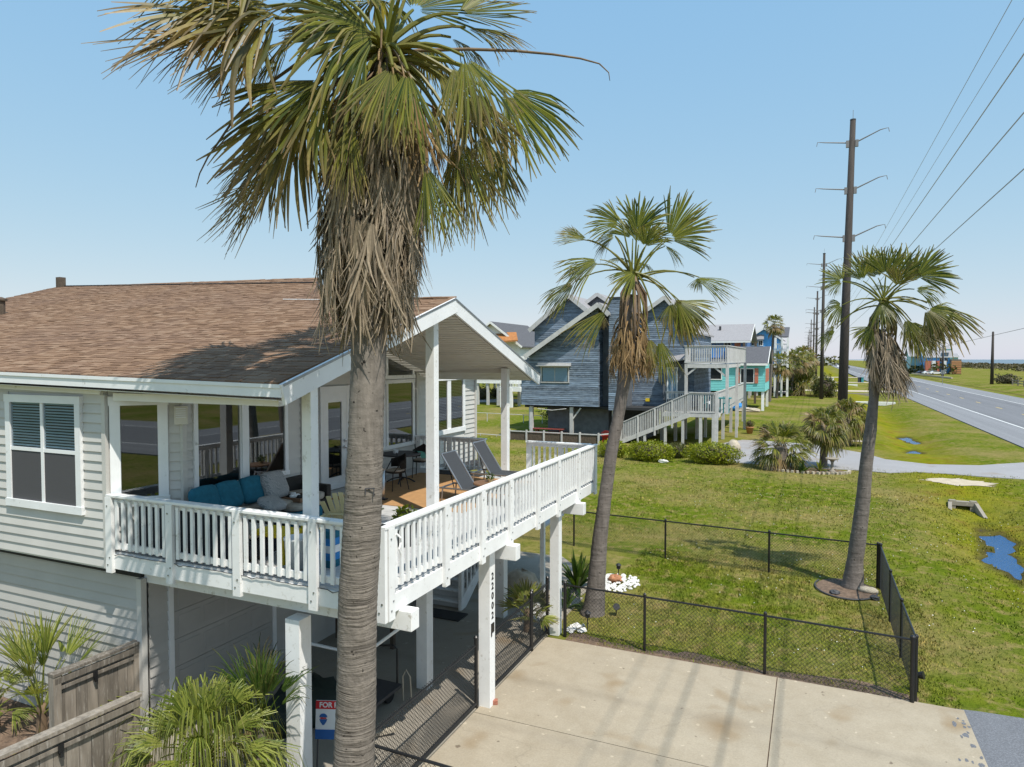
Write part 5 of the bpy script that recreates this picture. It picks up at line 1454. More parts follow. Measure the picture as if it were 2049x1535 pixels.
def bistro_chair(base, rz, label):
    t = thing('bistro_chair', label, 'chair', base, 'black bistro chairs'); b = Vector(base); R = Matrix.Rotation(rz, 3, 'Z')
    L = lambda x, y, z: b + R @ Vector((x, y, z))
    MB().lathe(b + Vector((0, 0, .42)), [(.05, 0), (.23, 0), (.24, .02), (.22, .035), (.03, .04)], 18).build('seat', M['wicker'], t)
    soft(MB(), b + Vector((0, 0, .475)), .40, .40, .06, None, 2, .6).build('seat_pad', M['tan_cushion'], t, smooth=True)
    m = MB()
    for k in range(15):
        a0 = math.pi * (1.0 + 1.0 * k / 14); a1 = math.pi * (1.0 + 1.0 * (k + 1) / 14)
        if k < 14:
            p = [(.25 * math.cos(a), .25 * math.sin(a)) for a in (a0, a1)]
            hz = lambda a: .86 - .14 * abs(math.cos(a))
            m.add([L(*p[0], .52), L(*p[1], .52), L(*p[1], hz(a1)), L(*p[0], hz(a0))], [(0, 1, 2, 3), (3, 2, 1, 0)])
    m.build('backrest', M['wicker'], t)
    for s in (-1, 1):
        MB().tube([L(s * .22, .2, 0), L(s * .2, .17, .42), L(s * .25, .0, .66), L(s * .25, -.08, .70)], .013, 6).build('leg', M['black_metal'], t)
        MB().tube([L(s * .21, -.24, 0), L(s * .17, -.16, .45), L(s * .22, -.14, .85)], .013, 6).build('leg', M['black_metal'], t)
bistro_chair((-9.02, 13.62, FZ), math.radians(150), 'black round backed chair with pale pad at the near side of the table')
bistro_chair((-9.35, 15.35, FZ), math.radians(200), 'black round backed chair draped with a green cloth beyond the table')
bistro_chair((-9.85, 13.75, FZ), math.radians(20), 'black round backed chair behind the large trunk, close to the wall')
t = thing('dining_table', 'small round black metal table under the tall windows', 'table', (-9.45, 14.5, FZ))
MB().lathe((-9.45, 14.5, FZ), [(.50, .70), (.51, .72), (.50, .74), (.05, .745)], 26).build('tabletop', M['lead'], t)
MB().tube([(-9.45, 14.5, FZ + .05), (-9.45, 14.5, FZ + .70)], .035, 8).build('pedestal', M['black_metal'], t)
for k in range(4):
    a = k * math.pi / 2 + .4; MB().tube([(-9.45, 14.5, FZ + .14), (-9.45 + .2 * math.cos(a), 14.5 + .2 * math.sin(a), FZ + .10), (-9.45 + .36 * math.cos(a), 14.5 + .36 * math.sin(a), FZ + .015)], .018, 6).build('leg', M['black_metal'], t)
t = MB().lathe((-9.55, 14.42, FZ + .745), [(.06, 0), (.075, .09), (.065, .09), (.05, .02)], 14).build('cup', M['white_plastic'], label='small white pot standing on the round black table', cat='pot')
g = MB(); rn = random.Random(77)
for i in range(7):
    for j in range(7):
        g.v.append((-9.25 + .05 * i + rn.uniform(-.015, .015), 14.70 + .06 * j, FZ + .78 - .05 * max(0, i - 3) - .012 * j + rn.uniform(-.02, .02)))
for i in range(6):
    for j in range(6): g.f.append((i * 7 + j, i * 7 + j + 1, i * 7 + j + 8, i * 7 + j + 7))
def cloth_mat():
    return plain('sea_green_cloth', (.08, .26, .20), .9, .15, 14, .2)
g.build('cloth', cloth_mat(), smooth=True, label='crumpled sea green cloth hanging off the round black table', cat='cloth')
t = thing('bin', 'slim brushed steel bin beside the large trunk on the porch', 'bin', (-8.75, 12.5, FZ))
MB().lathe((-8.75, 12.5, FZ), [(.15, 0), (.16, .02), (.16, .66)], 20).build('body', M['steel'], t, smooth=True)
MB().lathe((-8.75, 12.5, FZ + .66), [(.165, 0), (.165, .04), (.05, .07)], 20).build('lid', M['grey_metal'], t)
MB().box(-8.67, -8.52, 12.44, 12.56, FZ + .01, FZ + .04).build('pedal', M['black_metal'], t)
r1, r2 = pz(752, 998, FZ + .012), pz(862, 1026, FZ + .012)
MB().box(-9.75, -6.4, 12.08, 15.9, FZ + .003, FZ + .014).build('carpet', M['rug'], label='tan outdoor carpet under the chairs and loungers', cat='carpet')
MB().box(-9.6, -8.0, 15.95, 16.5, FZ + .004, FZ + .02).build('mat', M['dark_mat'], label='dark mat on the deck by the inner railing', cat='mat')

def lounger(c, label):
    """head at -X; the sling back is raised"""
    t = thing('sun_lounger', label, 'lounger', c, 'charcoal sun loungers'); x, y, z = c; w = .62
    hx, hz = x, z + .30; tx, tz = x - .50, z + 1.04
    def slingm(nm, a, b):
        m = MB(); mid = [(a[0] + (b[0] - a[0]) * k / 5, a[1] + (b[1] - a[1]) * k / 5 - .035 * math.sin(math.pi * k / 5)) for k in range(6)]
        for k in range(5):
            (x0, z0), (x1, z1) = mid[k], mid[k + 1]
            m.prism([(x0, y + .03, z0), (x1, y + .03, z1), (x1, y + w - .03, z1), (x0, y + w - .03, z0)], (0, 0, .012) if nm == 'seat_sling' else (.012, 0, .006))
        m.build(nm, M['sling'], t)
    slingm('back_sling', (hx, hz), (tx, tz)); slingm('seat_sling', (hx + .02, hz), (x + 1.25, hz))
    for s in (0, w):
        MB().tube([(hx, y + s, hz), (tx, y + s, tz)], .02, 8).build('back_rail', M['grey_metal'], t)
        MB().tube([(hx - .55, y + s, hz), (x + 1.27, y + s, hz)], .02, 8).build('side_rail', M['grey_metal'], t)
        for lx in (x - .5, x + 1.05): MB().tube([(lx, y + s, z + .01), (lx + .03, y + s, hz)], .018, 6).build('leg', M['grey_metal'], t)
    MB().tube([(tx, y, tz), (tx, y + w, tz)], .02, 8).build('head_rail', M['grey_metal'], t)
    MB().tube([(hx - .52, y, hz), (hx - .52, y + w, hz)], .02, 8).build('cross_rail', M['grey_metal'], t)
    MB().tube([(hx - .2, y + .03, hz), (hx - .34, y + .03, hz + .50)], .012, 6).build('prop', M['black_metal'], t)
l1 = pz(937, 975, FZ + .30); l2 = pz(993, 946, FZ + .30)
lounger((l1.x, l1.y - .3, FZ), 'charcoal sling sun lounger with raised back nearer the tall porch post')
lounger((l2.x, l2.y - .3, FZ), 'charcoal sling sun lounger with raised back farther along the deck')
q = pz(978, 966, FZ + .44)
t = thing('round_table', 'low round brown wooden table between the two loungers', 'table', (q.x, q.y, FZ))
MB().lathe((q.x, q.y, FZ), [(.03, .41), (.33, .41), (.34, .43), (.33, .45), (.02, .455)], 24).build('tabletop', M['table_wood'], t)
for k in range(4):
    a = k * math.pi / 2 + .5; MB().bar((q.x + .26 * math.cos(a), q.y + .26 * math.sin(a), FZ), (q.x + .22 * math.cos(a), q.y + .22 * math.sin(a), FZ + .41), .035, .035).build('leg', M['table_wood'], t)
MB().lathe((q.x, q.y + .08, FZ + .455), [(.05, 0), (.07, .06), (.06, .06), (.05, .02)], 12).build('plant_pot', M['cream_chair'], label='small cream pot on the low round deck table', cat='pot')
leafy('pot_plant', 'small green plant in the cream pot on the low round table', 'plant', (q.x, q.y + .08, FZ + .57), (.10, .10, .08), 90, 5, M['dark_leaf'], .03, core=False)
q = pz(788, 1052, FZ + .45)
t = thing('planter', 'dark planter at the near corner of the deck rail', 'planter', (q.x - .1, q.y + .5, FZ))
MB().lathe((q.x - .1, q.y + .5, FZ), [(.14, 0), (.2, .36), (.21, .38), (.17, .38), (.13, .05)], 16).build('pot', M['lead'], t)
leafy('pot_plant', 'round green plant in the dark planter at the deck corner', 'plant', (q.x - .1, q.y + .5, FZ + .48), (.22, .22, .17), 220, 6, M['hedge'], .05, core=True)
# a rope hook and little string of lights at the deck corner
MB().tube([(-5.02, 7.60, 3.98), (-4.98, 7.62, 3.93), (-5.0, 7.66, 3.86), (-5.0, 7.62, 3.78), (-4.99, 7.66, 3.70)], .014, 6).build('rope_hook', M['white'], label='small white twisted hook on the deck corner post', cat='hook')
m = MB(); pts = []
for i in range(60):
    x = -10.2 + 5.0 * i / 59; pts.append((x, 7.345 + .003 * math.sin(i * 1.7), 3.18 + .004 * math.sin(i * .55) - (.03 if i % 17 == 0 else 0)))
m.tube(pts, .006, 5); m.build('cable', M['lead'], label='thin dark cable lying along the foot of the front balusters', cat='cable')

# ------------------------------------------------------------------ under the deck
def rent_sign():
    q = pz(650, 1440, .82)
    c = Vector((-6.55, 8.22, 0)); c.x, c.y = q.x, q.y
    t = thing('rent_sign', 'red white and blue real estate sign leaning behind the large trunk', 'sign', (c.x, c.y, 0.3))
    r = Vector((.93, .36, 0)).normalized(); up = Vector((-.05, .12, 1)).normalized(); n = r.cross(up).normalized()
    if n.y > 0: n = -n
    o = c + Vector((0, 0, .82)); w, h = .64, .56
    MB().obox(o + r * .18, r * w, n * .02, up * h).build('board', M['sign_white'], t)
    MB().obox(o + r * .18 + up * (h / 2 - .06) + n * .012, r * w, n * .006, up * .12).build('red_band', M['sign_red'], t)
    MB().obox(o + r * .18 - up * (h / 2 - .07) + n * .012, r * w, n * .006, up * .14).build('blue_band', M['sign_blue'], t)
    number_text('FOR RENT', .105, t, o + r * .16 + up * (h / 2 - .06) + n * .02, r, up, M['sign_white'], 'lettering')
    # the balloon emblem: red, white and blue drop
    bc = o - r * .02 + up * .01 + n * .014
    MB().sheet([bc + r * (.062 * math.cos(a)) + up * (.03 + .055 * math.sin(a)) for a in np.linspace(0, math.pi, 10)]).build('emblem', M['sign_blue'], t)
    MB().sheet([bc + r * x + up * z for x, z in ((-.062, .0), (.062, .0), (.045, -.04), (.012, -.085), (-.012, -.085), (-.045, -.04))]).build('emblem', M['sign_blue'], t)
    number_text('RE/MAX', .026, t, bc + up * .015 + n * .003, r, up, M['sign_red'], 'lettering')
    for s in (-.1, .42): MB().tube([o + r * s - up * .25, o + r * s - up * .72], .012, 6).build('stake', M['lead'], t)
rent_sign()
t = thing('hand_cart', 'black tubular hand cart under the deck behind the gate', 'cart', (-7.3, 10.2, 0.03))
a, b = Vector((-7.75, 10.15, 0)), Vector((-6.95, 10.5, 0))
MB().tube([a + Vector((0, 0, .3)), a + Vector((0, 0, .95)), a + Vector((.06, .02, 1.02)), b + Vector((-.06, -.02, 1.02)), b + Vector((0, 0, .95)), b + Vector((0, 0, .3))], .018, 8).build('handle', M['black_metal'], t)
MB().box(-7.85, -6.85, 9.2, 10.5, .26, .32).build('bed', M['lead'], t)
for x in (-7.7, -7.0):
    for y in (9.35, 10.3):
        MB().tube([(x - .03, y, .17), (x + .03, y, .17)], .14, 14).build('wheel', M['tyre'], t)
t = thing('tarp_pile', 'dark green tarp thrown over a heap under the deck', 'tarp', (-8.1, 9.6, .03))
MB().blob((-8.1, 9.35, .2), (.6, .8, .42), 18, 10, .12, 9).build('tarp', M['dark_green'], t, smooth=True)
MB().blob((-6.75, 7.25, .1), (.45, .35, .42), 14, 9, .14, 19).build('refuse_bag', M['black_metal'], smooth=True, label='black refuse bag below the real estate sign', cat='bag')
t = thing('lumber_rack', 'brown planks stacked on a rack in the shade under the deck', 'planks', (-9.0, 12.4, .03))
for k in range(5): beam('plank', t, (-9.85, 12.45, .98 + .10 * k), (-8.1, 12.15, .98 + .10 * k), .22, .045, M['bush_wood'])
for x in (-9.7, -8.25): piece('post', t, (x, 12.3, .75), (.09, .09, 1.5), M['bush_wood'])
for (p0, p1, lab) in ((pz(604, 1284, 1.25), pz(690, 1303, 1.25), 'white pole hung level under the deck left of the large trunk'), (pz(751, 1293, 1.6), pz(800, 1257, 1.9), 'white pole rising under the beam right of the large trunk')):
    MB().tube([p0, p1], .028, 8).build('pole', M['white_plastic'], label=lab, cat='pole', group='white poles under the deck')
q = pz(812, 1405, .03)
m = MB(); pts = [(q.x - .05, q.y, .05), (q.x - .06, q.y, .5), (q.x, q.y + .02, .62), (q.x + .07, q.y + .04, .5), (q.x + .09, q.y + .05, .08)]
m.tube(pts, .014, 6); m.build('hose', M['hose'] if 'hose' in M else M['rock'], label='looped pale garden hose standing behind the wide gate', cat='hose')
q = pz(905, 1232, .05); MB().box(q.x - .75, q.x + .3, q.y - .25, q.y + .25, .035, .06).build('mat', M['dark_mat'], label='dark door mat at the foot of the under deck stairs', cat='mat')
q = pz(985, 1408, .04); c = Vector((q.x, q.y, .075)); R2 = Matrix.Rotation(math.radians(25), 4, 'Z')
b = MB().obox(c, R2 @ Vector((.20, 0, 0)), R2 @ Vector((0, .095, 0)), (0, 0, .085)); b.build('brick', M['brick'], bevel=.008, label='single worn red brick at the foot of the numbered post', cat='brick')
q = pz(745, 1480, .1); MB().obox((q.x + .02, q.y + .25, .10), (.35, .25, .06), (-.05, .07, 0), (0, 0, .06)).build('plank_offcut', M['rock'], label='short pale plank offcut inside the wide gate', cat='plank')

# ------------------------------------------------------------------ planting round the house
bush_palm('palmetto', 'big pale green palmetto spilling in front of the garage door', 'palmetto', (-7.3, 6.45, 0), 1.05, .10, 1.7, 46, 51, M['palmetto'], lo=-35, hi=84, nseg=18, blade=.70, ang=.46, droop=1.6, dead=.02, split=.3)
bush_palm('palmetto', 'tall dark spiky palmetto against the square front post', 'palmetto', (-7.05, 7.2, 0), 1.1, .08, 1.5, 13, 52, M['dark_leaf'], lo=48, hi=89, nseg=11, blade=.66, ang=.42, droop=.35, dead=.03, split=.28)
bush_palm('palmetto', 'upright palmetto between the lower wall and the taller screen', 'palmetto', (-11.5, 6.95, 0), .55, .08, 1.85, 17, 53, M['palmetto'], lo=15, hi=88, nseg=15, blade=.56, ang=.5, droop=.12, dead=.08, split=.34)
bush_palm('palmetto', 'low palmetto at the left edge against the lower wall', 'palmetto', (-12.75, 6.9, 0), .35, .10, 1.0, 14, 54, M['palmetto'], lo=-5, hi=80, nseg=22, blade=.55, ang=.8, droop=.3, dead=.2)
strap_plant('dry_grass_clump', 'dry brown leaf clump at the foot of the upright palmetto', (-11.0, 6.6, 0), 26, .6, 5, M['skirt'], .016)
bush_palm('dwarf_palm', 'spiky dwarf fan palm behind the gate near the far deck post', 'dwarf palm', (-5.95, 14.35, 0), .45, .08, .85, 16, 55, M['palmetto'], lo=0, hi=75, nseg=16, blade=.6, ang=1.0, droop=.05, dead=.05)
q = pz(1155, 1180, 0)
strap_plant('strap_leaf_plant', 'large glossy dark green strap leaf plant left of the leaning palm', (q.x, q.y, 0), 46, 1.15, 6, M['dark_leaf'], .05)
strap_plant('strap_leaf_plant', 'small strap leaf plant behind the fence at the leaning palm foot', (-5.6, 16.1, 0), 26, .7, 7, M['dark_leaf'], .03)
q = pz(1040, 1215, 0)
MB().blob((q.x - .2, q.y + .6, .32), (.55, .42, .45), 14, 9, .10, 23).build('boulder', M['rock'], smooth=True, label='rounded tan boulder behind the dwarf fan palm under the deck', cat='boulder')
rn = random.Random(31)
def rock_bed(label, c, rx_, ry, n, big=1.0):
    t = thing('rock_bed', label, 'rock bed', (c[0], c[1], 0))
    me = None; meshes = []
    for k in range(5):
        m = MB().blob((0, 0, 0), (.5, .42, .3), 7, 5, .22, 100 + k); mm = bpy.data.meshes.new('stone'); mm.from_pydata(m.v, [], m.f); mm.materials.append(M['white_rock']); meshes.append(mm)
    for i in range(n):
        a = rn.uniform(0, 6.28); r = math.sqrt(rn.random()); s = rn.uniform(.06, .14) * big
        Mx = Matrix.Translation((c[0] + rx_ * r * math.cos(a), c[1] + ry * r * math.sin(a), .03 + .05 * (1 - r))) @ Matrix.Rotation(rn.uniform(0, 6.28), 4, 'Z') @ Matrix.Diagonal((s, s, s, 1))
        link('stone', meshes[i % 5], t, None, Mx)
    return t
rock_bed('bed of white stones right of the leaning palm', (-4.95, 18.55), .62, .75, 210)
rock_bed('small ring of white stones at the far deck post', (-4.95, 14.95), .20, .32, 46)
rock_bed('scattered white stones behind the dwarf fan palm', (-6.2, 15.6), .45, .7, 70)
MB().blob((-5.0, 18.5, .14), (.20, .16, .12), 10, 7, .2, 41).build('coral_rock', M['coral_rock'], label='orange coral rock on the bed of white stones', cat='rock')
def garden_light(p, label, ang=0, short=False):
    t = thing('garden_light', label, 'garden light', p, 'black garden lights'); x, y, z = p
    MB().tube([(x, y, z), (x, y, z + .28)], .013, 6).build('stake', M['black_metal'], t)
    MB().lathe((x, y, z + .28), [(.03, 0), (.06, .03), (.06, .11), (.085, .12), (.03, .17)], 12).build('lamp_head', M['black_metal'], t)
garden_light((-5.02, 18.95, 0), 'small garden light standing on the bed of white stones')
garden_light((-4.72, 15.05, 0), 'small garden light on the ring of stones at the far deck post')
q = pz(1233, 1232, 0)
t = thing('spotlight', 'black spotlight on a stake in the grass right of the leaning palm', 'spotlight', (q.x, q.y, 0))
MB().tube([(q.x, q.y, 0), (q.x, q.y, .16)], .015, 6).build('stake', M['black_metal'], t)
MB().tube([(q.x - .02, q.y + .07, .16), (q.x + .03, q.y - .09, .26)], [.06, .085], 12).build('lamp_head', M['black_metal'], t)
q = pz(1836, 1385, 0)
t = thing('spotlight', 'black spotlight on a stake outside the fence corner post', 'spotlight', (q.x, q.y, 0))
MB().tube([(q.x, q.y, 0), (q.x, q.y, .30)], .015, 6).build('stake', M['black_metal'], t)
MB().tube([(q.x - .05, q.y, .32), (q.x + .09, q.y - .05, .36)], [.05, .075], 12).build('lamp_head', M['black_metal'], t)
# soil ring of the slender palm
t = thing('tree_ring', 'round bed of brown soil with a dark edging at the slender palm', 'tree ring', (.85, 20.55, 0))
MB().sheet([(.9 + .74 * math.cos(a), 20.6 + .9 * math.sin(a), .018) for a in np.linspace(0, 2 * math.pi, 30)[:-1]]).build('soil', M['soil'], t)
MB().tube([(.9 + .77 * math.cos(a), 20.6 + .93 * math.sin(a), .035) for a in np.linspace(math.radians(150), math.radians(350), 26)], .022, 6).build('edging', M['lead'], t)
MB().blob((1.45, 20.55, .06), (.24, .16, .10), 12, 7, .12, 43).build('stone', M['rock'], smooth=True, label='flat tan stone in the soil ring of the slender palm', cat='stone')
for i, (x, y, lab) in enumerate(((.62, 20.05, 'dark lump of bark at the near side of the slender palm'), (1.56, 20.0, 'dark lump of bark by the fence in the soil ring'))):
    MB().blob((x, y, .05), (.13, .11, .07), 9, 6, .2, 60 + i).build('bark_lump', M['lead'], label=lab, cat='bark', group='bark lumps')
# culvert
c = Vector((6.15, 35.45, 0))
t = thing('culvert', 'pale concrete culvert headwall with a dark pipe mouth in the ditch', 'culvert', (c.x, c.y, -.6))
hw = MB().box(c.x - .52, c.x - .27, c.y, c.y + .22, -.70, .04).box(c.x + .27, c.x + .52, c.y, c.y + .22, -.70, .04).box(c.x - .54, c.x + .54, c.y - .02, c.y + .26, -.18, .0)
hw.build('headwall', M['garage_concrete'], t)
for s_ in (-1, 1): MB().prism([(c.x + s_ * .42, c.y, -.70), (c.x + s_ * .58, c.y - 1.05, -.70), (c.x + s_ * .58, c.y - 1.05, -.44), (c.x + s_ * .42, c.y, -.02)], (s_ * .14, .02, 0)).build('wing_wall', M['garage_concrete'], t)
MB().tube([(c.x, c.y + .03, -.42), (c.x, c.y + 1.6, -.42)], .26, 20, cap=False).build('pipe', M['lead'], t)
MB().box(c.x - .5, c.x + .5, c.y + 1.0, c.y + 1.04, -.85, -.1).build('pipe_dark', M['dark_gap'], t)
# ------------------------------------------------------------------ neighbours' houses
def V3(x, y, z): return Vector((x, y, z))
def gable_block(root, x0, x1, y0, y1, z0, ze, xp, zp, wall, roofm, over=.35, e=.16, openings=(), trim=None, sides=True, name='wall', left_z=None, right_z=None, thick=.22):
    """a gabled block whose gable faces the photograph (-Y); ridge runs in Y. left_z / right_z: eave heights"""
    lz = ze if left_z is None else left_z; rz_ = ze if right_z is None else right_z
    m = MB()
    m.prism([(x0, y0 + .06, z0), (x1, y0 + .06, z0), (x1, y0 + .06, rz_), (xp, y0 + .06, zp), (x0, y0 + .06, lz)], (0, y1 - y0 - .06, 0))
    def lim(z):
        a = x0 if z <= lz else x0 + (xp - x0) * (z - lz) / (zp - lz + 1e-6)
        b = x1 if z <= rz_ else x1 - (x1 - xp) * (z - rz_) / (zp - rz_ + 1e-6)
        return (max(0, a - x0), min(x1, b) - x0)
    siding(None, (x0, y0 + .06, 0), (1, 0, 0), (0, -1, 0), x1 - x0, z0, zp - .1, e, wall, [(a - x0, b - x0, c, d) for a, b, c, d in openings], lim, .03, m)
    if sides:
        siding(None, (x1, y0, 0), (0, 1, 0), (1, 0, 0), y1 - y0, z0, rz_ - .02, e, wall, (), None, .03, m)
        siding(None, (x0, y0, 0), (0, 1, 0), (-1, 0, 0), y1 - y0, z0, lz - .02, e, wall, (), None, .03, m)
    w = m.build(name, wall, root)
    r = MB()
    for xa, za, s in ((x0, lz, -1), (x1, rz_, 1)):
        d = Vector((xa - xp, 0, za - zp)); dn = d.normalized(); a = Vector((xp, 0, zp + .02)); b = Vector((xa, 0, za + .02)) + dn * over
        r.prism([(a.x, y0 - over, a.z), (b.x, y0 - over, b.z), (b.x, y1 + over, b.z), (a.x, y1 + over, a.z)], (0, 0, .14))
    rf = r.build('roof', roofm, root)
    for xa, za in ((x0, lz), (x1, rz_)):
        d = Vector((xa - xp, 0, za - zp)).normalized()
        beam('rake_board', rf, (xp, y0 - over - .03, zp + .05), Vector((xa, y0 - over - .03, za + .05)) + d * (over + .03), .05, thick, trim or M['neigh_wood'])
    return w

def far_window(root, x0, x1, y, z0, z1, bars=(.5,), trim=None, fw=.08, back=None, shade_=False, glass=None, n=(0, -1, 0), a=(1, 0, 0), p=None):
    w = window(root, p or (x0, y, z0), a, n, (x1 - x0), z1 - z0, fw, .05, bars, (), None, None, trim or M['neigh_wood'], back or M['interior'], glass or M['glass_far'])
    return w

bh = thing('blue_house', 'weathered blue grey house on stilts with steep gables behind the leaning palm', 'house', (-12, 54, 0))
BS = M['blue_siding']
def blue_house():
    Y = 50.0
    A = lambda u, v, y=Y: py(u, v, y)
    L_, PK, Rt = A(1056, 716), A(1203, 612), A(1224, 632)
    xl, xr = A(1043, 760).x, A(1197, 760).x
    zb = A(1120, 812).z
    zl = L_.z + (xl - L_.x) * (PK.z - L_.z) / (PK.x - L_.x)
    # front gable: long slope down to the left
    win = (A(1083, 0).x, A(1141, 0).x, A(0 + 1100, 766).z, A(1100, 733).z)
    sl = (PK.z - zl) / (PK.x - xl)
    zr2 = PK.z - (xr + 1.0 - PK.x) * sl
    m = MB()
    lim = lambda z: (max(0.0, (xl + (z - zl) / sl - xl) if z > zl else 0.0), xr - xl)
    m.box(xl + .05, xr, Y + .06, Y + 9, zb, zl + .02)
    m.prism([(xl + .05, Y + .06, zl), (xr, Y + .06, zl), (xr, Y + .06, zl + (xr - xl) * sl)], (0, 8.9, 0))
    siding(None, (xl, Y + .06, 0), (1, 0, 0), (0, -1, 0), xr - xl, zb, PK.z, .15, BS, [(win[0] - xl, win[1] - xl, win[2], win[3])], lim, .035, m)
    siding(None, (xr, Y + .06, 0), (0, 1, 0), (1, 0, 0), 1.2, zb, PK.z - .6, .15, BS, (), None, .035, m)
    m.build('wall', BS, bh)
    wf = far_window(bh, win[0], win[1], Y + .03, win[2], win[3], (.5,), M['neigh_wood'], .09)
    MB().box(win[0] + .15, win[1] - .15, Y + .02, Y + .024, win[2] + .12, win[3] - .12).build('blind', M['blue_blind'], wf)
    MB().box(win[0] - .25, win[1] + .15, Y - .45, Y + .03, win[3] + .02, win[3] + .07).box(win[0] - .25, win[1] + .15, Y - .05, Y + .03, win[3] + .05, win[3] + .28).build('shade_hood', M['neigh_wood'], bh)
    r = MB()
    lz0 = Vector((L_.x, 0, L_.z))
    r.prism([(L_.x, Y - .7, L_.z + .06), (PK.x, Y - .7, PK.z + .06), (PK.x, Y + 9.3, PK.z + .06), (L_.x, Y + 9.3, L_.z + .06)], (0, 0, .15))
    r.prism([(PK.x + .005, Y - .7, PK.z + .06), (Rt.x, Y - .7, Rt.z), (Rt.x, Y + 9.3, Rt.z), (PK.x + .005, Y + 9.3, PK.z + .06)], (0, 0, .15))
    rf = r.build('roof', M['grey_roof'], bh)
    beam('rake_board', rf, (L_.x, Y - .74, L_.z + .06), (PK.x, Y - .74, PK.z + .06), .06, .34, M['neigh_wood'])
    beam('rake_board', rf, (PK.x, Y - .74, PK.z + .06), (Rt.x, Y - .74, Rt.z + .02), .06, .34, M['neigh_wood'])
    # recess and chimney
    xc0, xc1 = A(1224, 0).x, A(1247, 0).x
    m = MB().box(xr - .1, xc1 + .2, Y + 1.2, Y + 9, zb, PK.z - .5)
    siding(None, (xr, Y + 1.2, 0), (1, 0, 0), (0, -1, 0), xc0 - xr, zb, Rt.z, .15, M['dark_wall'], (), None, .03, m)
    m.build('recess_wall', M['dark_wall'], bh)  # siding coloured darker to stand for the shade under the overhang
    zc = A(1235, 597).z
    m = MB().box(xc0 + .02, xc1 - .02, Y - .28, Y + 1.3, zb - .2, zc)
    siding(None, (xc0, Y - .28, 0), (1, 0, 0), (0, -1, 0), xc1 - xc0, zb - .2, zc, .15, BS, (), None, .03, m)
    siding(None, (xc1, Y - .28, 0), (0, 1, 0), (1, 0, 0), 1.6, zb - .2, zc, .15, BS, (), None, .03, m)
    ch = m.build('chimney', BS, bh); piece('chimney_cap', ch, ((xc0 + xc1) / 2, Y + .5, zc + .04), (xc1 - xc0 + .1, 1.7, .08), M['lead'])
    # upper left gable behind
    y2 = 54.5
    pk, le, re = A(1141, 590, y2), A(1071, 652, y2), A(1185, 635, y2)
    xa = A(1071, 0, y2).x; xb = 2 * pk.x - xa
    gable_block(bh, xa, xb, y2, y2 + 8, zb + 1.5, le.z - .2, pk.x, pk.z - .15, BS, M['grey_roof'], .45, .16, trim=M['neigh_wood'], thick=.36)
    # little gable with a dark vent
    y3 = 57.0; pk = A(1197, 588, y3); hw = 1.5
    gable_block(bh, pk.x - hw, pk.x + hw, y3, y3 + 6, pk.z - 3.2, pk.z - 1.15, pk.x, pk.z - .1, M['dark_wall'], M['grey_roof'], .3, .16, trim=M['neigh_wood'], thick=.3)
    # right gable
    y4 = 52.6; pk = A(1332, 594, y4); xa, xb = A(1246, 0, y4).x, A(1396, 0, y4).x
    ls = (pk.z - A(1290, 624, y4).z) / (pk.x - A(1290, 624, y4).x)
    gable_block(bh, xa + .2, xb, y4, y4 + 9, zb, pk.z - ls * (pk.x - xa - .2), pk.x, pk.z - .1, BS, M['grey_roof'], .35, .15, trim=M['neigh_wood'], left_z=pk.z - .1 - ls * (pk.x - xa - .2), right_z=A(1396, 662, y4).z, thick=.30)
    q = A(1297, 800, y4); MB().obox((q.x, y4 - .15, q.z), (.3, 0, 0), (0, .25, 0), (0, 0, .22)).build('light_box', M['yellow'], bh)
    # lean-to with the sliding door, under a low grey roof
    y5 = 52.0; xa, xb = A(1333, 0, y5).x, A(1378, 0, y5).x; zt = A(1345, 728, y5).z; zf = A(1345, 800, y5).z
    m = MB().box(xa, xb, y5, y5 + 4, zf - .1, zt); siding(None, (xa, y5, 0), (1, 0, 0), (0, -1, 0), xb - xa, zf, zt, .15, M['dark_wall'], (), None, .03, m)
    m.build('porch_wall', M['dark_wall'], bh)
    far_window(bh, A(1341, 0, y5).x, A(1363, 0, y5).x, y5 - .05, zf + .05, A(1345, 735, y5).z, (.5,), M['white'], .1, M['blue_blind'])
    p0, p1, p2, p3 = A(1332, 727, y5 - .6), A(1376, 719, y5 - .6), A(1372, 704, y5 + 2.5), A(1335, 698, y5 + 2.5)
    MB().prism([p0, p1, (p1.x, y5 + 3.2, p2.z + .5), (p0.x, y5 + 3.2, p2.z + .6)], (0, 0, .10)).build('lean_to_roof', M['grey_roof'], bh)
    # storage under the house, stilts
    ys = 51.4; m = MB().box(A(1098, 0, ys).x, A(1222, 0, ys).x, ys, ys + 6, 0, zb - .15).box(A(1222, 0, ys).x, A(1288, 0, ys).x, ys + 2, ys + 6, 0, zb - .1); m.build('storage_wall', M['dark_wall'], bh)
    MB().box(xl + .1, A(1330, 0).x, Y + .5, Y + 9, zb - .22, zb - .02).build('floor_structure', M['dark_gap'], bh)
    for u in (1060.5, 1141, 1226):
        q = A(u, 880); piece('stilt', bh, (q.x, Y + .35, zb / 2 - .05), (.26, .26, zb - .1), M['neigh_wood'])
        if u > 1100: beam('knee_brace', bh, (q.x + .05, Y + .3, zb - 1.1), (q.x + .75, Y + .3, zb - .15), .1, .1, M['neigh_wood'])
    for u, y in ((1062, 57), (1110, 57), (1180, 58)):
        q = py(u, 800, y); piece('stilt', bh, (q.x, y, zb / 2), (.26, .26, zb), M['neigh_wood'])
    MB().tube([A(1075, 818) + Vector((0, .1, 0)), A(1105, 821), A(1133, 818)], .03, 6).build('hanging_pipe', M['neigh_wood'], bh)
blue_house()

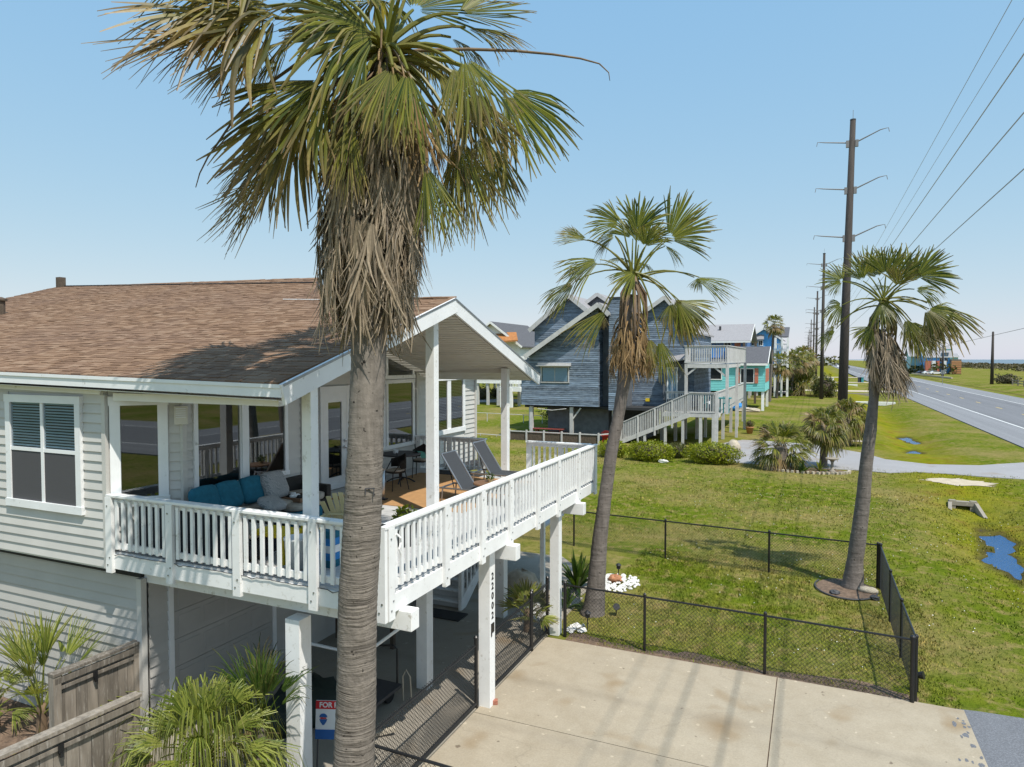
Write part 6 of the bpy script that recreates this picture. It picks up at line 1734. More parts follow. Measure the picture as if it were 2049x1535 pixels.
def wood_rail(root, p, q, h=1.0, solid=False, k=None, mat=None, post=.12, drop=0.0, name='railing'):
    """far railings: rail is the part, balusters sub-parts; a side seen edge-on reads as solid boards"""
    mat = mat or M['neigh_wood']
    p, q = Vector(p), Vector(q); d = q - p; L = d.length; u = d.normalized(); up = Vector((0, 0, 1))
    m = MB(); m.bar(p + up * h, q + up * h, .14, .06); m.bar(p + up * .10, q + up * .10, .05, .12)
    m.bar(p + up * (h - .10), q + up * (h - .10), .04, .10)
    r = m.build(name, mat, root)
    n = k or max(3, int(L / .155)); hor = Vector((u.x, u.y, 0)).normalized()
    for i in range(n):
        c = p + d * ((i + .5) / n) + up * (h * .52)
        w = (L * Vector((u.x, u.y, 0)).length / n) * (.98 if solid else .42)
        piece('baluster', r, c, (w, .03, h * .92), mat, math.atan2(hor.y, hor.x))
    return r
def blue_deck():
    t = thing('stair_deck', 'two tier white deck with a long staircase on the blue house', 'deck', (-8, 52, 0))
    NW = M['neigh_wood']; Y = 50.0
    A = lambda u, v, y=Y: py(u, v, y)
    zf = A(1400, 824).z - .12; zt = A(1400, 786).z
    x0, x1 = A(1331, 0).x, A(1438, 0).x; h = zt - zf
    yb = px(1488, 790, x1).y
    # lower deck floor, joists, posts
    MB().box(x0, x1, Y, yb, zf - .28, zf - .02).build('floor', NW, t)
    xs_ = A(1388, 0).x
    wood_rail(t, (xs_, Y, zf), (x1, Y, zf), h)
    wood_rail(t, (x0, Y + 1.3, zf), (xs_, Y + 1.3, zf), h)
    wood_rail(t, (x1 + .02, Y, zf), (x1 + .02, yb, zf), h, True)
    for u in (1402, 1434): q = A(u, 800); piece('post', t, (q.x, Y + .12, zt / 2), (.2, .2, zt), NW)
    for i in range(5):
        y = Y + (yb - Y) * i / 4; piece('post', t, (x1 - .05, y + .1, zf / 2), (.22, .22, zf), NW)
    for u, y in ((1325, 53), (1352, 53), (1372, 54.5), (1395, 55), (1412, 56.5)):
        q = py(u, 800, y); piece('post', t, (q.x, y, zf / 2), (.22, .22, zf), NW)
    beam('cross_brace', t, (x1, Y + .3, zf - .5), (x1, Y + 3.4, zf - .35), .06, .14, NW)
    # stairs down to the left
    top = Vector((xs_, Y, zf)); foot = A(1262, 893); foot = Vector((foot.x, Y, .05)); foot.x = A(1243, 880).x
    run = top - foot
    st = MB()
    for yy in (Y, Y + 1.2): st.bar(foot + Vector((0, yy - Y, .05)), top + Vector((0, yy - Y, -.12)), .06, .30)
    s = st.build('stairs', NW, t)
    k = 15
    for i in range(k):
        c = foot + run * ((i + .5) / k) + Vector((0, .6, .02)); piece('tread', s, c, (.30, 1.16, .05), NW)
    for yy in (0, 1.2):
        p, q = foot + Vector((0, yy, .1)), top + Vector((0, yy, .1))
        beam('handrail', s, p + Vector((0, 0, h - .1)), q + Vector((0, 0, h - .1)), .13, .06, NW)
        n = 40
        for i in range(n):
            c = p + (q - p) * ((i + .5) / n) + Vector((0, 0, h * .42)); piece('baluster', s, c, (.065, .03, h * .95), NW)
        for f in (0, .25, .5, .75):
            c = p + (q - p) * f; piece('post', s, (c.x, c.y, c.z + .35), (.12, .12, h + .5), NW)
    for f in (.35, .65, .9):
        c = foot + run * f; piece('post', s, (c.x, Y + .1, c.z / 2), (.18, .18, c.z), NW)
    # upper deck
    zu, zu1 = A(1400, 728).z, A(1400, 692).z; xa, xb = A(1376, 0).x, A(1462, 0).x; yu = px(1492, 700, xb).y
    MB().box(xa, xb, Y + .1, min(yu, 60), zu - .30, zu).build('floor', NW, t)
    wood_rail(t, (xa, Y + .1, zu), (xb, Y + .1, zu), zu1 - zu)
    wood_rail(t, (xb + .02, Y + .1, zu), (xb + .02, yu, zu), zu1 - zu, True)
    wood_rail(t, (xa, Y + .1, zu), (xa, Y + 2.5, zu), zu1 - zu)
    for u in (1379, 1463):
        q = A(u, 0); piece('post', t, (q.x, Y + .2, (zu + zf) / 2), (.2, .2, zu - zf), NW)
    piece('post', t, (xb, yu - .3, zu / 2), (.22, .22, zu), NW); piece('post', t, (xb, (Y + yu) / 2, zu / 2), (.2, .2, zu), NW)
    beam('knee_brace', t, (xa + .05, Y + .2, zu - .9), (xa + .9, Y + .2, zu - .2), .1, .12, NW)
    beam('knee_brace', t, (xb - .05, Y + .2, zu - .9), (xb - .9, Y + .2, zu - .2), .1, .12, NW)
    # things on it
    q = A(1435, 725); c = thing('deck_chair', 'bright blue deck chair behind the upper rail of the stair deck', 'chair', (q.x, Y + .8, zu))
    for i in range(5): piece('back_slat', c, (q.x - .45 + .22 * i, Y + .9, zu + .75), (.17, .05, .85), M['bluecloth'])
    piece('seat', c, (q.x, Y + .6, zu + .42), (1.1, .55, .06), M['bluecloth'])
    for sx in (-.5, .5): piece('leg', c, (q.x + sx, Y + .5, zu + .21), (.08, .08, .42), M['bluecloth'])
    q = A(1428, 775); yt = Y + 1.5; c = thing('patio_table', 'teal high table set on the lower tier of the stair deck', 'table', (q.x, yt, zf))
    piece('tabletop', c, (q.x, yt, zf + 1.05), (2.1, .9, .07), M['teal_paint'])
    for i in range(4): piece('leg', c, (q.x - .9 + .6 * i, yt - .2, zf + .5), (.09, .09, 1.0), M['teal_paint'])
    for i in range(3):
        qx = q.x - .75 + .75 * i; c2 = thing('bar_stool', ['teal bar stool at the left end of the teal deck table', 'teal bar stool at the middle of the teal deck table', 'teal bar stool at the right end of the teal deck table'][i], 'stool', (qx, yt - .6, zf), 'teal bar stools')
        piece('seat', c2, (qx, yt - .6, zf + .70), (.42, .4, .05), M['teal_paint'])
        for j in range(4): piece('back_slat', c2, (qx - .16 + .105 * j, yt - .8, zf + .98), (.05, .03, .5), M['teal_paint'])
        for sx in (-.17, .17):
            for sy in (-.76, -.44): piece('leg', c2, (qx + sx, yt + sy, zf + .35), (.05, .05, .70), M['teal_paint'])
    return Y, zf
blue_deck()
q = pz(1092, 882, 0)
def picnic():
    q = py(1098, 866, 50.6); t = thing('picnic_table', 'red picnic table under the raised blue house', 'table', (q.x, 50.6, 0)); x = q.x
    for i in range(5): piece('top_board', t, (x, 50.3 + .17 * i, .78), (2.6, .15, .05), M['redwood'])
    for s in (-.75, .75): piece('bench', t, (x, 50.64 + s, .46), (2.6, .28, .05), M['redwood'])
    for s in (-1, 1):
        for d in (-1, 1): beam('leg', t, (x + s, 50.64 + d * .75, 0), (x + s, 50.64 + d * .1, .78), .10, .06, M['redwood'])
picnic()
q = py(1213, 870, 49.6); adirondack((q.x, 49.7, 0), math.radians(10), M['red'], 'red slatted garden chair under the blue house')
t = thing('low_fence', 'low brown board fence with a white top rail in front of the blue house', 'fence', (-18, 49.2, 0))
a, b = py(1020, 885, 48.6), py(1198, 900, 48.6); n = 40
for i in range(n): piece('fence_board', t, (a.x + (b.x - a.x) * (i + .5) / n, 48.6, .33), ((b.x - a.x) / n - .01, .03, .62), M['bush_wood'])
beam('top_rail', t, (a.x, 48.58, .70), (b.x, 48.58, .70), .10, .07, M['neigh_wood'])
for i in range(6): piece('post', t, (a.x + (b.x - a.x) * i / 5, 48.55, .42), (.12, .12, .84), M['neigh_wood'])
c_ = pz(1214, 885, 0); beam('top_rail', t, (b.x, 48.58, .70), (b.x + 1.3, 49.8, .80), .08, .08, M['neigh_wood']); piece('post', t, (b.x + 1.3, 49.8, .45), (.1, .1, .9), M['neigh_wood'])

# hedges along the drive
for (u, v, w, h, lab, s) in ((1222, 916, 1.5, .95, 'rounded yellow green hedge bush farthest toward the leaning palm', 1), (1298, 924, 2.5, 1.0, 'large rounded yellow green hedge bush right of the leaning palm', 2), (1352, 917, 1.1, .75, 'small dull hedge bush between the two large hedges', 3), (1422, 930, 2.75, 1.05, 'long clipped yellow green hedge bush nearest the gravel drive', 4)):
    q = pz(u, v, 0); leafy('hedge_bush', lab, 'hedge', (q.x, q.y + .5, h * .56), (w / 1.6, .9, h * .70), int(4200 * w / 2), 200 + s, M['hedge'] if s != 3 else M['shrub'], .06, 'hedge bushes', lump=.10)
q = pz(1285, 923, 0); MB().blob((q.x + 1.35, q.y - .2, .10), (.35, .14, .12), 9, 6, .15, 71).build('stone', M['white_rock'], label='white stone lying between the hedge bushes', cat='stone')
q = pz(1468, 905, 0); MB().blob((q.x, q.y, .35), (.45, .4, .5), 10, 8, .15, 72).build('boulder', M['rock'], label='pale boulder at the end of the long hedge by the drive', cat='boulder', smooth=True)

# bed with the three short palms by the drive
q = pz(1608, 948, 0); bed = thing('flower_bed', 'dark soil bed edged in pale stones under the short palms', 'flower bed', (q.x, q.y, 0))
a0, a1 = pz(1528, 940, 0), pz(1698, 947, 0); cx_, cy_ = (a0.x + a1.x) / 2, (a0.y + a1.y) / 2 + .4; rx_ = (a1.x - a0.x) / 2; ry_ = 1.15
MB().sheet([(cx_ + rx_ * math.cos(t), cy_ + ry_ * math.sin(t), .02) for t in np.linspace(0, 2 * math.pi, 30)[:-1]]).build('soil', M['soil'], bed)
for i, t_ in enumerate(np.linspace(math.pi * .95, math.pi * 2.05, 30)):
    piece('edging_stone', bed, (cx_ + rx_ * 1.02 * math.cos(t_), cy_ + ry_ * 1.02 * math.sin(t_), .06), (.17, .12, .14), M['rock'], t_ + .3 * (i % 3))
q = pz(1562, 938, 0)
bush_palm('fan_palm', 'low wide fan palm with a fat shaggy base in the flower bed', 'palm tree', (q.x, q.y + .3, 0), 1.15, .38, 2.0, 40, 61, M['frond'], 'short palms by the gravel drive', lo=-40, hi=78, nseg=22, blade=.56, ang=1.1, droop=.35, dead=.28)
dead_skirt(bpy.data.objects['fan_palm'], [(q.x, q.y + .3, 1.0), (q.x, q.y + .3, .8)], 26, 63, (.36, .36), .8, .2, 8)
q = pz(1648, 938, 0)
bush_palm('cabbage_palm', 'short cabbage palm with a straight trunk beside the birdbath', 'palm tree', (q.x, q.y + .6, 0), 2.35, .19, 1.75, 44, 62, M['frond'], 'short palms by the gravel drive', lo=-55, hi=80, nseg=22, blade=.6, ang=1.15, droop=.6, dead=.12)
q = pz(1684, 884, 0)
bush_palm('cabbage_palm', 'round headed cabbage palm hiding the foot of the tall power pole', 'palm tree', (q.x + .3, q.y - 2.2, 0), 2.1, .22, 2.1, 46, 64, M['frond'], 'short palms by the gravel drive', lo=-60, hi=78, nseg=22, blade=.6, ang=1.15, droop=.65, dead=.2)
q = pz(1606, 948, 0); strap_plant('strap_leaf_plant', 'bright green strap leaf plant in the middle of the stone edged bed', (q.x, q.y + .4, 0), 34, .85, 81, M['dark_leaf'], .04)
q = pz(1640, 944, 0); strap_plant('strap_leaf_plant', 'bright green strap leaf plant at the foot of the cabbage palm', (q.x, q.y + .2, 0), 30, .75, 82, M['palmetto'], .035)
q = pz(1665, 944, 0); t = thing('birdbath', 'grey stone birdbath on a pedestal beside the cabbage palm', 'birdbath', (q.x, q.y, 0))
MB().lathe((q.x, q.y, 0), [(.18, 0), (.18, .05), (.08, .12), (.07, .5), (.12, .62)], 14).build('pedestal', M['garage_concrete'], t, smooth=True)
MB().lathe((q.x, q.y, .62), [(.10, 0), (.34, .10), (.37, .14), (.33, .14), (.05, .05)], 20).build('basin', M['garage_concrete'], t, smooth=True)
q = pz(1500, 868, 0); t = MB().lathe((q.x, q.y, 0), [(.2, 0), (.32, .5), (.36, .52), (.36, .6), (.3, .6), (.25, .1)], 16).build('flower_pot', M['terracotta'], smooth=True, label='terracotta flower pot at the foot of the stair deck', cat='pot')
leafy('pot_plant', 'leafy plant in the terracotta pot by the stair deck', 'plant', (q.x, q.y, .85), (.4, .4, .3), 260, 83, M['shrub'], .07)
q = pz(1542, 866, 0); leafy('low_shrub', 'low dark shrub in the grass behind the short palms', 'shrub', (q.x, q.y, .35), (1.0, .7, .45), 700, 84, M['shrub'], .09)
q = pz(1075, 852, 0)
leafy('garden_shrub', 'dark green shrub beyond the stilts of the blue house', 'shrub', (q.x + 1, q.y + 3, 1.0), (1.8, 1.4, 1.5), 1800, 85, M['dark_leaf'], .10)

# ------------------------------------------------------------------ houses farther along
def plain_house(name, label, cat, x0, x1, y0, y1, z0, z1, ridge, wall, roofm, axis='X', windows=(), stilts=0, over=.5, posts=M['neigh_wood'], group=None, side_wins=()):
    """gabled house on stilts; windows are (x0, x1, z0, z1) on the wall facing the photograph"""
    t = thing(name, label, cat, ((x0 + x1) / 2, (y0 + y1) / 2, 0), group)
    m = MB().box(x0, x1, y0 + .04, y1, z0, z1)
    siding(None, (x0, y0 + .04, 0), (1, 0, 0), (0, -1, 0), x1 - x0, z0, z1, .2, wall, [w[:4] and (w[0] - x0, w[1] - x0, w[2], w[3]) for w in windows], None, .035, m)
    siding(None, (x1, y0, 0), (0, 1, 0), (1, 0, 0), y1 - y0, z0, z1, .2, wall, (), None, .035, m)
    if axis == 'X':
        ym = (y0 + y1) / 2; m.prism([(x0, y0, z1), (x0, y1, z1), (x0, ym, ridge)], (x1 - x0, 0, 0))
    else:
        xm = (x0 + x1) / 2; m.prism([(x0, y0, z1), (x1, y0, z1), (xm, y0, ridge)], (0, y1 - y0, 0))
    m.build('wall', wall, t)
    r = MB()
    if axis == 'X':
        sl = (ridge - z1) / (ym - y0)
        for s, ye in ((-1, y0 - over), (1, y1 + over)):
            r.prism([(x0 - over, ym, ridge + .04), (x1 + over, ym, ridge + .04), (x1 + over, ye, z1 - sl * over + .04), (x0 - over, ye, z1 - sl * over + .04)], (0, 0, .16))
        rf = r.build('roof', roofm, t)
        MB().box(x0 - over, x1 + over, y0 - over - .06, y0 - over, z1 - sl * over - .12, z1 - sl * over + .14).build('fascia_board', M['white'], rf)
        for s in (-1, 1):
            beam('rake_board', rf, ((x1 + over if s > 0 else x0 - over) + s * .04, y0 - over, z1 - sl * over + .06), ((x1 + over if s > 0 else x0 - over) + s * .04, ym, ridge + .06), .06, .26, M['white'])
    else:
        sl = (ridge - z1) / (xm - x0)
        for xe in (x0 - over, x1 + over):
            r.prism([(xm, y0 - over, ridge + .04), (xe, y0 - over, z1 - sl * over + .04), (xe, y1 + over, z1 - sl * over + .04), (xm, y1 + over, ridge + .04)], (0, 0, .16))
        rf = r.build('roof', roofm, t)
        for xe in (x0 - over, x1 + over): beam('rake_board', rf, (xm, y0 - over - .04, ridge + .06), (xe, y0 - over - .04, z1 - sl * over + .06), .06, .26, M['white'])
    for w in windows: far_window(t, w[0], w[1], y0, w[2], w[3], (.5,) if len(w) < 5 else w[4], M['white'], .10)
    if stilts:
        for i in range(stilts):
            for y in (y0 + .3, y1 - .3):
                x = x0 + .2 + (x1 - x0 - .4) * i / (stilts - 1); piece('stilt', t, (x, y, z0 / 2), (.32, .32, z0), posts)
    return t
def teal_house():
    y = 88.0; A = lambda u, v, yy=y: py(u, v, yy)
    x0, x1 = A(1440, 0).x, A(1540, 0).x; z0, z1 = A(1500, 783).z, A(1500, 727).z; rz_ = A(1500, 709, y + 4).z + .3
    t = plain_house('turquoise_house', 'turquoise stilt house with coral shutters beyond the blue house', 'house', x0 - 8, x1, y, y + 9, z0, z1, rz_ + .5, M['turq'], M['charcoal_roof'], 'X',
                    [(A(1490, 0).x, A(1519, 0).x, A(1500, 767).z, A(1500, 737).z, ()), (A(1415, 0).x, A(1453, 0).x, A(1430, 760).z, A(1430, 733).z, ())], 6, .35, M['white'])
    for u0, u1 in ((1519, 1527), (1482, 1489)):
        for k in range(2):
            z_a, z_b = A(1500, 767).z, A(1500, 737).z; zm = (z_a + z_b) / 2
            MB().box(A(u0, 0).x + .05, A(u1, 0).x, y - .12, y - .04, (z_a, zm + .04)[k], (zm - .04, z_b)[k]).build('shutter', M['coral'], t)
    for k in range(3): MB().box(x1 + .04, x1 + .10, y + 1.0 + 2.4 * k, y + 2.4 + 2.4 * k, A(1500, 765).z, A(1500, 738).z).build('shutter', M['coral'], t)
    MB().box(x0 - 4, x0 + 3, y + 3, y + 8, 0, z0).build('storage_wall', M['dark_wall'], t)
    q = pz(1495, 808, 0); MB().blob((q.x, y - 1, .5), (1.2, .7, .55), 10, 7, .15, 90).build('covered_boat', M['bluecloth'], label='blue tarp covered shape under the turquoise house', cat='tarp')
    q = pz(1510, 815, 0); MB().blob((q.x, y - 2, .2), (1.4, .6, .3), 10, 7, .2, 91).build('stone', M['rock'], label='pale stones at the foot of the turquoise house posts', cat='stones')
teal_house()
def long_blue():
    y = 104.0; A = lambda u, v, yy=y: py(u, v, yy)
    t = plain_house('grey_roofed_house', 'long blue house with a wide pale grey roof behind the turquoise house', 'house', A(1402, 0).x, A(1498, 0).x, y, y + 12, 3.0, A(1450, 680).z, A(1450, 652, y + 6).z, M['mid_blue'], M['grey_roof'], 'X',
                    [(A(1424, 0).x, A(1431, 0).x, A(1430, 692).z, A(1430, 679).z, ()), (A(1456, 0).x, A(1471, 0).x, A(1430, 702).z, A(1430, 679).z, (.5,))], 6, .9)
    MB().box(A(1478, 0).x, A(1490, 0).x, y - .1, y - .04, A(1480, 710).z, A(1480, 678).z).build('coral_panel', M['coral'], t)
    for u, v, w in ((1441, 657, .3), (1447, 668, .25), (1473, 668, .25)):
        q = A(u, v, y + 3.5); MB().obox((q.x, q.y, q.z), (w, 0, 0), (0, w, 0), (0, 0, .6)).build('roof_vent', M['lead'], t)
    # timber deck frame beside it
    z = A(1500, 697).z
    for i in range(3): beam('deck_rail', t, (A(1488, 0).x, y - 2, z - .5 * i), (A(1524, 0).x, y - 2, z - .5 * i), .14, .14, M['bush_wood'])
    for u in (1500, 1523): piece('deck_post', t, (A(u, 0).x, y - 2, z / 2 + .4), (.3, .3, z + .8), M['bush_wood'])
long_blue()
def bright_blue():
    y = 124.0; A = lambda u, v, yy=y: py(u, v, yy)
    x0, x1 = A(1509, 0).x, A(1567, 0).x
    t = plain_house('bright_blue_house', 'bright blue tall house with dark roof and white balconies', 'house', x0, x1, y, y + 14, 3.2, A(1540, 676).z, A(1530, 658).z, M['bright_blue'], M['charcoal_roof'], 'Y',
                    [(A(1511, 0).x, A(1524, 0).x, A(1530, 692).z, A(1530, 681).z, (.5,)), (A(1526, 0).x, A(1536, 0).x, A(1530, 692).z, A(1530, 681).z, (.5,))], 5, .6)
    xb0, xb1 = A(1560, 0).x, A(1588, 0).x
    MB().prism([(xb0, y - .5, A(1570, 676).z), (xb1, y - .5, A(1570, 676).z), (xb1, y + 5, A(1570, 657, y + 5).z), (xb0, y + 5, A(1570, 657, y + 5).z)], (0, 0, .2)).build('balcony_roof', M['charcoal_roof'], t)
    for v in (700, 728):
        z = A(1570, v).z
        MB().box(A(1545, 0).x, xb1, y - 1.5, y + 4, z - .25, z).build('balcony_floor', M['white'], t)
        wood_rail(t, (A(1560, 0).x, y - 1.5, z), (xb1, y - 1.5, z), 1.0, k=9, mat=M['white'], name='balcony_railing')
    for u in (1562, 1575, 1587): piece('balcony_post', t, (A(u, 0).x, y - 1.4, A(1570, 676).z / 2), (.35, .35, A(1570, 676).z), M['white'])
    MB().prism([(x0 - .3, y - .7, A(1520, 680).z), (A(1538, 0).x, y - .7, A(1520, 680).z), (A(1538, 0).x, y - .1, A(1520, 671).z), (x0 - .3, y - .1, A(1520, 671).z)], (0, 0, .12)).build('window_hood', M['grey_roof'], t)
    MB().box(x0, A(1537, 0).x, y - .16, y - .04, A(1530, 712).z, A(1530, 694).z).build('teal_wall', M['pale_teal'], t)
bright_blue()
# the left background, seen through the porch and over its gable
def left_houses():
    y = 84.0; A = lambda u, v, yy=y: py(u, v, yy)
    t = plain_house('orange_roofed_house', 'pale grey house with an orange awning roof seen past the porch gable', 'house', A(930, 0).x, A(1040, 0).x, y, y + 12, 3.0, A(1000, 690).z, A(1000, 652).z + .4, M['white'], M['charcoal_roof'], 'Y', [(A(945, 0).x, A(962, 0).x, A(950, 752).z, A(950, 735).z)], 6, .6)
    MB().prism([(A(985, 0).x, y - 1.6, A(1000, 688).z), (A(1046, 0).x, y - 1.6, A(1000, 684).z), (A(1032, 0).x, y + .2, A(1000, 668).z), (A(985, 0).x, y + .2, A(1000, 668).z)], (0, 0, .2)).build('awning_roof', M['orange_roof'], t)
    z = A(1030, 774).z
    MB().box(A(1018, 0).x, A(1060, 0).x, y - 3, y, z - .5, z).build('porch_floor', M['white'], t)
    wood_rail(t, (A(1018, 0).x, y - 3, z), (A(1060, 0).x, y - 3, z), 1.2, k=14, mat=M['white'], name='porch_railing')
    for u in (1022, 1041): piece('porch_post', t, (A(u, 0).x, y - 2.9, z / 2), (.35, .35, z), M['white'])
    y2 = 96.0
    t2 = plain_house('pale_house', 'low pale house with white posts glimpsed under the porch roof', 'house', py(930, 0, y2).x - 6, py(1012, 0, y2).x, y2, y2 + 10, 3.0, 6.4, 8.6, M['cream'], M['grey_roof'], 'X', (), 5, .5, M['white'])
left_houses()
for (u, v, r, lab, s) in ((962, 800, (2.2, 1.2, 1.2), 'dark shrubs under the pale house glimpsed through the porch', 1), (997, 796, (1.3, 1.0, .9), 'grey green shrub between the white posts glimpsed through the porch', 2)):
    q = pz(u, v, 0); leafy('garden_shrub', lab, 'shrub', (q.x, q.y, r[2] * .8), r, 1300, 300 + s, M['shrub'], .16)
a, b = pz(905, 797, .03), pz(1075, 800, .03); c, d = pz(1075, 806, .03), pz(905, 804, .03)
flat('side_street', [(a.x, a.y), (b.x, b.y), (c.x, c.y), (d.x, d.y)], .025, M['gravel_drive'], 'thin pale side street crossing behind the lawn at left', 'street')
t = thing('wire_fence', 'thin grey wire fence crossing the lawn behind the porch', 'fence', (-20, 62, 0))
for v, z in ((826, 1.1), (868, .02)): pass
for (u0, v0, u1, v1, yy, nm) in ((940, 825, 1085, 832, 62, 'far_rail'), (930, 866, 1060, 875, 50.2, 'near_rail')):
    p, q = py(u0, v0, yy), py(u1, v1, yy); MB().tube([p, q], .03, 6).build('top_rail', M['neigh_wood'], t)
    for k in range(5): w = p.lerp(q, k / 4); piece('post', t, (w.x, w.y, w.z / 2), (.06, .06, w.z), M['neigh_wood'])

# across the road at right: blue houses near the beach
def right_houses():
    y = 335.0; A = lambda u, v, yy=y: py(u, v, yy)
    t = plain_house('beach_front_house', 'blue two storey house with brown bays across the road', 'house', A(1868, 0).x, A(1917, 0).x, y, y + 18, .2, A(1890, 712).z, A(1890, 692).z, M['bright_blue'], M['grey_roof'], 'X', [(A(1896, 0).x, A(1904, 0).x, A(1890, 712).z - 2.5, A(1890, 712).z - .6), (A(1906, 0).x, A(1913, 0).x, A(1890, 712).z - 2.5, A(1890, 712).z - .6)], 0, 1.2)
    for u0, u1, mt in ((1866, 1876, M['coral']), (1878, 1886, M['white']), (1889, 1894, M['coral']), (1902, 1908, M['white'])):
        MB().box(A(u0, 0).x, A(u1, 0).x, y - 3, y, 0, A(1870, 722).z).build('garage_bay', mt, t)
    MB().box(A(1905, 0).x, A(1920, 0).x, y - 2, y + 2, A(1900, 701).z, A(1900, 699).z).build('lookout_roof', M['teal_paint'], t)
    MB().box(A(1917, 0).x, A(1937, 0).x, y - 4, y + 8, 0, A(1930, 719).z).build('board_annex', M['orange_roof'] if False else M['weathered'], t)
    for k in range(6): MB().box(A(1917, 0).x, A(1937, 0).x, y - 4.12, y - 4.0, .3 + .9 * k, 1.0 + .9 * k).build('annex_board', M['terracotta'], t)
    y2 = 352.0
    t2 = plain_house('far_blue_house', 'paler blue house beside the beach front house across the road', 'house', py(1838, 0, y2).x, py(1868, 0, y2).x, y2, y2 + 16, .2, py(1850, 711, y2).z, py(1850, 694, y2).z, M['pale_teal'], M['grey_roof'], 'X', [(py(1845, 0, y2).x, py(1852, 0, y2).x, 6.5, 8.0), (py(1856, 0, y2).x, py(1863, 0, y2).x, 6.5, 8.0)], 0, 1.0)
    y3 = 390.0
    plain_house('grey_cottage', 'small grey blue cottage behind the brown annex by the beach', 'house', py(1922, 0, y3).x, py(1934, 0, y3).x, y3, y3 + 12, 2.5, py(1930, 714, y3).z, py(1930, 708, y3).z, M['pale_teal'], M['grey_roof'], 'X', (), 4, .6)
right_houses()

def car(label, base, rz, paint, name='parked_car', L=4.5, van=False):
    t = thing(name, label, 'car', base, 'cars in view'); b = Vector(base); R = Matrix.Rotation(rz, 3, 'Z'); W_ = .9
    P = lambda x, y, z: b + R @ Vector((x, y, z))
    prof = [(-L / 2, .35), (-L / 2, .85), (-L / 2 + .2, .95), (-L * .36, 1.0 if not van else 1.7), (-L * .24, 1.45 if not van else 1.8), (L * .08, 1.46 if not van else 1.8), (L * .24, 1.0), (L / 2 - .15, .85), (L / 2, .65), (L / 2, .35)]
    MB().prism([P(x, -W_, z) for x, z in prof], R @ Vector((0, 2 * W_, 0))).build('body', paint, t, bevel=.06)
    g = [(-L * .33, 1.02 if not van else 1.2), (-L * .23, 1.38 if not van else 1.7), (L * .07, 1.39 if not van else 1.7), (L * .20, 1.04)]
    for s in (-1, 1): MB().prism([P(x, s * (W_ + .004), z) for x, z in g], R @ Vector((0, s * .01, 0))).build('side_window', M['interior'], t)
    MB().prism([P(L * .245, -W_ * .85, 1.0), P(L * .245, W_ * .85, 1.0), P(L * .09, W_ * .8, 1.44), P(L * .09, -W_ * .8, 1.44)], R @ Vector((.02, 0, .02))).build('windscreen', M['interior'], t)
    for x in (-L * .31, L * .31):
        for s in (-1, 1): MB().tube([P(x, s * W_ * .8, .33), P(x, s * (W_ + .02), .33)], .33, 14).build('wheel', M['tyre'], t)
    for s in (-1, 1): MB().obox(P(L / 2, s * .6, .72), R @ Vector((.04, 0, 0)), R @ Vector((0, .3, 0)), (0, 0, .14)).build('headlight', M['white_plastic'], t)
y = 326
for i, (u, pt, lab) in enumerate(((1846, M['car_dark'], 'dark car parked left of the white car across the road'), (1857, M['car_white'], 'white car parked beside the dark car across the road'), (1869, M['car_white'], 'white car parked before the brown bays across the road'))):
    q = py(u, 730, y); car(lab, (q.x, y - 2 * i, .02), .3, pt, L=4.6)
q = pz(1648, 722, .13)
car('small dark vehicle far down the left lane of the road', (rx(19.3, 500) + .3, 500, ROAD_Z + .01), math.pi / 2, M['car_dark'], 'driven_car')
car('white pickup far down the road shoulder', (rx(15.6, 560), 560, ROAD_Z + .01), math.pi / 2, M['car_white'], 'driven_car')
y = 127
for i, (u, pt, lab) in enumerate(((1556, M['car_dark'], 'dark car half hidden beside the turquoise house'), (1568, M['car_white'], 'white van parked beside the bright blue house'), (1577, M['car_white'], 'white car parked behind the sago palm'))):
    q = py(u, 745, y); car(lab, (q.x, y + 3 * i, .02), -1.2, pt, L=4.6, van=i == 1)

# verge furniture along the road
for i, (u0, u1, v, yy, lab) in enumerate(((1712, 1792, 805.5, 111, 'long white culvert kerb nearest the tall pole'), (1693, 1742, 786.5, 138, 'grey culvert kerb in the middle of the verge'), (1695, 1716, 769, 184, 'short white culvert kerb on the far verge'))):
    a, b = py(u0, v, yy), py(u1, v, yy)
    MB().box(a.x, b.x, yy, yy + .5, -.4, max(a.z, .12) + .02).build('culvert_kerb', M['white_rock'] if i != 1 else M['garage_concrete'], label=lab, cat='kerb', group='culvert kerbs on the verge', bevel=.03)
for (y0, y1, lab) in ((147, 153, 'nearest pale driveway strip crossing the verge'), (203, 207.5, 'second pale driveway strip crossing the verge'), (258, 265, 'farthest pale driveway strip crossing the verge')):
    flat('verge_drive', [(-9, y0), (rx(13.7, y0), y0 - 1), (rx(13.7, y1), y1 + 1), (-9, y1)], .03, M['sand'], lab, 'drive')
def bins(label, u, v, yy, m_, s=1.0):
    q = py(u, v, yy); t = thing('roadside_bin', label, 'bin', (q.x, yy, .03), 'roadside bins')
    MB().box(q.x - .35 * s, q.x + .35 * s, yy - .35, yy + .35, .03, 1.0 * s).build('body', m_, t, bevel=.04); MB().box(q.x - .4 * s, q.x + .4 * s, yy - .42, yy + .38, 1.0 * s, 1.12 * s).build('lid', m_, t, bevel=.02)
    for sx in (-.3, .3): MB().tube([(q.x + sx - .04, yy + .33, .12), (q.x + sx + .04, yy + .33, .12)], .11, 10).build('wheel', M['tyre'], t)
bins('dark wheeled bin standing at the road edge, left of a pair', 1720, 757, 206, M['car_dark'], 1.25)
bins('dark wheeled bin standing at the road edge, right of a pair', 1724.5, 757, 206, M['teal_paint'], 1.25)
bins('white wheeled bin by the second driveway strip', 1665, 757, 204, M['white_plastic'], 1.1)
bins('dark wheeled bin beside the white one by the driveway strip', 1661, 757, 204, M['car_dark'], 1.1)
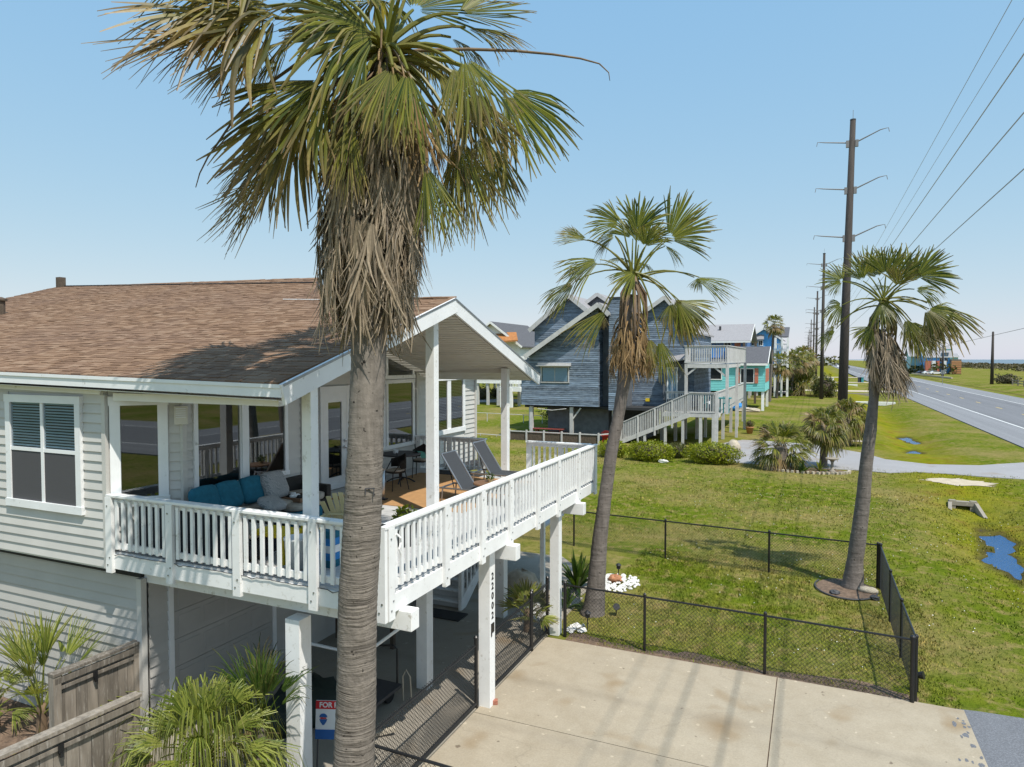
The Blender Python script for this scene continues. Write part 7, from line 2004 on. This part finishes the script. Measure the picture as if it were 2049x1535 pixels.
# road sign seen edge on at right and wooden fence rails on the right field
q = pz(1886, 770, 0); t = thing('road_sign', 'thin grey road sign post on the far roadside', 'sign', (q.x, q.y, 0)); MB().tube([(q.x, q.y, 0), (q.x, q.y, 3.6)], .05, 6).build('post', M['grey_metal'], t); MB().box(q.x - .4, q.x + .4, q.y + .06, q.y + .09, 2.6, 3.6).build('plate', M['grey_metal'], t)
q = pz(1885, 755, 0); a, b = pz(1825, 748, .2), pz(1905, 757, .2)
MB().bar((a.x, a.y, .3), (b.x, b.y, .3), .5, .5).build('barrier_log', M['sand'], label='long pale log barrier on the far roadside', cat='barrier')
t = thing('field_fence', 'low wooden rail fence in the field at the right edge', 'fence', (48, 190, 0))
a, b = pz(2026, 770, 0), pz(2075, 777, 0)
for k in range(5): w = a.lerp(b, k / 4); piece('post', t, (w.x, w.y, .7), (.25, .25, 1.4), M['weathered'])
for z in (.5, 1.1): beam('rail', t, (a.x, a.y, z), (b.x, b.y, z), .08, .2, M['weathered'])
q = pz(2012, 768, 0); leafy('field_shrub', 'dark shrub in the field beside the rail fence', 'shrub', (q.x, q.y, 1.0), (2.6, 2.0, 1.4), 900, 401, M['scrub'], .3)

# ------------------------------------------------------------------ power poles and wires
poles = [(2.1, 59.0, 24.6), (1.24, 118, 22.8), (.61, 181, 22.6), (.0, 238, 22.7), (-1.08, 314, 22.8), (-2.39, 420, 22.8), (-3.6, 520, 22.8)]
words = ['tallest and nearest dark power pole rising behind the slender palm', 'second dark power pole from the camera in the roadside row', 'third dark power pole from the camera in the roadside row', 'fourth dark power pole from the camera in the roadside row', 'fifth dark power pole from the camera in the roadside row', 'sixth dark power pole from the camera in the roadside row', 'farthest dark power pole visible in the roadside row']
for i, (x, y, z) in enumerate(poles):
    t = thing('utility_pole', words[i], 'power pole', (x, y, 0), 'power poles along the road')
    lean = .42 if i == 0 else .1
    MB().tube([(x, y, -.1), (x + lean * .3, y, z * .4), (x + lean, y, z)], [.38, .31, .20] if i == 0 else [.30, .25, .17], 14).build('shaft', M['pole'], t, smooth=True)
    MB().tube([(x + lean, y, z - .1), (x + lean, y, z + .75)], .018, 5).build('lightning_rod', M['insul'], t)
    MB().tube([(x + lean, y, z - .05), (x + lean, y, z + .05)], .21, 12).build('cap', M['lead'], t)
    for zz in (z - 1.7, z - 5.25, z - 8.9):
        xc = x + lean * zz / z
        for s in (-1, 1):
            MB().obox((xc + s * .32, y - .02, zz - .1), (.22, 0, 0), (0, .24, 0), (0, 0, .5)).build('bracket', M['insul'], t)
            tip = Vector((xc + s * 2.25, y - .1, zz + (.75 if s > 0 else .25)))
            MB().tube([(xc + s * .3, y, zz), tip - Vector((s * .35, 0, .06)), tip], [.055, .038, .026], 8).build('insulator_arm', M['insul'], t)
            MB().tube([tip, tip + Vector((s * .18, 0, .02)), tip + Vector((s * .24, 0, -.28))], .025, 6).build('wire_clamp', M['insul'], t)
wires = [(5.3, 17.07), (5.65, 16.55), (5.3, 14.88), (5.3, 13.2), (5.3, 11.6)]
wl = ['highest thin black wire crossing the sky at upper right', 'second highest thin black wire crossing the upper right sky', 'middle thin black wire crossing the upper right sky', 'second lowest thin black wire crossing the upper right sky', 'lowest thin black wire crossing the right sky toward the slender palm']
for (x, z), lab, r in zip(wires, wl, (.012, .011, .020, .019, .017)):
    m = MB(); m.tube([(x, y, z + .0) for y in (-70, -20, 0, 30, 60, 110, 200, 420, 900)], r, 6)
    m.build('power_line', M['grey_metal'], label=lab, cat='wire', group='overhead wires')
# slim poles on the far side of the road with a single wire
fp = []
for (u, vb, vt, lab) in ((1984.5, 769, 664, 'slim dark pole standing alone in the right hand field'), (1886, 753, 690, 'slim dark pole before the blue beach front house')):
    q = pz(u, vb, 0); h = py(u, vt, q.y).z; fp.append((q.x, q.y, h))
    t = thing('utility_pole', lab, 'power pole', (q.x, q.y, 0), 'slim poles across the road')
    MB().tube([(q.x, q.y, 0), (q.x, q.y, h)], [.42, .24], 12).build('shaft', M['pole'], t, smooth=True)
    MB().tube([(q.x, q.y, h - 1.6), (q.x, q.y, h + .1)], .10, 8).build('pole_top', M['grey_metal'], t)
(x0, y0, h0), (x1, y1, h1) = fp
m = MB(); pts = []
for k in range(14):
    s = -1.0 + 2.3 * k / 13; pts.append((x0 + (x1 - x0) * s, y0 + (y1 - y0) * s, h0 - .9 + (h1 - h0) * s * .9 - .0))
m.tube(pts, .05, 5); m.build('power_line', M['black_metal'], label='single thin wire between the slim poles across the road', cat='wire', group='overhead wires')

# ------------------------------------------------------------------ far planting
q = pz(1607, 788, 0); bush_palm('sago_palm', 'large arching green sago palm behind the short palms', 'palm tree', (q.x, q.y - 6, 0), .9, .4, 5.6, 54, 66, M['frond'], lo=2, hi=82, nseg=14, blade=.74, ang=.36, droop=.6, dead=.04)
q = pz(1642, 795, 0); leafy('green_shrub', 'round dark green shrub left of the tall power pole', 'shrub', (q.x + .6, q.y, 1.5), (1.9, 1.8, 2.0), 1500, 86, M['shrub'], .22)
q = pz(1572, 790, 0); leafy('green_shrub', 'dark shrub mass at the foot of the sago palm', 'shrub', (q.x, q.y - 3, 1.1), (2.6, 1.6, 1.5), 1600, 87, M['dark_leaf'], .2)
def tall_far_palm(label, u, vb, vt, yy, R_, seed, nm='palm_tree', trunk_r=.2, n=34):
    base = py(u, vb, yy); top = py(u + 2, vt, yy)
    return bush_palm(nm, label, 'palm tree', (base.x, yy, 0), top.z, trunk_r, R_, n, seed, M['frond'], 'far palms', lo=-60, hi=78, nseg=12, blade=.55, ang=1.1, droop=.4, dead=.2, lean=.5)
tall_far_palm('tall thin palm standing before the bright blue house', 1540, 775, 650, 108, 2.0, 71, n=40)
tall_far_palm('bushy yellow green palm left of the white balconies', 1554, 765, 728, 118, 2.6, 72)
tall_far_palm('bushy palm between the balconies and the pole row', 1583, 765, 724, 126, 2.9, 73)
tall_far_palm('bushy palm just left of the pole row', 1600, 760, 716, 140, 3.2, 74)
tall_far_palm('bushy palm touching the pole row on its left', 1609, 757, 720, 165, 3.0, 75)
tall_far_palm('small palm between the porch gable and the blue house', 1062, 730, 692, 100, 1.9, 76)
tall_far_palm('dry tan palm beside the small palm past the porch gable', 1048, 730, 705, 110, 1.8, 77)
for i, (u, v, r) in enumerate(((1590, 752, (4, 3, 2.6)), (1575, 757, (3, 2.5, 2.0)), (1612, 748, (3.5, 3, 2.4)))):
    q = pz(u, v, 0); leafy('verge_shrub', ['yellow green shrub left of the pole row', 'low shrub by the white van', 'shrub at the foot of the second pole'][i], 'shrub', (q.x, q.y, r[2] * .8), r, 1500, 320 + i, M['shrub'], .32, 'verge shrubs')
def woods(name, label, cat, items, mat, leaf, n, seed):
    """a far wood or scrub belt that reads as one mass"""
    rg = np.random.default_rng(seed); Vs = []; cs = []
    for (x, y, z, a, b, c) in items:
        u = rg.normal(size=(n, 3)); u /= np.linalg.norm(u, axis=1)[:, None]
        P = u * rg.uniform(.35, 1.0, n)[:, None] ** .5 * np.array((a, b, c)) + np.array((x, y, z)); P[:, 2] = np.maximum(P[:, 2], 0)
        t = rg.normal(size=(n, 3)); t /= np.linalg.norm(t, axis=1)[:, None]; w = np.cross(t, rg.normal(size=(n, 3))); w /= np.linalg.norm(w, axis=1)[:, None]
        s = leaf * rg.uniform(.5, 1.3, n)[:, None]
        Vs.append(np.stack([P - t * s, P - w * s * .7, P + t * s, P + w * s * .7], axis=1).reshape(-1, 3))
        cs.append(np.repeat(np.column_stack([rg.uniform(0, .7, n), rg.uniform(0, .5, n), rg.random(n), np.ones(n)]), 4, axis=0))
    V = np.vstack(Vs); F = np.arange(len(V)).reshape(-1, 4)
    np_mesh(name, V, F, mat, None, np.vstack(cs), kind='stuff', label=label, cat=cat)
rn = random.Random(91)
woods('treeline', 'low dark treeline at the far end of the road', 'trees', [(rn.uniform(-220, 14), rn.uniform(620, 900), rn.uniform(2, 5), rn.uniform(9, 22), 8, rn.uniform(4, 9)) for _ in range(70)], M['shrub'], 1.5, 170, 1)
woods('roadside_scrub', 'yellow green scrub along the right side of the far road', 'scrub', [(34 + rn.uniform(0, 14) + .02 * y, y, 1.2, rn.uniform(3, 6), 4, rn.uniform(2, 4.2)) for y in np.arange(330, 760, 9)], M['shrub'], .8, 160, 2)
woods('dune_scrub', 'grey brown dune scrub belt before the beach', 'scrub', [(rn.uniform(100, 172), rn.uniform(240, 1300), .4, rn.uniform(6, 12), 9, rn.uniform(1.2, 2.6)) for _ in range(330)], M['scrub'], .8, 90, 3)
for i, (x, y, w, h) in enumerate(((-30, 600, 12, 9), (8, 700, 10, 9), (-60, 640, 12, 10), (44, 560, 11, 8), (58, 610, 12, 9))):
    plain_house('distant_house', ['distant white house at the end of the road left of the poles', 'distant white house low among trees at the road end', 'distant pale house farthest left in the treeline', 'distant teal roofed house right of the far road', 'distant white house behind the roadside scrub'][i], 'house', x - w / 2, x + w / 2, y, y + 10, 3, h - 2.5, h, M['white'], M['grey_roof'] if i != 3 else M['teal_paint'], 'X', [(x - 3, x - 1, h - 4.5, h - 3)], 3, .5, group='distant houses')
